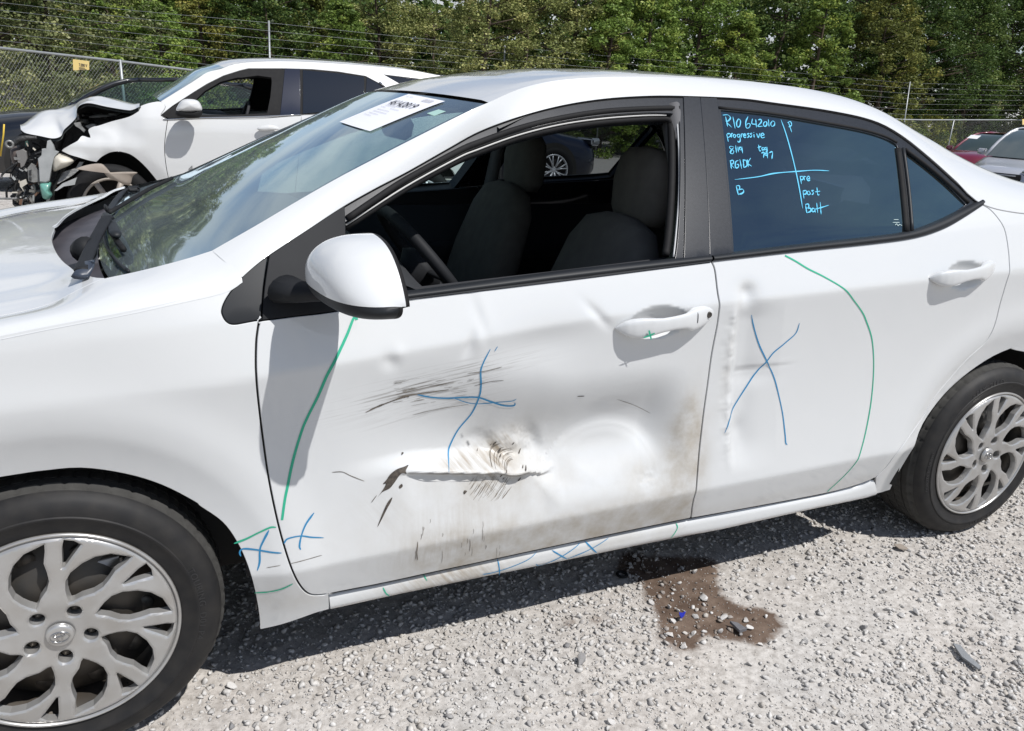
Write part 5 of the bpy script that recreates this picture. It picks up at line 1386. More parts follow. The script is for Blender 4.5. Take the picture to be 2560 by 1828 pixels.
    L.new(ms.outputs[0], bm_.inputs['Height']); L.new(bm_.outputs[0], b.inputs['Normal'])
    return m
stv = stain_f(XX.ravel(), YY.ravel())
gme = mesh('gravel_bed', np.stack([XX.ravel(), YY.ravel(), ZZ.ravel()], -1), FQ, attrs=dict(stain=stv))
gbed = link('gravel_bed', gme, ground_mat('gravel_bed', True), None, kind='structure')
q_ = np.r_[-300, -120, -60, -35, np.arange(-24, 60, 1.5), 70, 90, 130, 200, 300]
XG, YG = np.meshgrid(q_, q_); ZG = gz(XG, YG)-.004+.02*vnoise(XG, YG, .25, 41)*sstep(8, 20, np.hypot(XG, YG)); n_ = len(q_); jj = np.arange(n_*n_).reshape(n_, n_)
link('ground', mesh('ground', np.stack([XG.ravel(), YG.ravel(), ZG.ravel()], -1), np.stack([jj[:-1, :-1].ravel(), jj[:-1, 1:].ravel(), jj[1:, 1:].ravel(), jj[1:, :-1].ravel()], -1)), ground_mat('lot_ground', False), None, kind='structure')

# ---- loose stones
def ico(sub):
    import bmesh
    bm = bmesh.new(); bmesh.ops.create_icosphere(bm, subdivisions=sub, radius=1.0); V = np.array([v.co[:] for v in bm.verts]); F = np.array([[v.index for v in f.verts] for f in bm.faces]); bm.free(); return V, F
def rock_shapes(n, sub, seed):
    r = np.random.default_rng(seed); V, F = ico(sub); S_ = []
    for _ in range(n):
        P = V.copy()
        for _k in range(12):        # chop with planes so that the stones get facets
            d = r.normal(size=3); d /= np.linalg.norm(d); h = r.uniform(.3, .7); t = P@d-h; P = P-np.maximum(t, 0)[:, None]*d*.95
        P *= np.array([1, r.uniform(.55, .9), r.uniform(.4, .7)]); S_.append(P)
    return S_, F
def stone_field(name, N, sub, rmin, rmax, seed, mat_, region, weight, parent=None):
    r = np.random.default_rng(seed); shapes, F = rock_shapes(14, sub, seed)
    x0, x1, y0, y1 = region; X = r.uniform(x0, x1, N*3); Y = r.uniform(y0, y1, N*3)
    keep = r.uniform(size=N*3) < weight(X, Y); X, Y = X[keep][:N], Y[keep][:N]; N = len(X)
    rad = rmin*(rmax/rmin)**(r.uniform(size=N)**2.0)
    sh = r.integers(0, len(shapes), N); nv = len(shapes[0]); az = r.uniform(0, 6.283, N); ti = r.normal(0, .35, N); tj = r.normal(0, .35, N)
    B_ = np.array(shapes)[sh]*rad[:, None, None]
    ca, sa = np.cos(az)[:, None], np.sin(az)[:, None]
    x, y, z = B_[..., 0], B_[..., 1], B_[..., 2]
    y, z = y*np.cos(ti)[:, None]-z*np.sin(ti)[:, None], y*np.sin(ti)[:, None]+z*np.cos(ti)[:, None]
    x, z = x*np.cos(tj)[:, None]-z*np.sin(tj)[:, None], x*np.sin(tj)[:, None]+z*np.cos(tj)[:, None]
    x, y = x*ca-y*sa, x*sa+y*ca
    edge = np.minimum.reduce([X-GP['x0'], GP['x1']-X, Y-GP['y0'], GP['y1']-Y]); fd = sstep(0, .5, edge)
    zg = .003+(.006+gheight(X, Y))*fd
    V = np.stack([x+X[:, None], y+Y[:, None], z+(zg+rad*.20)[:, None]], -1).reshape(-1, 3)
    FF = (F[None]+(np.arange(N)*nv)[:, None, None]).reshape(-1, 3)
    tone = np.repeat(r.uniform(size=N), nv)
    st = np.repeat(stain_f(X, Y)*(r.uniform(size=N) < .75)*r.uniform(.4, 1, N), nv)
    me = mesh(name, V, FF, smooth=False, attrs=dict(tone=tone, stain=st))
    return link(name, me, mat_, parent, kind='stuff')
def stone_mat():
    m = bpy.data.materials.new('limestone'); m.use_nodes = True; nt = m.node_tree; b = nt.nodes['Principled BSDF']; L = nt.links
    b.inputs['Roughness'].default_value = .9; b.inputs['Specular IOR Level'].default_value = .25
    a = nt.nodes.new('ShaderNodeAttribute'); a.attribute_name = 'tone'; r_ = nt.nodes.new('ShaderNodeValToRGB'); e = r_.color_ramp.elements
    for _ in range(3): e.new(.5)
    for k, (p, c_) in enumerate(((0, (.22, .22, .225)), (.05, (.38, .37, .36)), (.35, (.48, .47, .455)), (.75, (.58, .57, .555)), (1, (.44, .41, .37)))): e[k].position = p; e[k].color = (*c_, 1)
    L.new(a.outputs['Fac'], r_.inputs[0]); t = nt.nodes.new('ShaderNodeTexCoord'); nz = nt.nodes.new('ShaderNodeTexNoise'); nz.inputs['Scale'].default_value = 120; nz.inputs['Detail'].default_value = 5; L.new(t.outputs['Object'], nz.inputs['Vector'])
    r2 = nt.nodes.new('ShaderNodeValToRGB'); r2.color_ramp.elements[0].color = (.72, .71, .70, 1); r2.color_ramp.elements[0].position = .3; r2.color_ramp.elements[1].color = (1.08, 1.07, 1.06, 1); r2.color_ramp.elements[1].position = .65; L.new(nz.outputs['Fac'], r2.inputs[0])
    x = nt.nodes.new('ShaderNodeMix'); x.data_type = 'RGBA'; x.blend_type = 'MULTIPLY'; x.inputs['Factor'].default_value = 1; L.new(r_.outputs[0], x.inputs['A']); L.new(r2.outputs[0], x.inputs['B'])
    s_ = nt.nodes.new('ShaderNodeAttribute'); s_.attribute_name = 'stain'; y = nt.nodes.new('ShaderNodeMix'); y.data_type = 'RGBA'; L.new(s_.outputs['Fac'], y.inputs['Factor']); L.new(x.outputs['Result'], y.inputs['A']); y.inputs['B'].default_value = (.15, .115, .09, 1)
    L.new(y.outputs['Result'], b.inputs['Base Color'])
    bm_ = nt.nodes.new('ShaderNodeBump'); bm_.inputs['Strength'].default_value = .4; bm_.inputs['Distance'].default_value = .002; L.new(nz.outputs['Fac'], bm_.inputs['Height']); L.new(bm_.outputs[0], b.inputs['Normal'])
    return m
SM = stone_mat()
def wgt(x, y): return gravel_amt(x, y)*(1-.55*stain_f(x, y))
def wgt2(x, y): return .25+.75*gravel_amt(x, y)*(1-.6*stain_f(x, y))
stone_field('loose_gravel', 48000, 1, .0038, .0170, 51, SM, (-.4, 4.6, -1.25, .75), wgt)
stone_field('loose_gravel', 32000, 1, .0018, .0050, 52, SM, (-.2, 3.6, -1.0, .5), wgt2)
stone_field('loose_gravel', 5000, 1, .008, .020, 54, SM, (3.0, 6.0, -1.6, 1.6), wgt2)
# the few big stones that can be told apart
bigs, bF = rock_shapes(9, 2, 77); rb_ = np.random.default_rng(78)
bmesh_ = [mesh('stone', P, bF, attrs=dict(tone=np.full(len(P), t_), stain=np.zeros(len(P)))) for P, t_ in zip(bigs, (.5, .7, .02, .6, .4, .8, .3, .65, .04))]
for bm_ in bmesh_: bm_.set_sharp_from_angle(angle=math.radians(24))
SPX = C('G5', (1080, 1130), (1300, 1110), (1550, 1090), (1780, 980), (1570, 970), (1100, 1000), (1080, 880), (900, 830), (1160, 910), (1320, 960), (1380, 790), (1310, 545), (1820, 1060), (1730, 1110), (1910, 1210), (2000, 700), (2200, 610), (2080, 690), (450, 1310), (250, 970), (2150, 1130), (1210, 1230), (2230, 980), (660, 915), (280, 1100))+C('Y3', (1005, 1250), (1115, 1345), (1120, 1195), (840, 970), (560, 1290), (170, 1155), (660, 1410), (1170, 1580), (400, 1240), (40, 1330), (1440, 1570))+C('Y4', (1580, 1040), (1160, 950), (1320, 970), (700, 1120), (1020, 1050), (1650, 1470), (940, 700), (760, 770), (610, 770), (1230, 980), (1880, 950), (560, 1560), (900, 1540))+C('Y2', (180, 1385), (1160, 1340), (1285, 1165), (490, 1470), (1480, 1430), (60, 1440), (800, 1480))
for i, p in enumerate(SPX):
    q = at(*p, z=.012); o = bpy.data.objects.new('stone', bmesh_[2 if p in (SPX[25],) else int(rb_.integers(0, 8))]); COL.objects.link(o)
    if len(o.data.materials) == 0: o.data.materials.append(SM)
    s_ = rb_.uniform(.011, .018) if i not in (25,) else .026
    o.scale = (s_, s_, s_); o.rotation_euler = (rb_.normal(0, .2), rb_.normal(0, .2), rb_.uniform(0, 6.28)); o.location = (q[0], q[1], float(.009+gheight(q[0], q[1])+s_*.35)); o.parent = gbed
def flat_bit(name, pts, m, label, cat, z=.018, th=.004, curl=.0):
    P = [at(*p, z=z) for p in pts]; c_ = np.mean(P, 0)
    mb = MB(); mb.prism([p-[0, 0, 0]+[0, 0, float(gheight(p[0], p[1]))+curl*((p[0]-c_[0])*6)] for p in P], (0, 0, th)); mb.build(name, m, None, smooth=False, label=label, cat=cat)
flat_bit('slate_shard', C('G5', (1630, 1015), (1700, 1030), (1785, 1085), (1720, 1100), (1680, 1060)), mat('slate', (.12, .12, .13), .7, bump=(80, .5, .004)), 'dark grey slate shard lying among pebbles on the brown stain', 'stone shard', .02, .008)
flat_bit('blue_scrap', C('G5', (1165, 925), (1195, 935), (1225, 930), (1212, 955), (1185, 968), (1172, 950)), mat('blue_scrap', (.02, .03, .35), .5), 'small bright blue scrap between pebbles on the brown stain', 'scrap', .028, .004, .05)
flat_bit('rubber_strip', C('Y4', (1520, 1140), (1560, 1150), (1610, 1210), (1680, 1270), (1660, 1280), (1570, 1215)), mat('grey_rubber', (.20, .21, .22), .7, bump=(60, .5, .004)), 'flat grey strip lying on gravel below the rear tyre', 'strip', .02, .005)
flat_bit('metal_scrap', C('Y4', (1190, 590), (1230, 585), (1270, 610), (1262, 618), (1220, 612)), mat('tan_metal', (.30, .26, .22), .5), 'thin tan metal sliver lying in front of the rear tyre', 'scrap', .02, .003)
mb = MB(); c_ = at(*C('G5', (640, 590))[0], z=.012)
mb.tube([(c_[0]+.014*math.cos(a), c_[1]+.014*math.sin(a), .017+float(gheight(c_[0], c_[1]))) for a in np.linspace(0, 6.283, 17)], .0045, 8, caps=False); mb.build('rubber_ring', M_['rubber'], None, label='small black rubber ring at the shaded left edge of the stain', cat='ring')

# ------------------------------------------------------------------ wrecked white SUV across the aisle
suv = root('white_suv', 'white sport utility vehicle with crumpled bonnet and torn off front end', 'suv', (1.1, 6.85, 0))
Y2_ = 5.92; W2_ = 2*Y2_+1.84
def zb2(x): return 1.068+.058*(x-.324)
def S2(x, z):
    x = np.asarray(x, float); z = np.asarray(z, float); zb = zb2(x)
    y = Y2_+.05*((z-.72)/.45)**2*np.where(z < .72, 1.4, .35)+.20*srelu(z-.975-.02*x, .02)
    u = np.clip(z-zb, 0, 1); y = y+.20*srelu(z-zb, .01)+.22*u*u
    r = np.hypot(x+.10, z-.35); y = y+.25*srelu(.50-r, .02)
    return y+.05*np.clip(.0-x, 0, 2)**2*3+.10*np.clip(x-2.3, 0, 2)**2
def XZ2(px, py):
    y = 5.95
    for _ in range(14):
        p = at(px, py, y=y); y = .5*y+.5*float(S2(p[0], p[2]))
    p = at(px, py, y=y); return np.array([p[0], p[2]])
def X2(pts): return [XZ2(*p) for p in pts]
def s2(a, b): return a, S2(a, b), b
def crum(a, b):
    w = 1-sstep(-.1, .25, a); return a, S2(a, b)+w*(.03*vnoise(a, b, 9, 61)+.012*vnoise(a, b, 26, 62))+.06*w*sstep(.8, 1.0, b), b
G2a = C('Z1', (1215, 868), (1197, 1000), (1193, 1100), (1205, 1210), (1222, 1300))
UPF = C('Z9', (1560, 440), (1480, 490), (1400, 520), (1250, 560), (1110, 605), (1040, 620), (985, 660), (1010, 740), (920, 720), (870, 775), (790, 820), (730, 860), (690, 890))
LOWF = C('Z9', (690, 890), (780, 935), (900, 970), (1000, 1000), (1090, 1018))
ARC2 = C('Z9', (1090, 1018), (1150, 960), (1250, 910), (1340, 900))+C('Z1', (860, 1100), (940, 1120), (1010, 1170), (1070, 1230), (1120, 1290), (1150, 1330))
TOPF = C('Z1', (1010, 770), (1080, 745), (1165, 735), (1200, 775), (1168, 828))
panel('front_fender', loop(X2(TOPF), X2(C('Z1', (1168, 840), (1215, 868))), X2(G2a), [XZ2(*G2a[-1]), np.array([.42, .28])], [np.array([.42, .28]), np.array([.38, .28])], [np.array([.38, .28]), XZ2(*ARC2[-1])], X2(ARC2)[::-1], X2(LOWF)[::-1], X2(UPF)[::-1], X2(C('Z9', (1560, 440), (1585, 395))), n=3), crum, M_['white_suv'], suv, h=.03, gap=.004, depth=.03, label='crumpled front wing')
G2b = [(753, 287), (752, 330), (748, 380), (742, 440), (735, 500)]
BLT2 = C('Z1', (1215, 868), (1500, 862), (1856, 862))+[(753, 288)]
lowd = [np.array([1.50, .28]), np.array([.42, .28])]
panel('front_door', loop(X2(BLT2), X2(G2b), [XZ2(*G2b[-1]), lowd[0]], lowd, [lowd[1], XZ2(*G2a[-1])], X2(G2a)[::-1], n=3), s2, M_['white_suv'], suv, h=.05, gap=.004, depth=.03)
r2 = [XZ2(753, 288), XZ2(779, 287), np.array([2.1, 1.165]), np.array([2.45, 1.20])]
panel('rear_door', loop(r2, [r2[-1], np.array([2.45, .75]), np.array([2.2, .28])], [np.array([2.2, .28]), lowd[0]], [lowd[0], XZ2(*G2b[-1])], X2(G2b)[::-1], n=3), s2, M_['white_suv'], suv, h=.06, gap=.004, depth=.03)
q2 = [np.array(v) for v in ((2.45, 1.20), (2.9, 1.24), (3.35, 1.22), (3.42, .8), (3.38, .35), (3.05, .35))]
panel('quarter_panel', loop(q2[:3], q2[2:5], [q2[4], q2[5]], [np.array([2.6+.45*math.cos(t), .35+.45*math.sin(t)]) for t in np.radians([0, 45, 90, 135, 172])], [np.array([2.15, .41]), np.array([2.45, .75])], [np.array([2.45, .75]), q2[0]], n=3), s2, M_['white_suv'], suv, h=.08, gap=.004, depth=.03)
# upper side: pillars and roof edge with the window openings cut out
TOP2 = C('Z1', (1165, 735), (1400, 590), (1500, 525))+[(552, 172), (586, 160), (640, 154), (741, 153), (879, 161), (1017, 174), (1114, 192)]
DLO_T = C('Z1', (1168, 833), (1250, 768), (1400, 670), (1500, 608), (1620, 548), (1740, 510))+[(621, 171), (707, 171), (780, 173), (845, 179), (914, 190), (948, 208), (971, 224), (990, 243)]
DLO_B = [(990, 243), (960, 262), (900, 278), (840, 284), (753, 287), (640, 292), (500, 295), (419, 299), (408, 297), (402, 289)]
dlo = X2(DLO_T)+X2(DLO_B)[1:-1]
qw = X2(C('Z2', (1330, 540), (1640, 578), (1500, 625), (1455, 612)))
panel('roof_side', loop(X2(TOP2), [XZ2(*TOP2[-1]), np.array([3.2, 1.50])], [np.array([3.2, 1.50]), np.array([3.4, 1.25])], [np.array([3.4, 1.25])]+[np.array([2.9, 1.245]), np.array([2.45, 1.205])], [np.array([2.45, 1.205])]+X2(BLT2)[::-1], X2(C('Z1', (1215, 868), (1168, 840))), X2(TOPF[2:])[::-1], n=3), s2, M_['white_suv'], suv, holes=[densify(np.array(dlo), .03), qw], h=.06, gap=.002, depth=.04, far=W2_)
def sb2(a, b): return a, S2(a, b)+.012, b
op_px = C('Z1', (1400, 740), (1480, 660), (1600, 590), (1720, 560))+C('Z2', (300, 560), (420, 545), (520, 560), (525, 590), (515, 700), (490, 825), (200, 838), (0, 835))+C('Z1', (1460, 845), (1420, 800))
panel('window_frame', dlo, sb2, M_['rubber'], suv, holes=[X2(op_px)], h=.08, gap=-.002, depth=.03, far=W2_)
rw = X2([(757, 175), (845, 183), (911, 192), (911, 236), (905, 270), (757, 285)])
panel('rear_door_window', rw, lambda a, b: (a, S2(a, b)+.006, b), M_['darkglass'], suv, h=.1, gap=.002, depth=.004)
panel('quarter_window', X2([(917, 193), (945, 208), (968, 224), (984, 240), (955, 258), (912, 270)]), lambda a, b: (a, S2(a, b)+.006, b), M_['darkglass'], suv, h=.1, gap=.002, depth=.004)
panel('rear_quarter_window', qw, lambda a, b: (a, S2(a, b)+.010, b), M_['darkglass'], suv, h=.1, gap=0, depth=.004)
panel('pillar_cover', X2([(712, 171), (750, 172), (751, 286), (700, 289)]), lambda a, b: (a, S2(a, b)+.004, b), mat('navy_gloss', (.008, .010, .022), .15, coat=1), suv, h=.1, gap=.002, depth=.01)
def tube_on(name, pts, r, m, off=0.0, par=suv, f=S2, XF=XZ2, flat=1.0):
    q = np.array(catmull([XF(*p) for p in pts], 4)); P = np.stack([q[:, 0], f(q[:, 0], q[:, 1])+off, q[:, 1]], -1); return MB().tube(P, r, 6, flat=flat).build(name, m, par)
tube_on('chrome_strip', DLO_B[4:9], .006, M_['emblem'], -.004)
tube_on('chrome_strip', [(948, 206), (975, 226), (994, 244)], .010, M_['emblem'], -.004)
# roof, windscreen, far side
T2 = np.array(catmull([np.array([*p]) for p in X2(TOP2)], 4)); rows = []
for p in resample(T2, 40):
    y = float(S2(p[0], p[1])); f_ = sstep(.75, 1.05, p[0])
    rows.append([[p[0]-.06*(1-(2*s_-1)**2), y+(W2_-2*y)*s_, p[1]+.035*(1-abs(2*s_-1)**2.5)] for s_ in np.linspace(0, 1, 17)])
rows = np.array(rows); ksp = int(np.argmin(np.abs(rows[:, 0, 0]-XZ2(552, 172)[0])))
MB().grid(rows[ksp:][::-1]).build('roof', M_['white_suv'], suv)
MB().grid(rows[:ksp+1][::-1]).build('windscreen', M_['windshield'], suv)
MB().grid(np.array([[[x, 6.1+(1.46)*s_, z] for s_ in np.linspace(0, 1, 5)] for x, z in ((3.2, 1.5), (3.42, 1.2), (3.5, .9), (3.5, .35))])[::-1]).build('tailgate', M_['white_suv'], suv)
far_o = [np.array(v) for v in ((.2, 1.06), (3.4, 1.24), (3.4, .35), (.45, .28), (.3, .5))]
panel('far_side', far_o[::-1], s2, M_['white_suv'], suv, h=.2, gap=0, depth=.02, far=W2_, only_far=True)
mb = MB(); mb.box((1.6, 6.84, .42), (2.6, 1.5, .3)); mb.box((.38, 6.84, .80), (.08, 1.6, .55)); mb.box((2.9, 6.84, .9), (.6, 1.5, .6)); mb.build('floor_pan', M_['under'], suv, smooth=False)
mb = MB(); mb.box((.72, 6.84, 1.02), (.45, 1.5, .16), bev=.04); mb.build('dashboard', mat('suv_dash', (.06, .065, .075), .6), suv)
for yy in (6.45, 7.25):
    mb = MB(); mb.box((1.55, yy, .95), (.14, .5, .75), rot=Matrix.Rotation(math.radians(14), 3, 'Y'), bev=.05); mb.box((1.62, yy, 1.38), (.09, .26, .17), bev=.035); mb.box((1.3, yy, .65), (.5, .5, .16), bev=.05); mb.build('front_seat', M_['fabric'], suv)
mb = MB(); mb.box((2.5, 6.84, 1.0), (.15, 1.3, .7), bev=.05); mb.build('rear_bench', M_['fabric'], suv)
MB().tube([(1.02+.12*math.sin(a)*.5, 6.42+.18*math.cos(a), 1.05+.17*math.sin(a)) for a in np.linspace(0, 6.28, 25)], .014, 6, caps=False).build('steering_wheel', M_['interior'], suv)
# mirror and handles
def poly_blob(name, pts, y, th, m, par, soft=.75, n=4, lab=None):
    """rounded solid whose outline is traced at distance y: swells towards the viewer"""
    q = np.array(catmull([at(*p, y=y) for p in pts], n, closed=True)); c_ = q.mean(0); rings = []
    for k, a in enumerate(np.linspace(-math.pi/2, math.pi/2, 9)):
        s_ = math.cos(a)**.6 if abs(math.cos(a)) > 1e-6 else 0.02
        rings.append(c_+(q-c_)*max(s_, .02)+[0, th/2*math.sin(a), 0])
    R_ = np.array([np.vstack([r_, r_[:1]]) for r_ in rings]); mb = MB(); mb.grid(R_); o = mb.build(name, m, par, sharp=60)
    if lab: o['label'] = lab
    return o
mo = poly_blob('door_mirror', C('Z1', (1280, 800), (1270, 830), (1300, 850), (1380, 860), (1450, 852), (1466, 830), (1460, 800), (1400, 815), (1330, 815)), 5.80, .16, M_['rubber'], suv)
poly_blob('mirror_cap', C('Z1', (1283, 808), (1290, 765), (1320, 728), (1370, 718), (1430, 728), (1458, 760), (1464, 800), (1400, 812)), 5.79, .15, M_['white_suv'], mo)
mo.children[0].location = (0, 0, 0) if mo.children else (0, 0, 0)
panel('mirror_sail', X2(C('Z1', (1168, 835), (1230, 790), (1290, 755), (1330, 850), (1230, 858))), lambda a, b: (a, S2(a, b)-.004, b), M_['rubber'], suv, h=.1, gap=0, depth=.01)
poly_blob('door_handle', C('Z2', (412, 935), (440, 915), (500, 905), (560, 918), (575, 940), (530, 945), (450, 950)), 5.895, .05, M_['white_suv'], suv)
# crumpled bonnet: traced along its near edge and its skyline, with real depth between them
NE = C('Z9', (235, 650), (290, 690), (450, 722), (600, 750), (690, 722), (720, 655), (800, 580), (860, 510), (866, 430), (905, 375), (1010, 352), (1200, 392), (1430, 430), (1500, 425), (1572, 392))
SKY = C('Z9', (232, 636), (300, 560), (400, 480), (480, 440), (570, 425), (640, 420), (760, 385), (850, 360), (925, 345), (1000, 330), (1080, 305), (1160, 285), (1300, 310), (1450, 355), (1592, 385))
A = resample(np.array(catmull([at(*p, y=5.98+.10*math.exp(-((p[0]-190)/40)**2)) for p in NE], 5)), 70); B_ = resample(np.array(catmull([at(*p, y=6.55) for p in SKY], 5)), 70)
rows = []
for i, (a, b) in enumerate(zip(A, B_)):
    row = []
    for k, t in enumerate(np.linspace(0, 1, 9)):
        p = a+(b-a)*t; w = math.sin(math.pi*t); n_v = float(vnoise(np.array(p[0]*1.0), np.array(t*.8), 9, 71)); row.append(p+np.array([0, 0, .030*w*n_v+.03*w]))
    for t in np.linspace(.1, 1, 8): row.append(b+np.array([.05*t, 1.15*t, -.10*t*t+.03*float(vnoise(np.array(b[0]), np.array(t), 7, 72))*t]))
    rows.append(row)
rows = np.array(rows); MB().grid(rows[:, ::-1]).build('bonnet', M_['white_suv'], suv, sharp=50, label='folded and torn bonnet')
rows2 = rows[:, :9].copy(); rows2[:, :, 2] -= .025; rows2[:, :, 1] += .02; MB().grid(rows2).build('bonnet_lining', mat('bonnet_inner', (.09, .10, .10), .6), suv)
def plate(name, pts, y, th, m, par=suv, bev=.01, tilt=0.0):
    P = [at(*p, y=y) for p in pts]; c_ = np.mean(P, 0); P = [p+[0, tilt*(p[2]-c_[2]), 0] for p in P]
    Q = [c_+(p-c_)*(1-bev*6)+[0, -bev, 0] for p in P]; n = len(P); V = Q+P+[p+[0, th, 0] for p in P]
    F = [list(range(n))[::-1]]+[[k, (k+1) % n, n+(k+1) % n, n+k] for k in range(n)]+[[n+k, n+(k+1) % n, 2*n+(k+1) % n, 2*n+k] for k in range(n)]+[[2*n+k for k in range(n)]]
    me = mesh(name, V, F, smooth=False); return link(name, me, m, par)
dk = mat('engine_black', (.015, .016, .018), .6, bump=(30, .8, .02), var=(14, .7, (.05, .05, .05))); al = mat('cast_alloy', (.30, .30, .29), .45, metal=.5, bump=(40, .6, .01), var=(18, .7, (.12, .12, .12)))
gy = mat('grey_plastic', (.30, .31, .31), .5, var=(12, .6, (.18, .19, .19))); tn = mat('tan_liner', (.26, .22, .185), .85, var=(9, .6, (.34, .30, .26))); gr = mat('coolant_green', (.12, .30, .25), .3, coat=.5); bg_ = mat('beige_tank', (.52, .49, .42), .5, var=(8, .5, (.40, .37, .32)))
z9 = lambda *p: C('Z9', *p)
plate('engine_bay_backdrop', z9((120, 850), (220, 700), (600, 740), (700, 700), (850, 560), (1000, 500), (1500, 480), (1560, 430), (1700, 1500), (620, 1600), (200, 1560), (140, 1490)), 6.42, .5, dk, bev=.002)  # dark backdrop plate, the bay's shade put into its black colour
plate('engine_dark_box', z9((870, 430), (1010, 372), (1200, 412), (1430, 452), (1500, 470), (1300, 540), (1050, 610), (900, 560)), 6.55, .6, dk)  # dark box: the darkness under the bonnet put in as black
poly_blob('air_duct', z9((1000, 505), (1080, 480), (1200, 478), (1290, 490), (1180, 510), (1050, 520)), 6.35, .2, gy, suv)
plate('hinge_bracket', z9((830, 575), (905, 565), (920, 610), (965, 660), (950, 685), (900, 640), (850, 610)), 6.05, .03, al); plate('reservoir_cap', z9((960, 610), (1030, 585), (1075, 590), (1100, 620), (1000, 645)), 6.2, .1, al)
poly_blob('headlight_can', z9((130, 860), (200, 830), (270, 850), (310, 920), (290, 1030), (240, 1070), (170, 1050), (130, 960)), 6.15, .30, mat('can_brown', (.07, .055, .05), .6), suv)
plate('can_bracket', z9((180, 900), (255, 870), (300, 900), (310, 980), (275, 1060), (235, 1085), (230, 1030), (200, 1020), (195, 960)), 5.97, .03, mat('bracket_grey', (.16, .155, .15), .6))
MB().tube([at(*p, y=6.0) for p in z9((95, 818), (150, 808), (215, 760), (300, 740), (420, 745))], .022, 8).build('latch_rod', dk, suv)
MB().tube([at(*z9((108, 815))[0], y=5.98)+np.array([.025*math.cos(a), 0, .025*math.sin(a)]) for a in np.linspace(0, 6.28, 13)], .010, 6, caps=False).build('tow_eye', al, suv)
plate('rad_support', z9((470, 870), (520, 865), (530, 780), (560, 770), (600, 830), (620, 890), (660, 905), (615, 960), (590, 1060), (560, 1230), (520, 1250), (450, 1240), (440, 1080), (425, 980), (465, 940)), 5.93, .05, gy, tilt=.15)
poly_blob('washer_tank', z9((612, 1120), (590, 1060), (605, 960), (650, 922), (740, 940), (800, 965), (840, 1000), (790, 1050), (700, 1090)), 6.0, .22, bg_, suv)
poly_blob('coolant_bottle', z9((450, 1255), (500, 1235), (575, 1250), (565, 1340), (590, 1390), (545, 1435), (490, 1425), (462, 1350)), 5.95, .16, gr, suv)
plate('fan_shroud', z9((310, 1080), (350, 1030), (400, 1060), (440, 1110), (440, 1240), (380, 1250), (320, 1230)), 5.96, .04, al); plate('shroud_slot', z9((325, 1110), (355, 1100), (352, 1170), (328, 1170)), 5.945, .03, dk, bev=.002); plate('shroud_slot', z9((325, 1190), (355, 1185), (355, 1225), (330, 1225)), 5.945, .03, dk, bev=.002)
plate('grille_piece', z9((110, 1400), (200, 1345), (240, 1380), (270, 1480), (220, 1510), (160, 1470), (140, 1440)), 6.1, .05, dk)
for u in (180, 205, 230): MB().tube([at(*p, y=6.06) for p in z9((u, 1400), (u+18, 1470))], .006, 5).build('grille_fin', bg_, suv)
plate('lower_shield', z9((140, 1490), (200, 1500), (330, 1520), (520, 1500), (500, 1570), (350, 1600), (210, 1570)), 6.05, .5, dk); plate('broken_bracket', z9((220, 1240), (290, 1210), (310, 1260), (250, 1300), (270, 1350), (225, 1290)), 5.97, .04, bg_)
plate('chassis_leg', z9((700, 1130), (860, 1080), (900, 1010), (950, 1010), (900, 1100), (830, 1160), (750, 1210), (640, 1270), (650, 1170)), 6.0, .12, al, tilt=.2); plate('torn_liner', z9((610, 1340), (700, 1260), (870, 1190), (850, 1270), (720, 1290), (640, 1340)), 5.92, .02, gy, tilt=.3)
poly_blob('liner_piece', z9((860, 1090), (1000, 1045), (1140, 1035), (1190, 1080), (1230, 1130), (1310, 1165), (1440, 1130), (1550, 1135), (1500, 1175), (1470, 1265), (1400, 1270), (1330, 1235), (1220, 1190), (1150, 1110), (1080, 1075), (960, 1100)), 5.80, .10, tn, suv)
MB().tube([at(*p, y=6.3) for p in z9((620, 560), (700, 700), (650, 860))], .03, 8).build('hose', dk, suv)
# torn wiring, hoses and small brackets
rj = np.random.default_rng(33); jm = [dk, al, gy, bg_, M_['rubber'], mat('rust_bit', (.16, .09, .06), .8), gr, tn]
for k in range(26):
    u, v = rj.uniform(150, 640), rj.uniform(780, 1500)
    pts = [at(*C('Z9', (u+rj.normal()*45*j, v+60*j+rj.normal()*35))[0], y=5.97+rj.uniform(0, .12)) for j in range(4)]
    MB().tube(np.array(catmull(pts, 4)), rj.uniform(.004, .012), 6).build('torn_hose', jm[[0, 4, 0, 2, 5, 0, 4, 1][k % 8]], suv)
for k in range(34):
    u, v = rj.uniform(130, 620), rj.uniform(800, 1540); a = rj.uniform(0, 3.14); l, w_ = rj.uniform(14, 48), rj.uniform(6, 20); ca, sa = math.cos(a), math.sin(a)
    plate('small_bracket', C('Z9', *[(u+ca*i*l-sa*j*w_, v+sa*i*l+ca*j*w_) for i, j in ((-1, -1), (1, -.6), (.8, 1), (-.7, .8))]), 5.95+rj.uniform(0, .10), .012, jm[k % 8], bev=.002, tilt=rj.uniform(-.4, .4))
for k in range(16):
    u, v = rj.uniform(900, 1480), rj.uniform(470, 590); pts = [at(*C('Z9', (u+40*j, v+rj.normal()*10))[0], y=6.3+rj.uniform(0, .2)) for j in range(4)]
    MB().tube(pts, rj.uniform(.008, .02), 6).build('engine_hose', jm[[0, 4, 1, 2][k % 4]], suv)
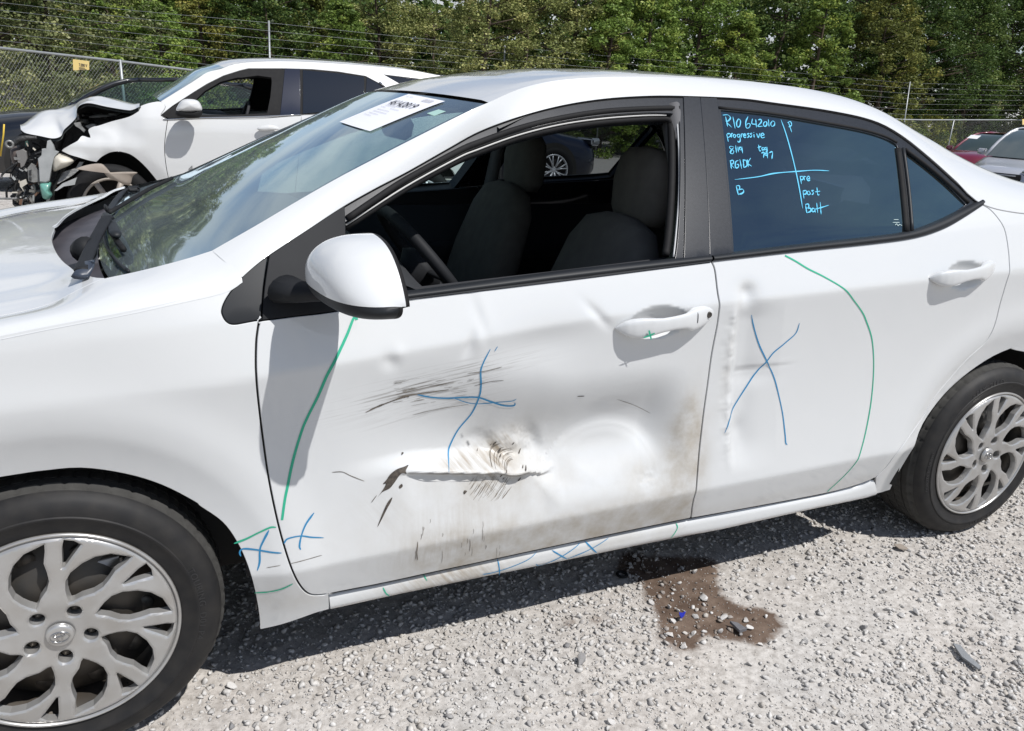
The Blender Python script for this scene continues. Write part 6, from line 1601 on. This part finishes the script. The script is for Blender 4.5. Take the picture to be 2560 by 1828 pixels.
# wheels of the SUV and of the other cars
def plain_wheel(par, loc, R, w, face, spokes, m_rim, m_tyre, rz=0.0, twin=True, rimr=.68, th=.018):
    mb = MB(); mb.lathe([(R*rimr, .02), (R*.74, .0), (R*.88, .0), (R*.96, .02), (R, .05), (R, w-.05), (R*.96, w-.02), (R*.75, w)], (0, 0, 0), 'y', 48); me = mb
    o = me.build('wheel', m_tyre, None); o.parent = par; o.location = Vector(loc)-world_loc(par); o.rotation_euler = (0, 0, rz+(0 if face < 0 else math.pi))
    mb = MB(); rr = R*rimr; mb.lathe([(rr*1.02, .012), (rr*.98, .004), (rr*.93, .012), (rr*.90, .06), (rr*.88, .14)], (0, 0, 0), 'y', 48)
    mb.lathe([(.0001, .012), (rr*.18, .012), (rr*.24, .03)], (0, 0, 0), 'y', 20)
    for k in range(spokes):
        a = 2*math.pi*k/spokes+.3
        for da in ((-.16, .16) if twin else (0,)):
            mb.tube([(rr*.15*math.cos(a), .022, rr*.15*math.sin(a)), (rr*.55*math.cos(a+da*.6), .014, rr*.55*math.sin(a+da*.6)), (rr*.94*math.cos(a+da), .014, rr*.94*math.sin(a+da))], [th*1.3, th, th], 6, flat=.8)
    r_ = mb.build('rim', m_rim, o, local=True)
    mb = MB(); mb.lathe([(rr*.86, .15), (.0001, .15)], (0, 0, 0), 'y', 24); mb.build('rim_backing', M_['under'], o, local=True)
    return o
plain_wheel(suv, (-.105, 5.93, .34), .345, .22, -1, 7, mat('dusty_rim', (.30, .27, .24), .6, metal=.3), M_['rubber'], rz=.10, twin=False, th=.030)
plain_wheel(suv, (-.10, 7.72, .35), .345, .22, 1, 7, M_['silver'], M_['rubber']); plain_wheel(suv, (2.6, 5.93, .35), .345, .22, -1, 7, M_['silver'], M_['rubber']); plain_wheel(suv, (2.6, 7.72, .35), .345, .22, 1, 7, M_['silver'], M_['rubber'])
a_ = np.linspace(math.radians(-20), math.radians(200), 24); MB().grid(np.array([[[-.1+r*math.cos(t), y, .35+r*math.sin(t)] for t in a_] for r, y in ((.44, 5.96), (.46, 5.98), (.46, 6.3), (.03, 6.32))])).build('wheel_well', M_['under'], suv)
text_on('4 8', .075, lambda x, y: np.array([.50+x*1.2, float(S2(.55, .62+y))-.004, .635+y]), 'paint_mark', mat('grey_crayon', (.18, .18, .18), .8), suv, space=1.2)

# ------------------------------------------------------------------ other parked cars (lofted bodies)
def loft_car(name, label, loc, rz, L=4.6, Wd=1.82, H=1.45, paint_=None, hood=.92, belt=.95, kind='sedan', wheelR=.33, rim=None, glass_=None, spokes=5, cat='car', nose=1.0):
    r0 = root(name, label, cat, loc, rz=0); hw = Wd/2; xf, xr = L/2, -L/2
    def lp(o): o.location = (0, 0, 0); o.rotation_euler = (0, 0, rz); return o
    def B(mb, nm, m, **k): o = mb.build(nm, m, None, **k); o.parent = r0; return lp(o)
    # lower body
    st = [(xf, .62, .38, .60, .70), (xf-.06, .80, .28, .66, .78), (xf-.25, .93, .22, .74, .86), (xf-.7, .99, .20, .82, .93), (xf-1.15, 1.0, .20, hood, hood+.04), (xf-1.5, 1.0, .20, belt, belt+.02), (0, 1.0, .20, belt+.02, belt+.03), (xr+1.2, 1.0, .20, belt+.05, belt+.07), (xr+.6, .98, .22, belt+.05, belt+.10), (xr+.15, .92, .26, belt, belt+.06), (xr, .84, .36, belt-.2, belt-.1)]
    rows = []
    for x in np.linspace(xr, xf, 46):
        s_ = [np.interp(x, [q[0] for q in st][::-1], [q[k] for q in st][::-1]) for k in range(1, 5)]; w_ = hw*s_[0]; zb_, zs_, zc_ = s_[1:]
        half = [(w_*.86, zb_), (w_*.97, zb_+.08), (w_, zb_+.25), (w_*1.0, zs_-.25), (w_*.985, zs_-.08), (w_*.93, zs_), (w_*.80, zs_+(zc_-zs_)*.6), (w_*.4, zc_), (0, zc_+.008)]
        ring = [[x, -a, b] for a, b in half]+[[x, a, b] for a, b in half[::-1][1:]]; rows.append(ring)
    B(MB().grid(np.array(rows)), 'body', paint_, sharp=60)
    B(MB().add([rows[-1][k] for k in range(len(rows[-1]))], [list(range(len(rows[-1])))[::-1]]).add([rows[0][k] for k in range(len(rows[0]))], [list(range(len(rows[0])))]), 'end_panel', paint_, smooth=False)
    # cabin
    bx0, bx1 = (xf-1.22, xr+.75) if kind == 'sedan' else (xf-1.15, xr+.12); tx0, tx1 = (bx0-.85, bx1+.62) if kind == 'sedan' else (bx0-.72, bx1+.30)
    def cab(x, t):
        """t 0 at the belt, 1 at the roof edge"""
        return hw*(.93-.22*t**1.15)
    G = []
    for t in np.linspace(0, 1, 7):
        tt = t; z = belt+.01+(H-.05-belt)*math.sin(tt*math.pi/2*.96)**.95; x0 = bx0+(tx0-bx0)*t; x1 = bx1+(tx1-bx1)*t; wv = cab(0, t); ring = []
        for q in np.linspace(0, 1, 12): ring.append([x0+(x1-x0)*q, -wv+.02*abs(2*q-1)**3, z+(.0 if t < 1 else .02*math.sin(math.pi*q))])
        for q in np.linspace(0, 1, 8)[1:-1]: ring.append([x1-.10*(1-(2*q-1)**2)*(1-t)-.04, -wv+2*wv*q, z])
        for q in np.linspace(1, 0, 12): ring.append([x0+(x1-x0)*q, wv-.02*abs(2*q-1)**3, z+(.0 if t < 1 else .02*math.sin(math.pi*q))])
        for q in np.linspace(1, 0, 8)[1:-1]: ring.append([x0+.16*(1-(2*q-1)**2), -wv+2*wv*q, z])
        ring.append(ring[0]); G.append(ring)
    G = np.array(G); B(MB().grid(G[::-1]), 'windows', glass_ or M_['darkglass'], sharp=40)
    wv = cab(0, 1); rows = []
    for q in np.linspace(0, 1, 14):
        x = tx0+.10+(tx1-tx0-.15)*q; rows.append([[x+.10*(1-u*u)*(1 if q < .1 else 0), u*wv*1.02, H-.045+.045*(1-abs(u)**2.6)*math.sin(math.pi*min(max(q, .12), .88))**.4+.015*math.sin(math.pi*q)] for u in np.linspace(-1, 1, 13)])
    B(MB().grid(np.array(rows)[::-1]), 'roof', paint_)
    for sgn in (-1, 1):
        def edge(i0): return [G[k][i0]*np.array([1, 1, 1])+np.array([0, sgn*.006, 0]) for k in range(7)]
        n12 = 12; i_f = 0 if sgn < 0 else n12+6+n12-1; i_r = n12-1 if sgn < 0 else n12+6
        B(MB().tube(edge(i_f), .032, 6), 'pillar', paint_); B(MB().tube(edge(i_r), .045, 6), 'pillar', paint_)
        midf = [G[k][5 if sgn < 0 else n12+6+6]+np.array([0, sgn*.006, 0]) for k in range(7)]; B(MB().tube(midf, .028, 6), 'pillar', M_['rubber'])
        B(MB().tube([G[6][i_f]+[0, sgn*.004, .0], G[6][4 if sgn < 0 else n12+6+7]+[0, sgn*.004, .012], G[6][i_r]+[0, sgn*.004, 0]], .030, 6), 'roof_rail', paint_)
        mb = MB(); mb.box((bx0-.12, sgn*(hw+.08), belt+.08), (.10, .18, .12), bev=.03); B(mb, 'door_mirror', paint_)
        mb = MB(); mb.box((xf-.16, sgn*hw*.66, hood-.20), (.22, .36, .12), rot=Matrix.Rotation(sgn*math.radians(-24), 3, 'Z'), bev=.03); B(mb, 'headlight', mat('lamp_'+name, (.35, .37, .4), .1, metal=.4, coat=1))
        mb = MB(); mb.box((-.35, sgn*(hw+.008), belt-.10), (.20, .02, .03), bev=.006); B(mb, 'door_handle', paint_)
        for xx in (.95-.0, -.12): 
            pass
    mb = MB(); mb.box((xf-.015, 0, hood-.30), (.06, hw*1.05, .16), bev=.02); B(mb, 'grille', M_['rubber'])
    mb = MB(); mb.box((xf+.018, 0, hood-.25), (.03, hw*.9, .025), bev=.008); B(mb, 'chrome_bar', M_['emblem'])
    mb = MB(); mb.box((xf-.03, 0, .33), (.08, hw*1.1, .12), bev=.02); B(mb, 'lower_grille', M_['rubber'])
    c_, s_ = math.cos(rz), math.sin(rz)
    for xx in (xf-.92, xr+.95):
        for sgn in (-1, 1):
            a = np.linspace(math.radians(-10), math.radians(190), 20)
            o = B(MB().grid(np.array([[[xx+r*math.cos(t), sgn*y, wheelR+r*math.sin(t)] for t in a] for r, y in ((wheelR+.06, hw+.004), (wheelR+.03, hw+.006), (.02, hw+.006))][::(1 if sgn > 0 else -1)])), 'wheel_arch', M_['under'])
            lx, ly = xx, sgn*(hw+.045)
            w_ = plain_wheel(r0, (loc[0]+lx*c_-ly*s_, loc[1]+lx*s_+ly*c_, loc[2]+wheelR), wheelR, .2, -1, spokes, rim or M_['silver'], M_['rubber'], rz=rz+(0 if sgn < 0 else math.pi), th=.013)
    return r0

dkgl = M_['darkglass']
loft_car('dark_sedan', 'dark blue sedan missing its front bumper behind the wrecked white vehicle', (.42, 10.6, 0), math.pi, L=4.7, H=1.40, paint_=M_['black_car'], belt=.93, hood=.93, glass_=M_['clear'])
loft_car('navy_suv', 'navy vehicle with multi spoke wheels seen through the open sedan window', (4.55, 10.75, -.02), 0, L=4.7, H=1.66, paint_=M_['navy'], belt=1.08, hood=1.0, kind='suv', wheelR=.36, rim=M_['silver'], spokes=8, cat='suv')
p = at(2720, 395, d=15.0); silver = loft_car('silver_suv', 'silver grey car with dark tinted windscreen at the right edge behind the sedan boot', (p[0]+.25, p[1]+.7, float(gz(p[0], p[1]))), math.radians(188), L=4.6, H=1.62, paint_=M_['silver'], belt=1.02, hood=1.0, kind='suv', wheelR=.35, glass_=mat('grey_glass', (.10, .13, .14), .08, spec=.8), cat='car')
p = at(2530, 350, d=19.5); loft_car('red_coupe', 'dark red car with a white paper on its windscreen, farthest right', (p[0]+.4, p[1]+.3, float(gz(p[0], p[1]))+.09), math.radians(188), L=4.6, H=1.38, paint_=M_['red'], belt=.86, hood=.85, glass_=mat('green_glass', (.05, .07, .065), .08, spec=.8), cat='car')
c_ = [at(*q, d=16.4) for q in C('R6', (770, 618), (840, 568), (998, 580), (925, 635))]
mb = MB(); mb.prism(c_, (0.0, .01, .0)); o = mb.build('paper_note', M_['paper'], None, smooth=False, label='small white paper on the windscreen of the red car', cat='paper sheet')
# yellow strap by the open engine bay of the dark sedan
MB().tube([at(*q, y=8.9) for q in C('Z9', (46, 590), (40, 700), (5, 950))], .009, 6).build('yellow_strap', mat('strap_yellow', (.65, .45, .05), .6), None, label='yellow strap hanging at the left edge before the dark sedan', cat='strap')

# ------------------------------------------------------------------ fence: chain link below, strained wires above
FX = [-260, -100, 0, 300, 515, 672, 1262, 1718, 2270, 2560, 2900]; FD = [12.5, 13.5, 14.5, 17, 19, 20, 24, 27, 31, 33, 35.5]
FR = [88, 107, 120, 153, 180, 198, 232, 262, 300, 300, 302]; FT = [-50, -28, -15, 20, 40, 55, 115, 155, 206, 214, 222]
def fpt(px, k):
    """k = 0 rail, 1 post top, negative below the rail in metres"""
    d = np.interp(px, FX, FD); yr = np.interp(px, FX, FR); yt = np.interp(px, FX, FT)
    if k >= 0: return at(px, yr+(yt-yr)*k, d=d)
    p_ = at(px, yr, d=d); return p_+np.array([0, 0, k])
fence = root('chain_link_fence', 'long galvanised chain link fence with strained wires above it before the trees', 'fence', tuple(fpt(1262, -1.7)))
MB().tube([fpt(x, 0) for x in np.linspace(-260, 2900, 60)], .024, 8).build('top_rail', M_['galv'], fence)
MB().tube([fpt(x, 0) for x in np.linspace(2330, 2560, 20)], .010, 8).build('rail_highlight', mat('rail_pale', (.5, .52, .5), .4), fence) if False else None
for px in (-140, 300, 672, 1262, 1718, 2268, 2700):
    top = fpt(px, 1.02 if px != 300 else 0.03); bot = fpt(px, -1.75)
    if px == 2268: top = top+np.array([.16, 0, 0]); 
    MB().tube([bot, top], .030 if px in (300,) else .024, 8).build('fence_post', M_['galv'], fence)
for px in (980, 1500, 2000, 2385): MB().tube([fpt(px, -1.75), fpt(px, 0)], .024, 8).build('fence_post', M_['galv'], fence)
wm = mat('wire', (.30, .32, .33), .5, metal=.5)
for k in range(1, 8):
    MB().tube([fpt(x, k/7*.985)+np.array([0, 0, -.012*math.sin((x-672)/590*math.pi)**2]) for x in np.linspace(-260, 2900, 60)], .0030, 4).build('fence_wire', wm, fence)
# the mesh itself: two families of crossing strands
line = np.array([fpt(x, 0) for x in np.linspace(-260, 2900, 200)]); sd = np.r_[0, np.cumsum(np.linalg.norm(np.diff(line, axis=0), axis=1))]; Hh = 1.75
def fl(s, h): return np.array([np.interp(s, sd, line[:, k]) for k in range(3)])-np.array([0, 0, h])
V = []; F = []; sp = .085
for dr in (1, -1):
    s0 = -Hh if dr > 0 else 0
    for s in np.arange(s0, sd[-1]+(Hh if dr < 0 else 0), sp):
        a, b = s, s+dr*Hh; ha, hb = 0, Hh
        lo_, hi_ = 0, sd[-1]
        t0, t1 = 0.0, 1.0
        if dr > 0:
            if a < lo_: t0 = (lo_-a)/Hh
            if b > hi_: t1 = (hi_-a)/Hh
        else:
            if a > hi_: t0 = (a-hi_)/Hh
            if b < lo_: t1 = (a-lo_)/Hh
        if t1-t0 < .02: continue
        p0, p1 = fl(a+dr*Hh*t0, Hh*t0), fl(a+dr*Hh*t1, Hh*t1); d_ = (p1-p0)/np.linalg.norm(p1-p0); n_1 = np.cross(d_, [0, 0, 1.]); n_1 /= np.linalg.norm(n_1); n_2 = np.cross(n_1, d_); r_ = .0020; b0 = len(V)
        for p_ in (p0, p1):
            for q in range(3): an = 2*math.pi*q/3; V.append(p_+r_*(n_1*math.cos(an)+n_2*math.sin(an)))
        F += [[b0+q, b0+(q+1) % 3, b0+3+(q+1) % 3, b0+3+q] for q in range(3)]
link('chain_mesh', mesh('chain_mesh', np.array(V), np.array(F), smooth=False), M_['galv'], fence, kind='stuff')
# warning sign
sc_ = [at(*q, d=15.6) for q in ((182, 148), (223, 153), (223, 175), (183, 176))]
sgn = root('warning_sign', 'small yellow warning sign hung on the chain link fence at left', 'sign', tuple(sc_[3]))
mb = MB(); mb.prism(sc_, (.0, .012, 0)); mb.build('sign_plate', M_['sign'], sgn, smooth=False)
ex = sc_[1]-sc_[0]; ey = sc_[0]-sc_[3]
text_on('7,000 V', 1.0, lambda x, y: sc_[3]+ex*(.36+x*.165)+ey*(.44+y*.36)+np.array([0, -.006, 0]), 'sign_lettering', M_['print'], sgn, bold=.03)
mb = MB()
for k in range(3): mb.prism([sc_[3]+ex*u+ey*v+np.array([0, -.005, 0]) for u, v in ((.36, .10+k*.10), (.92-.1*k, .10+k*.10), (.92-.1*k, .14+k*.10), (.36, .14+k*.10))], (0, -.001, 0))
mb.build('sign_small_print', M_['print'], sgn, smooth=False, kind='stuff')
sc2 = [at(*q, d=32) for q in ((2556, 298), (2575, 298), (2575, 312), (2556, 312))]
mb = MB(); mb.prism(sc2, (0, .012, 0)); mb.build('warning_sign', M_['sign'], None, smooth=False, label='yellow sign on the fence rail at the right edge', cat='sign')

# ------------------------------------------------------------------ trees
def leaf_mat(name, c1, c2, c3, trans=.25):
    m = bpy.data.materials.new(name); m.use_nodes = True; nt = m.node_tree; nt.nodes.clear(); L = nt.links
    o = nt.nodes.new('ShaderNodeOutputMaterial'); d = nt.nodes.new('ShaderNodeBsdfDiffuse'); t = nt.nodes.new('ShaderNodeBsdfTranslucent'); g = nt.nodes.new('ShaderNodeBsdfGlossy'); g.inputs['Roughness'].default_value = .45
    a = nt.nodes.new('ShaderNodeAttribute'); a.attribute_name = 'tone'; r = nt.nodes.new('ShaderNodeValToRGB'); e = r.color_ramp.elements; e.new(.5)
    for k, (p, c_) in enumerate(((0, c1), (.55, c2), (1, c3))): e[k].position = p; e[k].color = (*c_, 1)
    oi = nt.nodes.new('ShaderNodeObjectInfo'); ma = nt.nodes.new('ShaderNodeMath'); ma.operation = 'MULTIPLY_ADD'; ma.inputs[1].default_value = .3; ma.inputs[2].default_value = -.15; L.new(oi.outputs['Random'], ma.inputs[0])
    ad_ = nt.nodes.new('ShaderNodeMath'); ad_.operation = 'ADD'; ad_.use_clamp = True; L.new(a.outputs['Fac'], ad_.inputs[0]); L.new(ma.outputs[0], ad_.inputs[1]); L.new(ad_.outputs[0], r.inputs[0])
    for s_ in (d, t): L.new(r.outputs[0], s_.inputs[0])
    x = nt.nodes.new('ShaderNodeMixShader'); x.inputs[0].default_value = trans; L.new(d.outputs[0], x.inputs[1]); L.new(t.outputs[0], x.inputs[2])
    y = nt.nodes.new('ShaderNodeMixShader'); y.inputs[0].default_value = .015; L.new(x.outputs[0], y.inputs[1]); L.new(g.outputs[0], y.inputs[2]); L.new(y.outputs[0], o.inputs[0])
    return m
LM = dict(pine=leaf_mat('pine_needles', (0.078, 0.124, 0.030), (0.177, 0.254, 0.056), (0.341, 0.364, 0.075)),
          bright=leaf_mat('young_pine', (0.092, 0.150, 0.035), (0.192, 0.280, 0.062), (0.369, 0.416, 0.106)),
          dark=leaf_mat('dark_foliage', (0.037, 0.065, 0.020), (0.085, 0.137, 0.037), (0.185, 0.221, 0.062)),
          broad=leaf_mat('broad_leaves', (0.085, 0.104, 0.035), (0.199, 0.227, 0.075), (0.483, 0.468, 0.188), .2),
          rust=leaf_mat('rusty_foliage', (0.085, 0.101, 0.030), (0.177, 0.195, 0.053), (0.355, 0.325, 0.081)),
          vine=leaf_mat('vine_leaves', (0.071, 0.091, 0.037), (0.170, 0.195, 0.077), (0.426, 0.416, 0.200)),
          weed=leaf_mat('weeds', (0.156, 0.169, 0.037), (0.312, 0.338, 0.075), (0.600, 0.600, 0.125)))
def leaves(cl, n_per, size, asp, seed, spread=.42, up=.25):
    """cl: clump centres with radii (x, y, z, r); returns quads and tones"""
    r = np.random.default_rng(seed); N = len(cl)*n_per; c_ = np.repeat(cl, n_per, 0)
    d = r.normal(size=(N, 3)); d /= np.linalg.norm(d, axis=1)[:, None]; rad = r.uniform(size=N)**.45
    P = c_[:, :3]+d*(rad*c_[:, 3])[:, None]*np.array([1, 1, .8])
    nrm = d*.7+r.normal(size=(N, 3))*.6+np.array([0, 0, up]); nrm /= np.linalg.norm(nrm, axis=1)[:, None]
    a = np.cross(nrm, r.normal(size=(N, 3))); a /= np.linalg.norm(a, axis=1)[:, None]; b = np.cross(nrm, a)
    s_ = size*r.uniform(.6, 1.3, N)[:, None]
    V = np.stack([P-a*s_*asp*.5, P-b*s_*.5*.9+a*s_*asp*.05, P+a*s_*asp*.5, P+b*s_*.5], 1).reshape(-1, 3)
    tone = np.clip(.45+.15*r.normal(size=N)+np.repeat(r.normal(0, .16, len(cl)), n_per), 0, 1)
    return V, np.arange(N*4).reshape(-1, 4), np.repeat(tone, 4)
def tree_data(kind, seed, H=7.0, R=1.9, ncl=150, n_per=150, size=.075, asp=1.1):
    r = np.random.default_rng(seed); limbs = MB(); tr_ = [(0, 0, -.3)]
    x = y = 0
    for k in range(1, 8): x += r.normal(0, .06); y += r.normal(0, .06); tr_.append((x, y, H*.92*k/7))
    T = np.array(tr_); limbs.tube(T, np.linspace(.13, .02, len(T)), 7)
    cl = []
    for k in range(ncl):
        h = r.uniform(.06, 1.0)
        if kind == 'pine': prof = (1-h)**.75*1.0+.10
        elif kind == 'tall': prof = .75*math.sin(math.pi*min(h*.9+.12, 1))**.6+.1
        else: prof = math.sin(math.pi*min(h*.85+.13, 1))**.5
        a = r.uniform(0, 6.283); q = r.uniform(.25, 1)**.5; rr = R*prof*q*(1+.25*math.sin(3*a+seed))
        z = h*H*(1-.0)+(-.12*rr if kind == 'pine' else .1*rr); base = np.array([np.interp(z*.85, T[:, 2], T[:, i]) for i in range(2)])
        c_ = np.array([base[0]+rr*math.cos(a), base[1]+rr*math.sin(a), z]); cr = r.uniform(.16, .42)*(1.1 if kind != 'pine' else .9); cl.append([*c_, cr])
        if k % 4 == 0: limbs.tube([(base[0], base[1], max(z-.35*rr, .3)), (c_[0]*.6+base[0]*.4, c_[1]*.6+base[1]*.4, z-.12*rr), tuple(c_)], [.035, .022, .008], 4)
    V, F, t = leaves(np.array(cl), n_per, size, asp, seed)
    return limbs, V, F, t
TD = {}
for nm, kw in dict(p1=dict(kind='pine', seed=1, H=7.5, R=2.0, ncl=190, n_per=120, size=.075, asp=1.5), p2=dict(kind='pine', seed=2, H=6.8, R=2.3, ncl=200, n_per=115, size=.075, asp=1.5), p3=dict(kind='tall', seed=3, H=8.2, R=2.1, ncl=190, n_per=120, size=.075, asp=1.4),
                   b1=dict(kind='tall', seed=4, H=8.0, R=2.0, ncl=200, n_per=100, size=.080, asp=1.0), b2=dict(kind='round', seed=5, H=7.0, R=2.4, ncl=200, n_per=100, size=.080, asp=1.0), d1=dict(kind='round', seed=6, H=7.6, R=2.6, ncl=210, n_per=110, size=.075, asp=1.1), d2=dict(kind='tall', seed=8, H=8.4, R=2.2, ncl=190, n_per=110, size=.075, asp=1.1)).items():
    limbs, V, F, t = tree_data(**kw); TD[nm] = (mesh('trunk', limbs.V, limbs.F), mesh('crown', V, F, smooth=False, attrs=dict(tone=t)))
    TD[nm][0].materials.append(M_['bark'])
_crown_cache = {}
def place_tree(nm, matk, px, d, sc, label, rz=None, base=None, group='trees beyond the fence', zs=.74):
    p = at(px, 300, d=d) if base is None else np.array(base); z = float(gz(p[0], p[1]))-.05
    key = (nm, matk)
    if key not in _crown_cache:
        me = TD[nm][1].copy(); me.materials.append(LM[matk]); _crown_cache[key] = me
    r0 = root('pine_tree' if nm[0] == 'p' else 'leafy_tree', label, 'tree', (p[0], p[1], z), group=group, rz=rz if rz is not None else random.uniform(0, 6.28)); r0.scale = (sc, sc, sc*zs)
    for n2, me in (('trunk', TD[nm][0]), ('crown', _crown_cache[key])):
        o = bpy.data.objects.new(n2, me); COL.objects.link(o); o.parent = r0
    return r0
PL = [ # kind, foliage, px, depth, scale, label
 ('d1', 'vine', 20, 19, .95, 'grey green bramble covered tree behind the fence at the far left'), ('b2', 'vine', 150, 20, .95, 'dusty green tangled tree behind the yellow sign'),
 ('p2', 'bright', 300, 24, .9, 'yellow green young pine behind the left fence post'), ('p1', 'rust', 265, 27, .95, 'olive pine between the bramble and the young pines'), ('p3', 'pine', 400, 27, 1.0, 'olive pine above the dark sedan'),
 ('p2', 'bright', 420, 23, .75, 'low bright green pine left of the white vehicle roof'), ('p1', 'rust', 525, 25, .85, 'olive yellow pine just left of the tall post above the white vehicle'), ('p2', 'pine', 590, 28, 1.0, 'dark green pine behind the tall post above the white vehicle'),
 ('p3', 'dark', 680, 26, .95, 'dark pine right of the tall post above the white vehicle'), ('p1', 'rust', 770, 29, 1.05, 'olive toned pine above the white vehicle roof'), ('p2', 'pine', 850, 25, .85, 'olive green pine above the rear of the white vehicle'),
 ('b1', 'broad', 950, 27, .93, 'pale leaved tree left of the sky gap'), ('b2', 'broad', 1080, 28, .86, 'pale leaved tree under the sky gap'), ('b1', 'broad', 1200, 25, 1.0, 'speckled light green tree left of the second post'),
 ('b2', 'broad', 1310, 27, 1.05, 'speckled light green tree right of the second post'), ('b1', 'broad', 1420, 28, 1.1, 'speckled pale tree above the middle of the sedan roof'), ('p2', 'bright', 1500, 27, 1.0, 'bright green pine right of the speckled trees'),
 ('p1', 'bright', 1610, 29, 1.1, 'bright green pine above the front door of the sedan'), ('p3', 'bright', 1720, 31, 1.1, 'bright green pine behind the third post'), ('p2', 'pine', 1830, 30, 1.0, 'mid green pine below the small sky gap at right'),
 ('p2', 'bright', 1690, 27, .62, 'low bright pine beside the third post'), ('p3', 'dark', 1930, 33, 1.2, 'dark green pine above the sedan rear window'), ('p1', 'pine', 2020, 31, 1.1, 'shaded green pine above the sedan rear window'), ('d2', 'dark', 2110, 34, 1.2, 'dark leafy tree left of the fourth post'),
 ('d1', 'dark', 2210, 35, 1.2, 'dark leafy tree behind the fourth post'), ('p3', 'rust', 2170, 33, 1.1, 'dull olive pine left of the fourth post'), ('d2', 'dark', 2310, 36, 1.3, 'dark leafy tree right of the fourth post'), ('b1', 'dark', 2400, 35, 1.15, 'dark thin leaved tree above the red car'),
 ('d1', 'dark', 2480, 37, 1.3, 'dark leafy tree above the silver car'), ('d2', 'dark', 2580, 36, 1.3, 'dark leafy tree at the right edge'), ('d1', 'vine', 2700, 34, 1.0, 'dusty leafy tree just past the right edge'), ('d2', 'vine', -110, 20, 1.0, 'dusty leafy tree just past the left edge')]
for nm, mk, px, d, sc, lab in PL: place_tree(nm, mk, px, d, sc, lab)
# far rank read as one dark mass behind them
rw_ = np.random.default_rng(91); cl = []
for px in range(-200, 2860, 26):
    d = np.interp(px, [0, 2560], [31, 42])+rw_.uniform(-1.5, 2.5); p = at(px, 300, d=d); top = np.interp(px, [0, 900, 1080, 1250, 2560], [6.0, 6.4, 5.6, 6.8, 9.6])*rw_.uniform(.9, 1.06)
    for _ in range(44): cl.append([p[0]+rw_.normal(0, .8), p[1]+rw_.normal(0, .8), float(gz(p[0], p[1]))+rw_.uniform(.1, top-.3), rw_.uniform(.35, .75)])
V, F, t = leaves(np.array(cl), 26, .21, 1.2, 92)
link('distant_wood', mesh('distant_wood', V, F, smooth=False, attrs=dict(tone=t)), LM['dark'], None, kind='stuff', label='dark wood closing the view behind the front trees', cat='wood')
# undergrowth along the fence
def bush(px, d, r, h, mk, label, n=26, seed=0, size=.06):
    p = at(px, 300, d=d); z = float(gz(p[0], p[1])); rr = np.random.default_rng(seed+int(px)+500)
    cl = np.array([[rr.normal(0, r*.5), rr.normal(0, r*.4), rr.uniform(.1, h), rr.uniform(.18, .38)] for _ in range(n)])
    V, F, t = leaves(cl, 110, size, 1.2, int(px)+900); m = mesh('bush', V, F, smooth=False, attrs=dict(tone=t)); o = link('bush', m, LM[mk], None, label=label, cat='bush', group='bushes along the fence'); o.location = (p[0], p[1], z)
for a in ((60, 16.6, 1.1, .95, 'weed', 'low yellow green bush under the fence at the far left'), (180, 17.6, 1.3, 1.6, 'vine', 'dusty vine bush behind the yellow sign'), (-10, 17.2, 1.2, 2.3, 'vine', 'tall dusty bramble at the left edge'), (300, 19.5, 1.2, 2.0, 'vine', 'vine bush behind the left fence post'), (110, 18.2, 1.2, 2.8, 'vine', 'tall bramble behind the chain link left of the sign'),
          (420, 21, 1.3, 1.8, 'bright', 'green bush behind the dark sedan roof'), (560, 22.5, 1.3, 1.8, 'weed', 'bush above the bonnet hinge of the white vehicle'), (2330, 33.5, .7, 1.9, 'weed', 'yellow flowering bush left of the red car'), (2370, 33.8, .8, 1.8, 'weed', 'yellow green bush above the red car'), (2440, 34.5, 1.6, 1.2, 'bright', 'green weeds above the red car roof'),
          (2500, 35, 1.3, 2.6, 'vine', 'tall pale shrub above the silver car'), (2290, 33, .9, 1.3, 'bright', 'low green bush right of the fourth post'), (2570, 34.5, 1.4, 2.9, 'vine', 'tall pale shrub at the right edge'), (2420, 36, 1.6, 3.4, 'vine', 'pale green thicket behind the red car'), (1250, 25, 1.6, 1.6, 'vine', 'bush at the foot of the second post'), (1550, 27, 1.8, 1.6, 'bright', 'green bush low behind the sedan roof'), (1000, 23.5, 1.6, 1.7, 'vine', 'bush low behind the rear of the white vehicle'), (800, 22.5, 1.6, 1.7, 'vine', 'bush hidden low behind the white vehicle'), (1900, 30, 1.8, 1.7, 'dark', 'dark bush low behind the sedan rear roof'), (2120, 31.5, 1.8, 1.8, 'dark', 'dark bush left of the fourth post')):
    bush(*a)
# concrete coloured heap at the far left behind the fence
rows = []
p = at(25, 215, d=19)
for i, a in enumerate(np.linspace(0, 6.283, 25)):
    rows.append([[p[0]-.6+(1.5*(1-t))*math.cos(a), p[1]+(1.0*(1-t))*math.sin(a), -.1+1.95*t**.7*(1-.1*math.sin(3*a))] for t in np.linspace(0, 1, 9)])
MB().grid(np.array(rows)[::-1]).build('rubble_heap', mat('grey_rubble', (.27, .26, .26), .95, bump=(14, .8, .05), var=(6, .7, (.20, .19, .185))), None, label='pale grey rubble heap behind the fence at the far left', cat='rubble heap')
# the open side of the yard behind the photographer
for i, (x, y, nm, sc, lab) in enumerate(((9.5, -26, 'd1', 1.0, 'round dark tree across the yard, nearest'), (30, -40, 'd1', 1.2, 'round dark tree across the yard, far to the right'), (-20, -42, 'p3', 1.2, 'tall pine across the yard at left'), (44, -30, 'p1', 1.3, 'pointed pine across the yard at right'), (-8, -46, 'd2', 1.1, 'tall leafy tree across the yard'))):
    place_tree(nm, 'dark', 0, 0, sc, lab, base=(x, y, 0), group='trees across the yard behind the viewer')
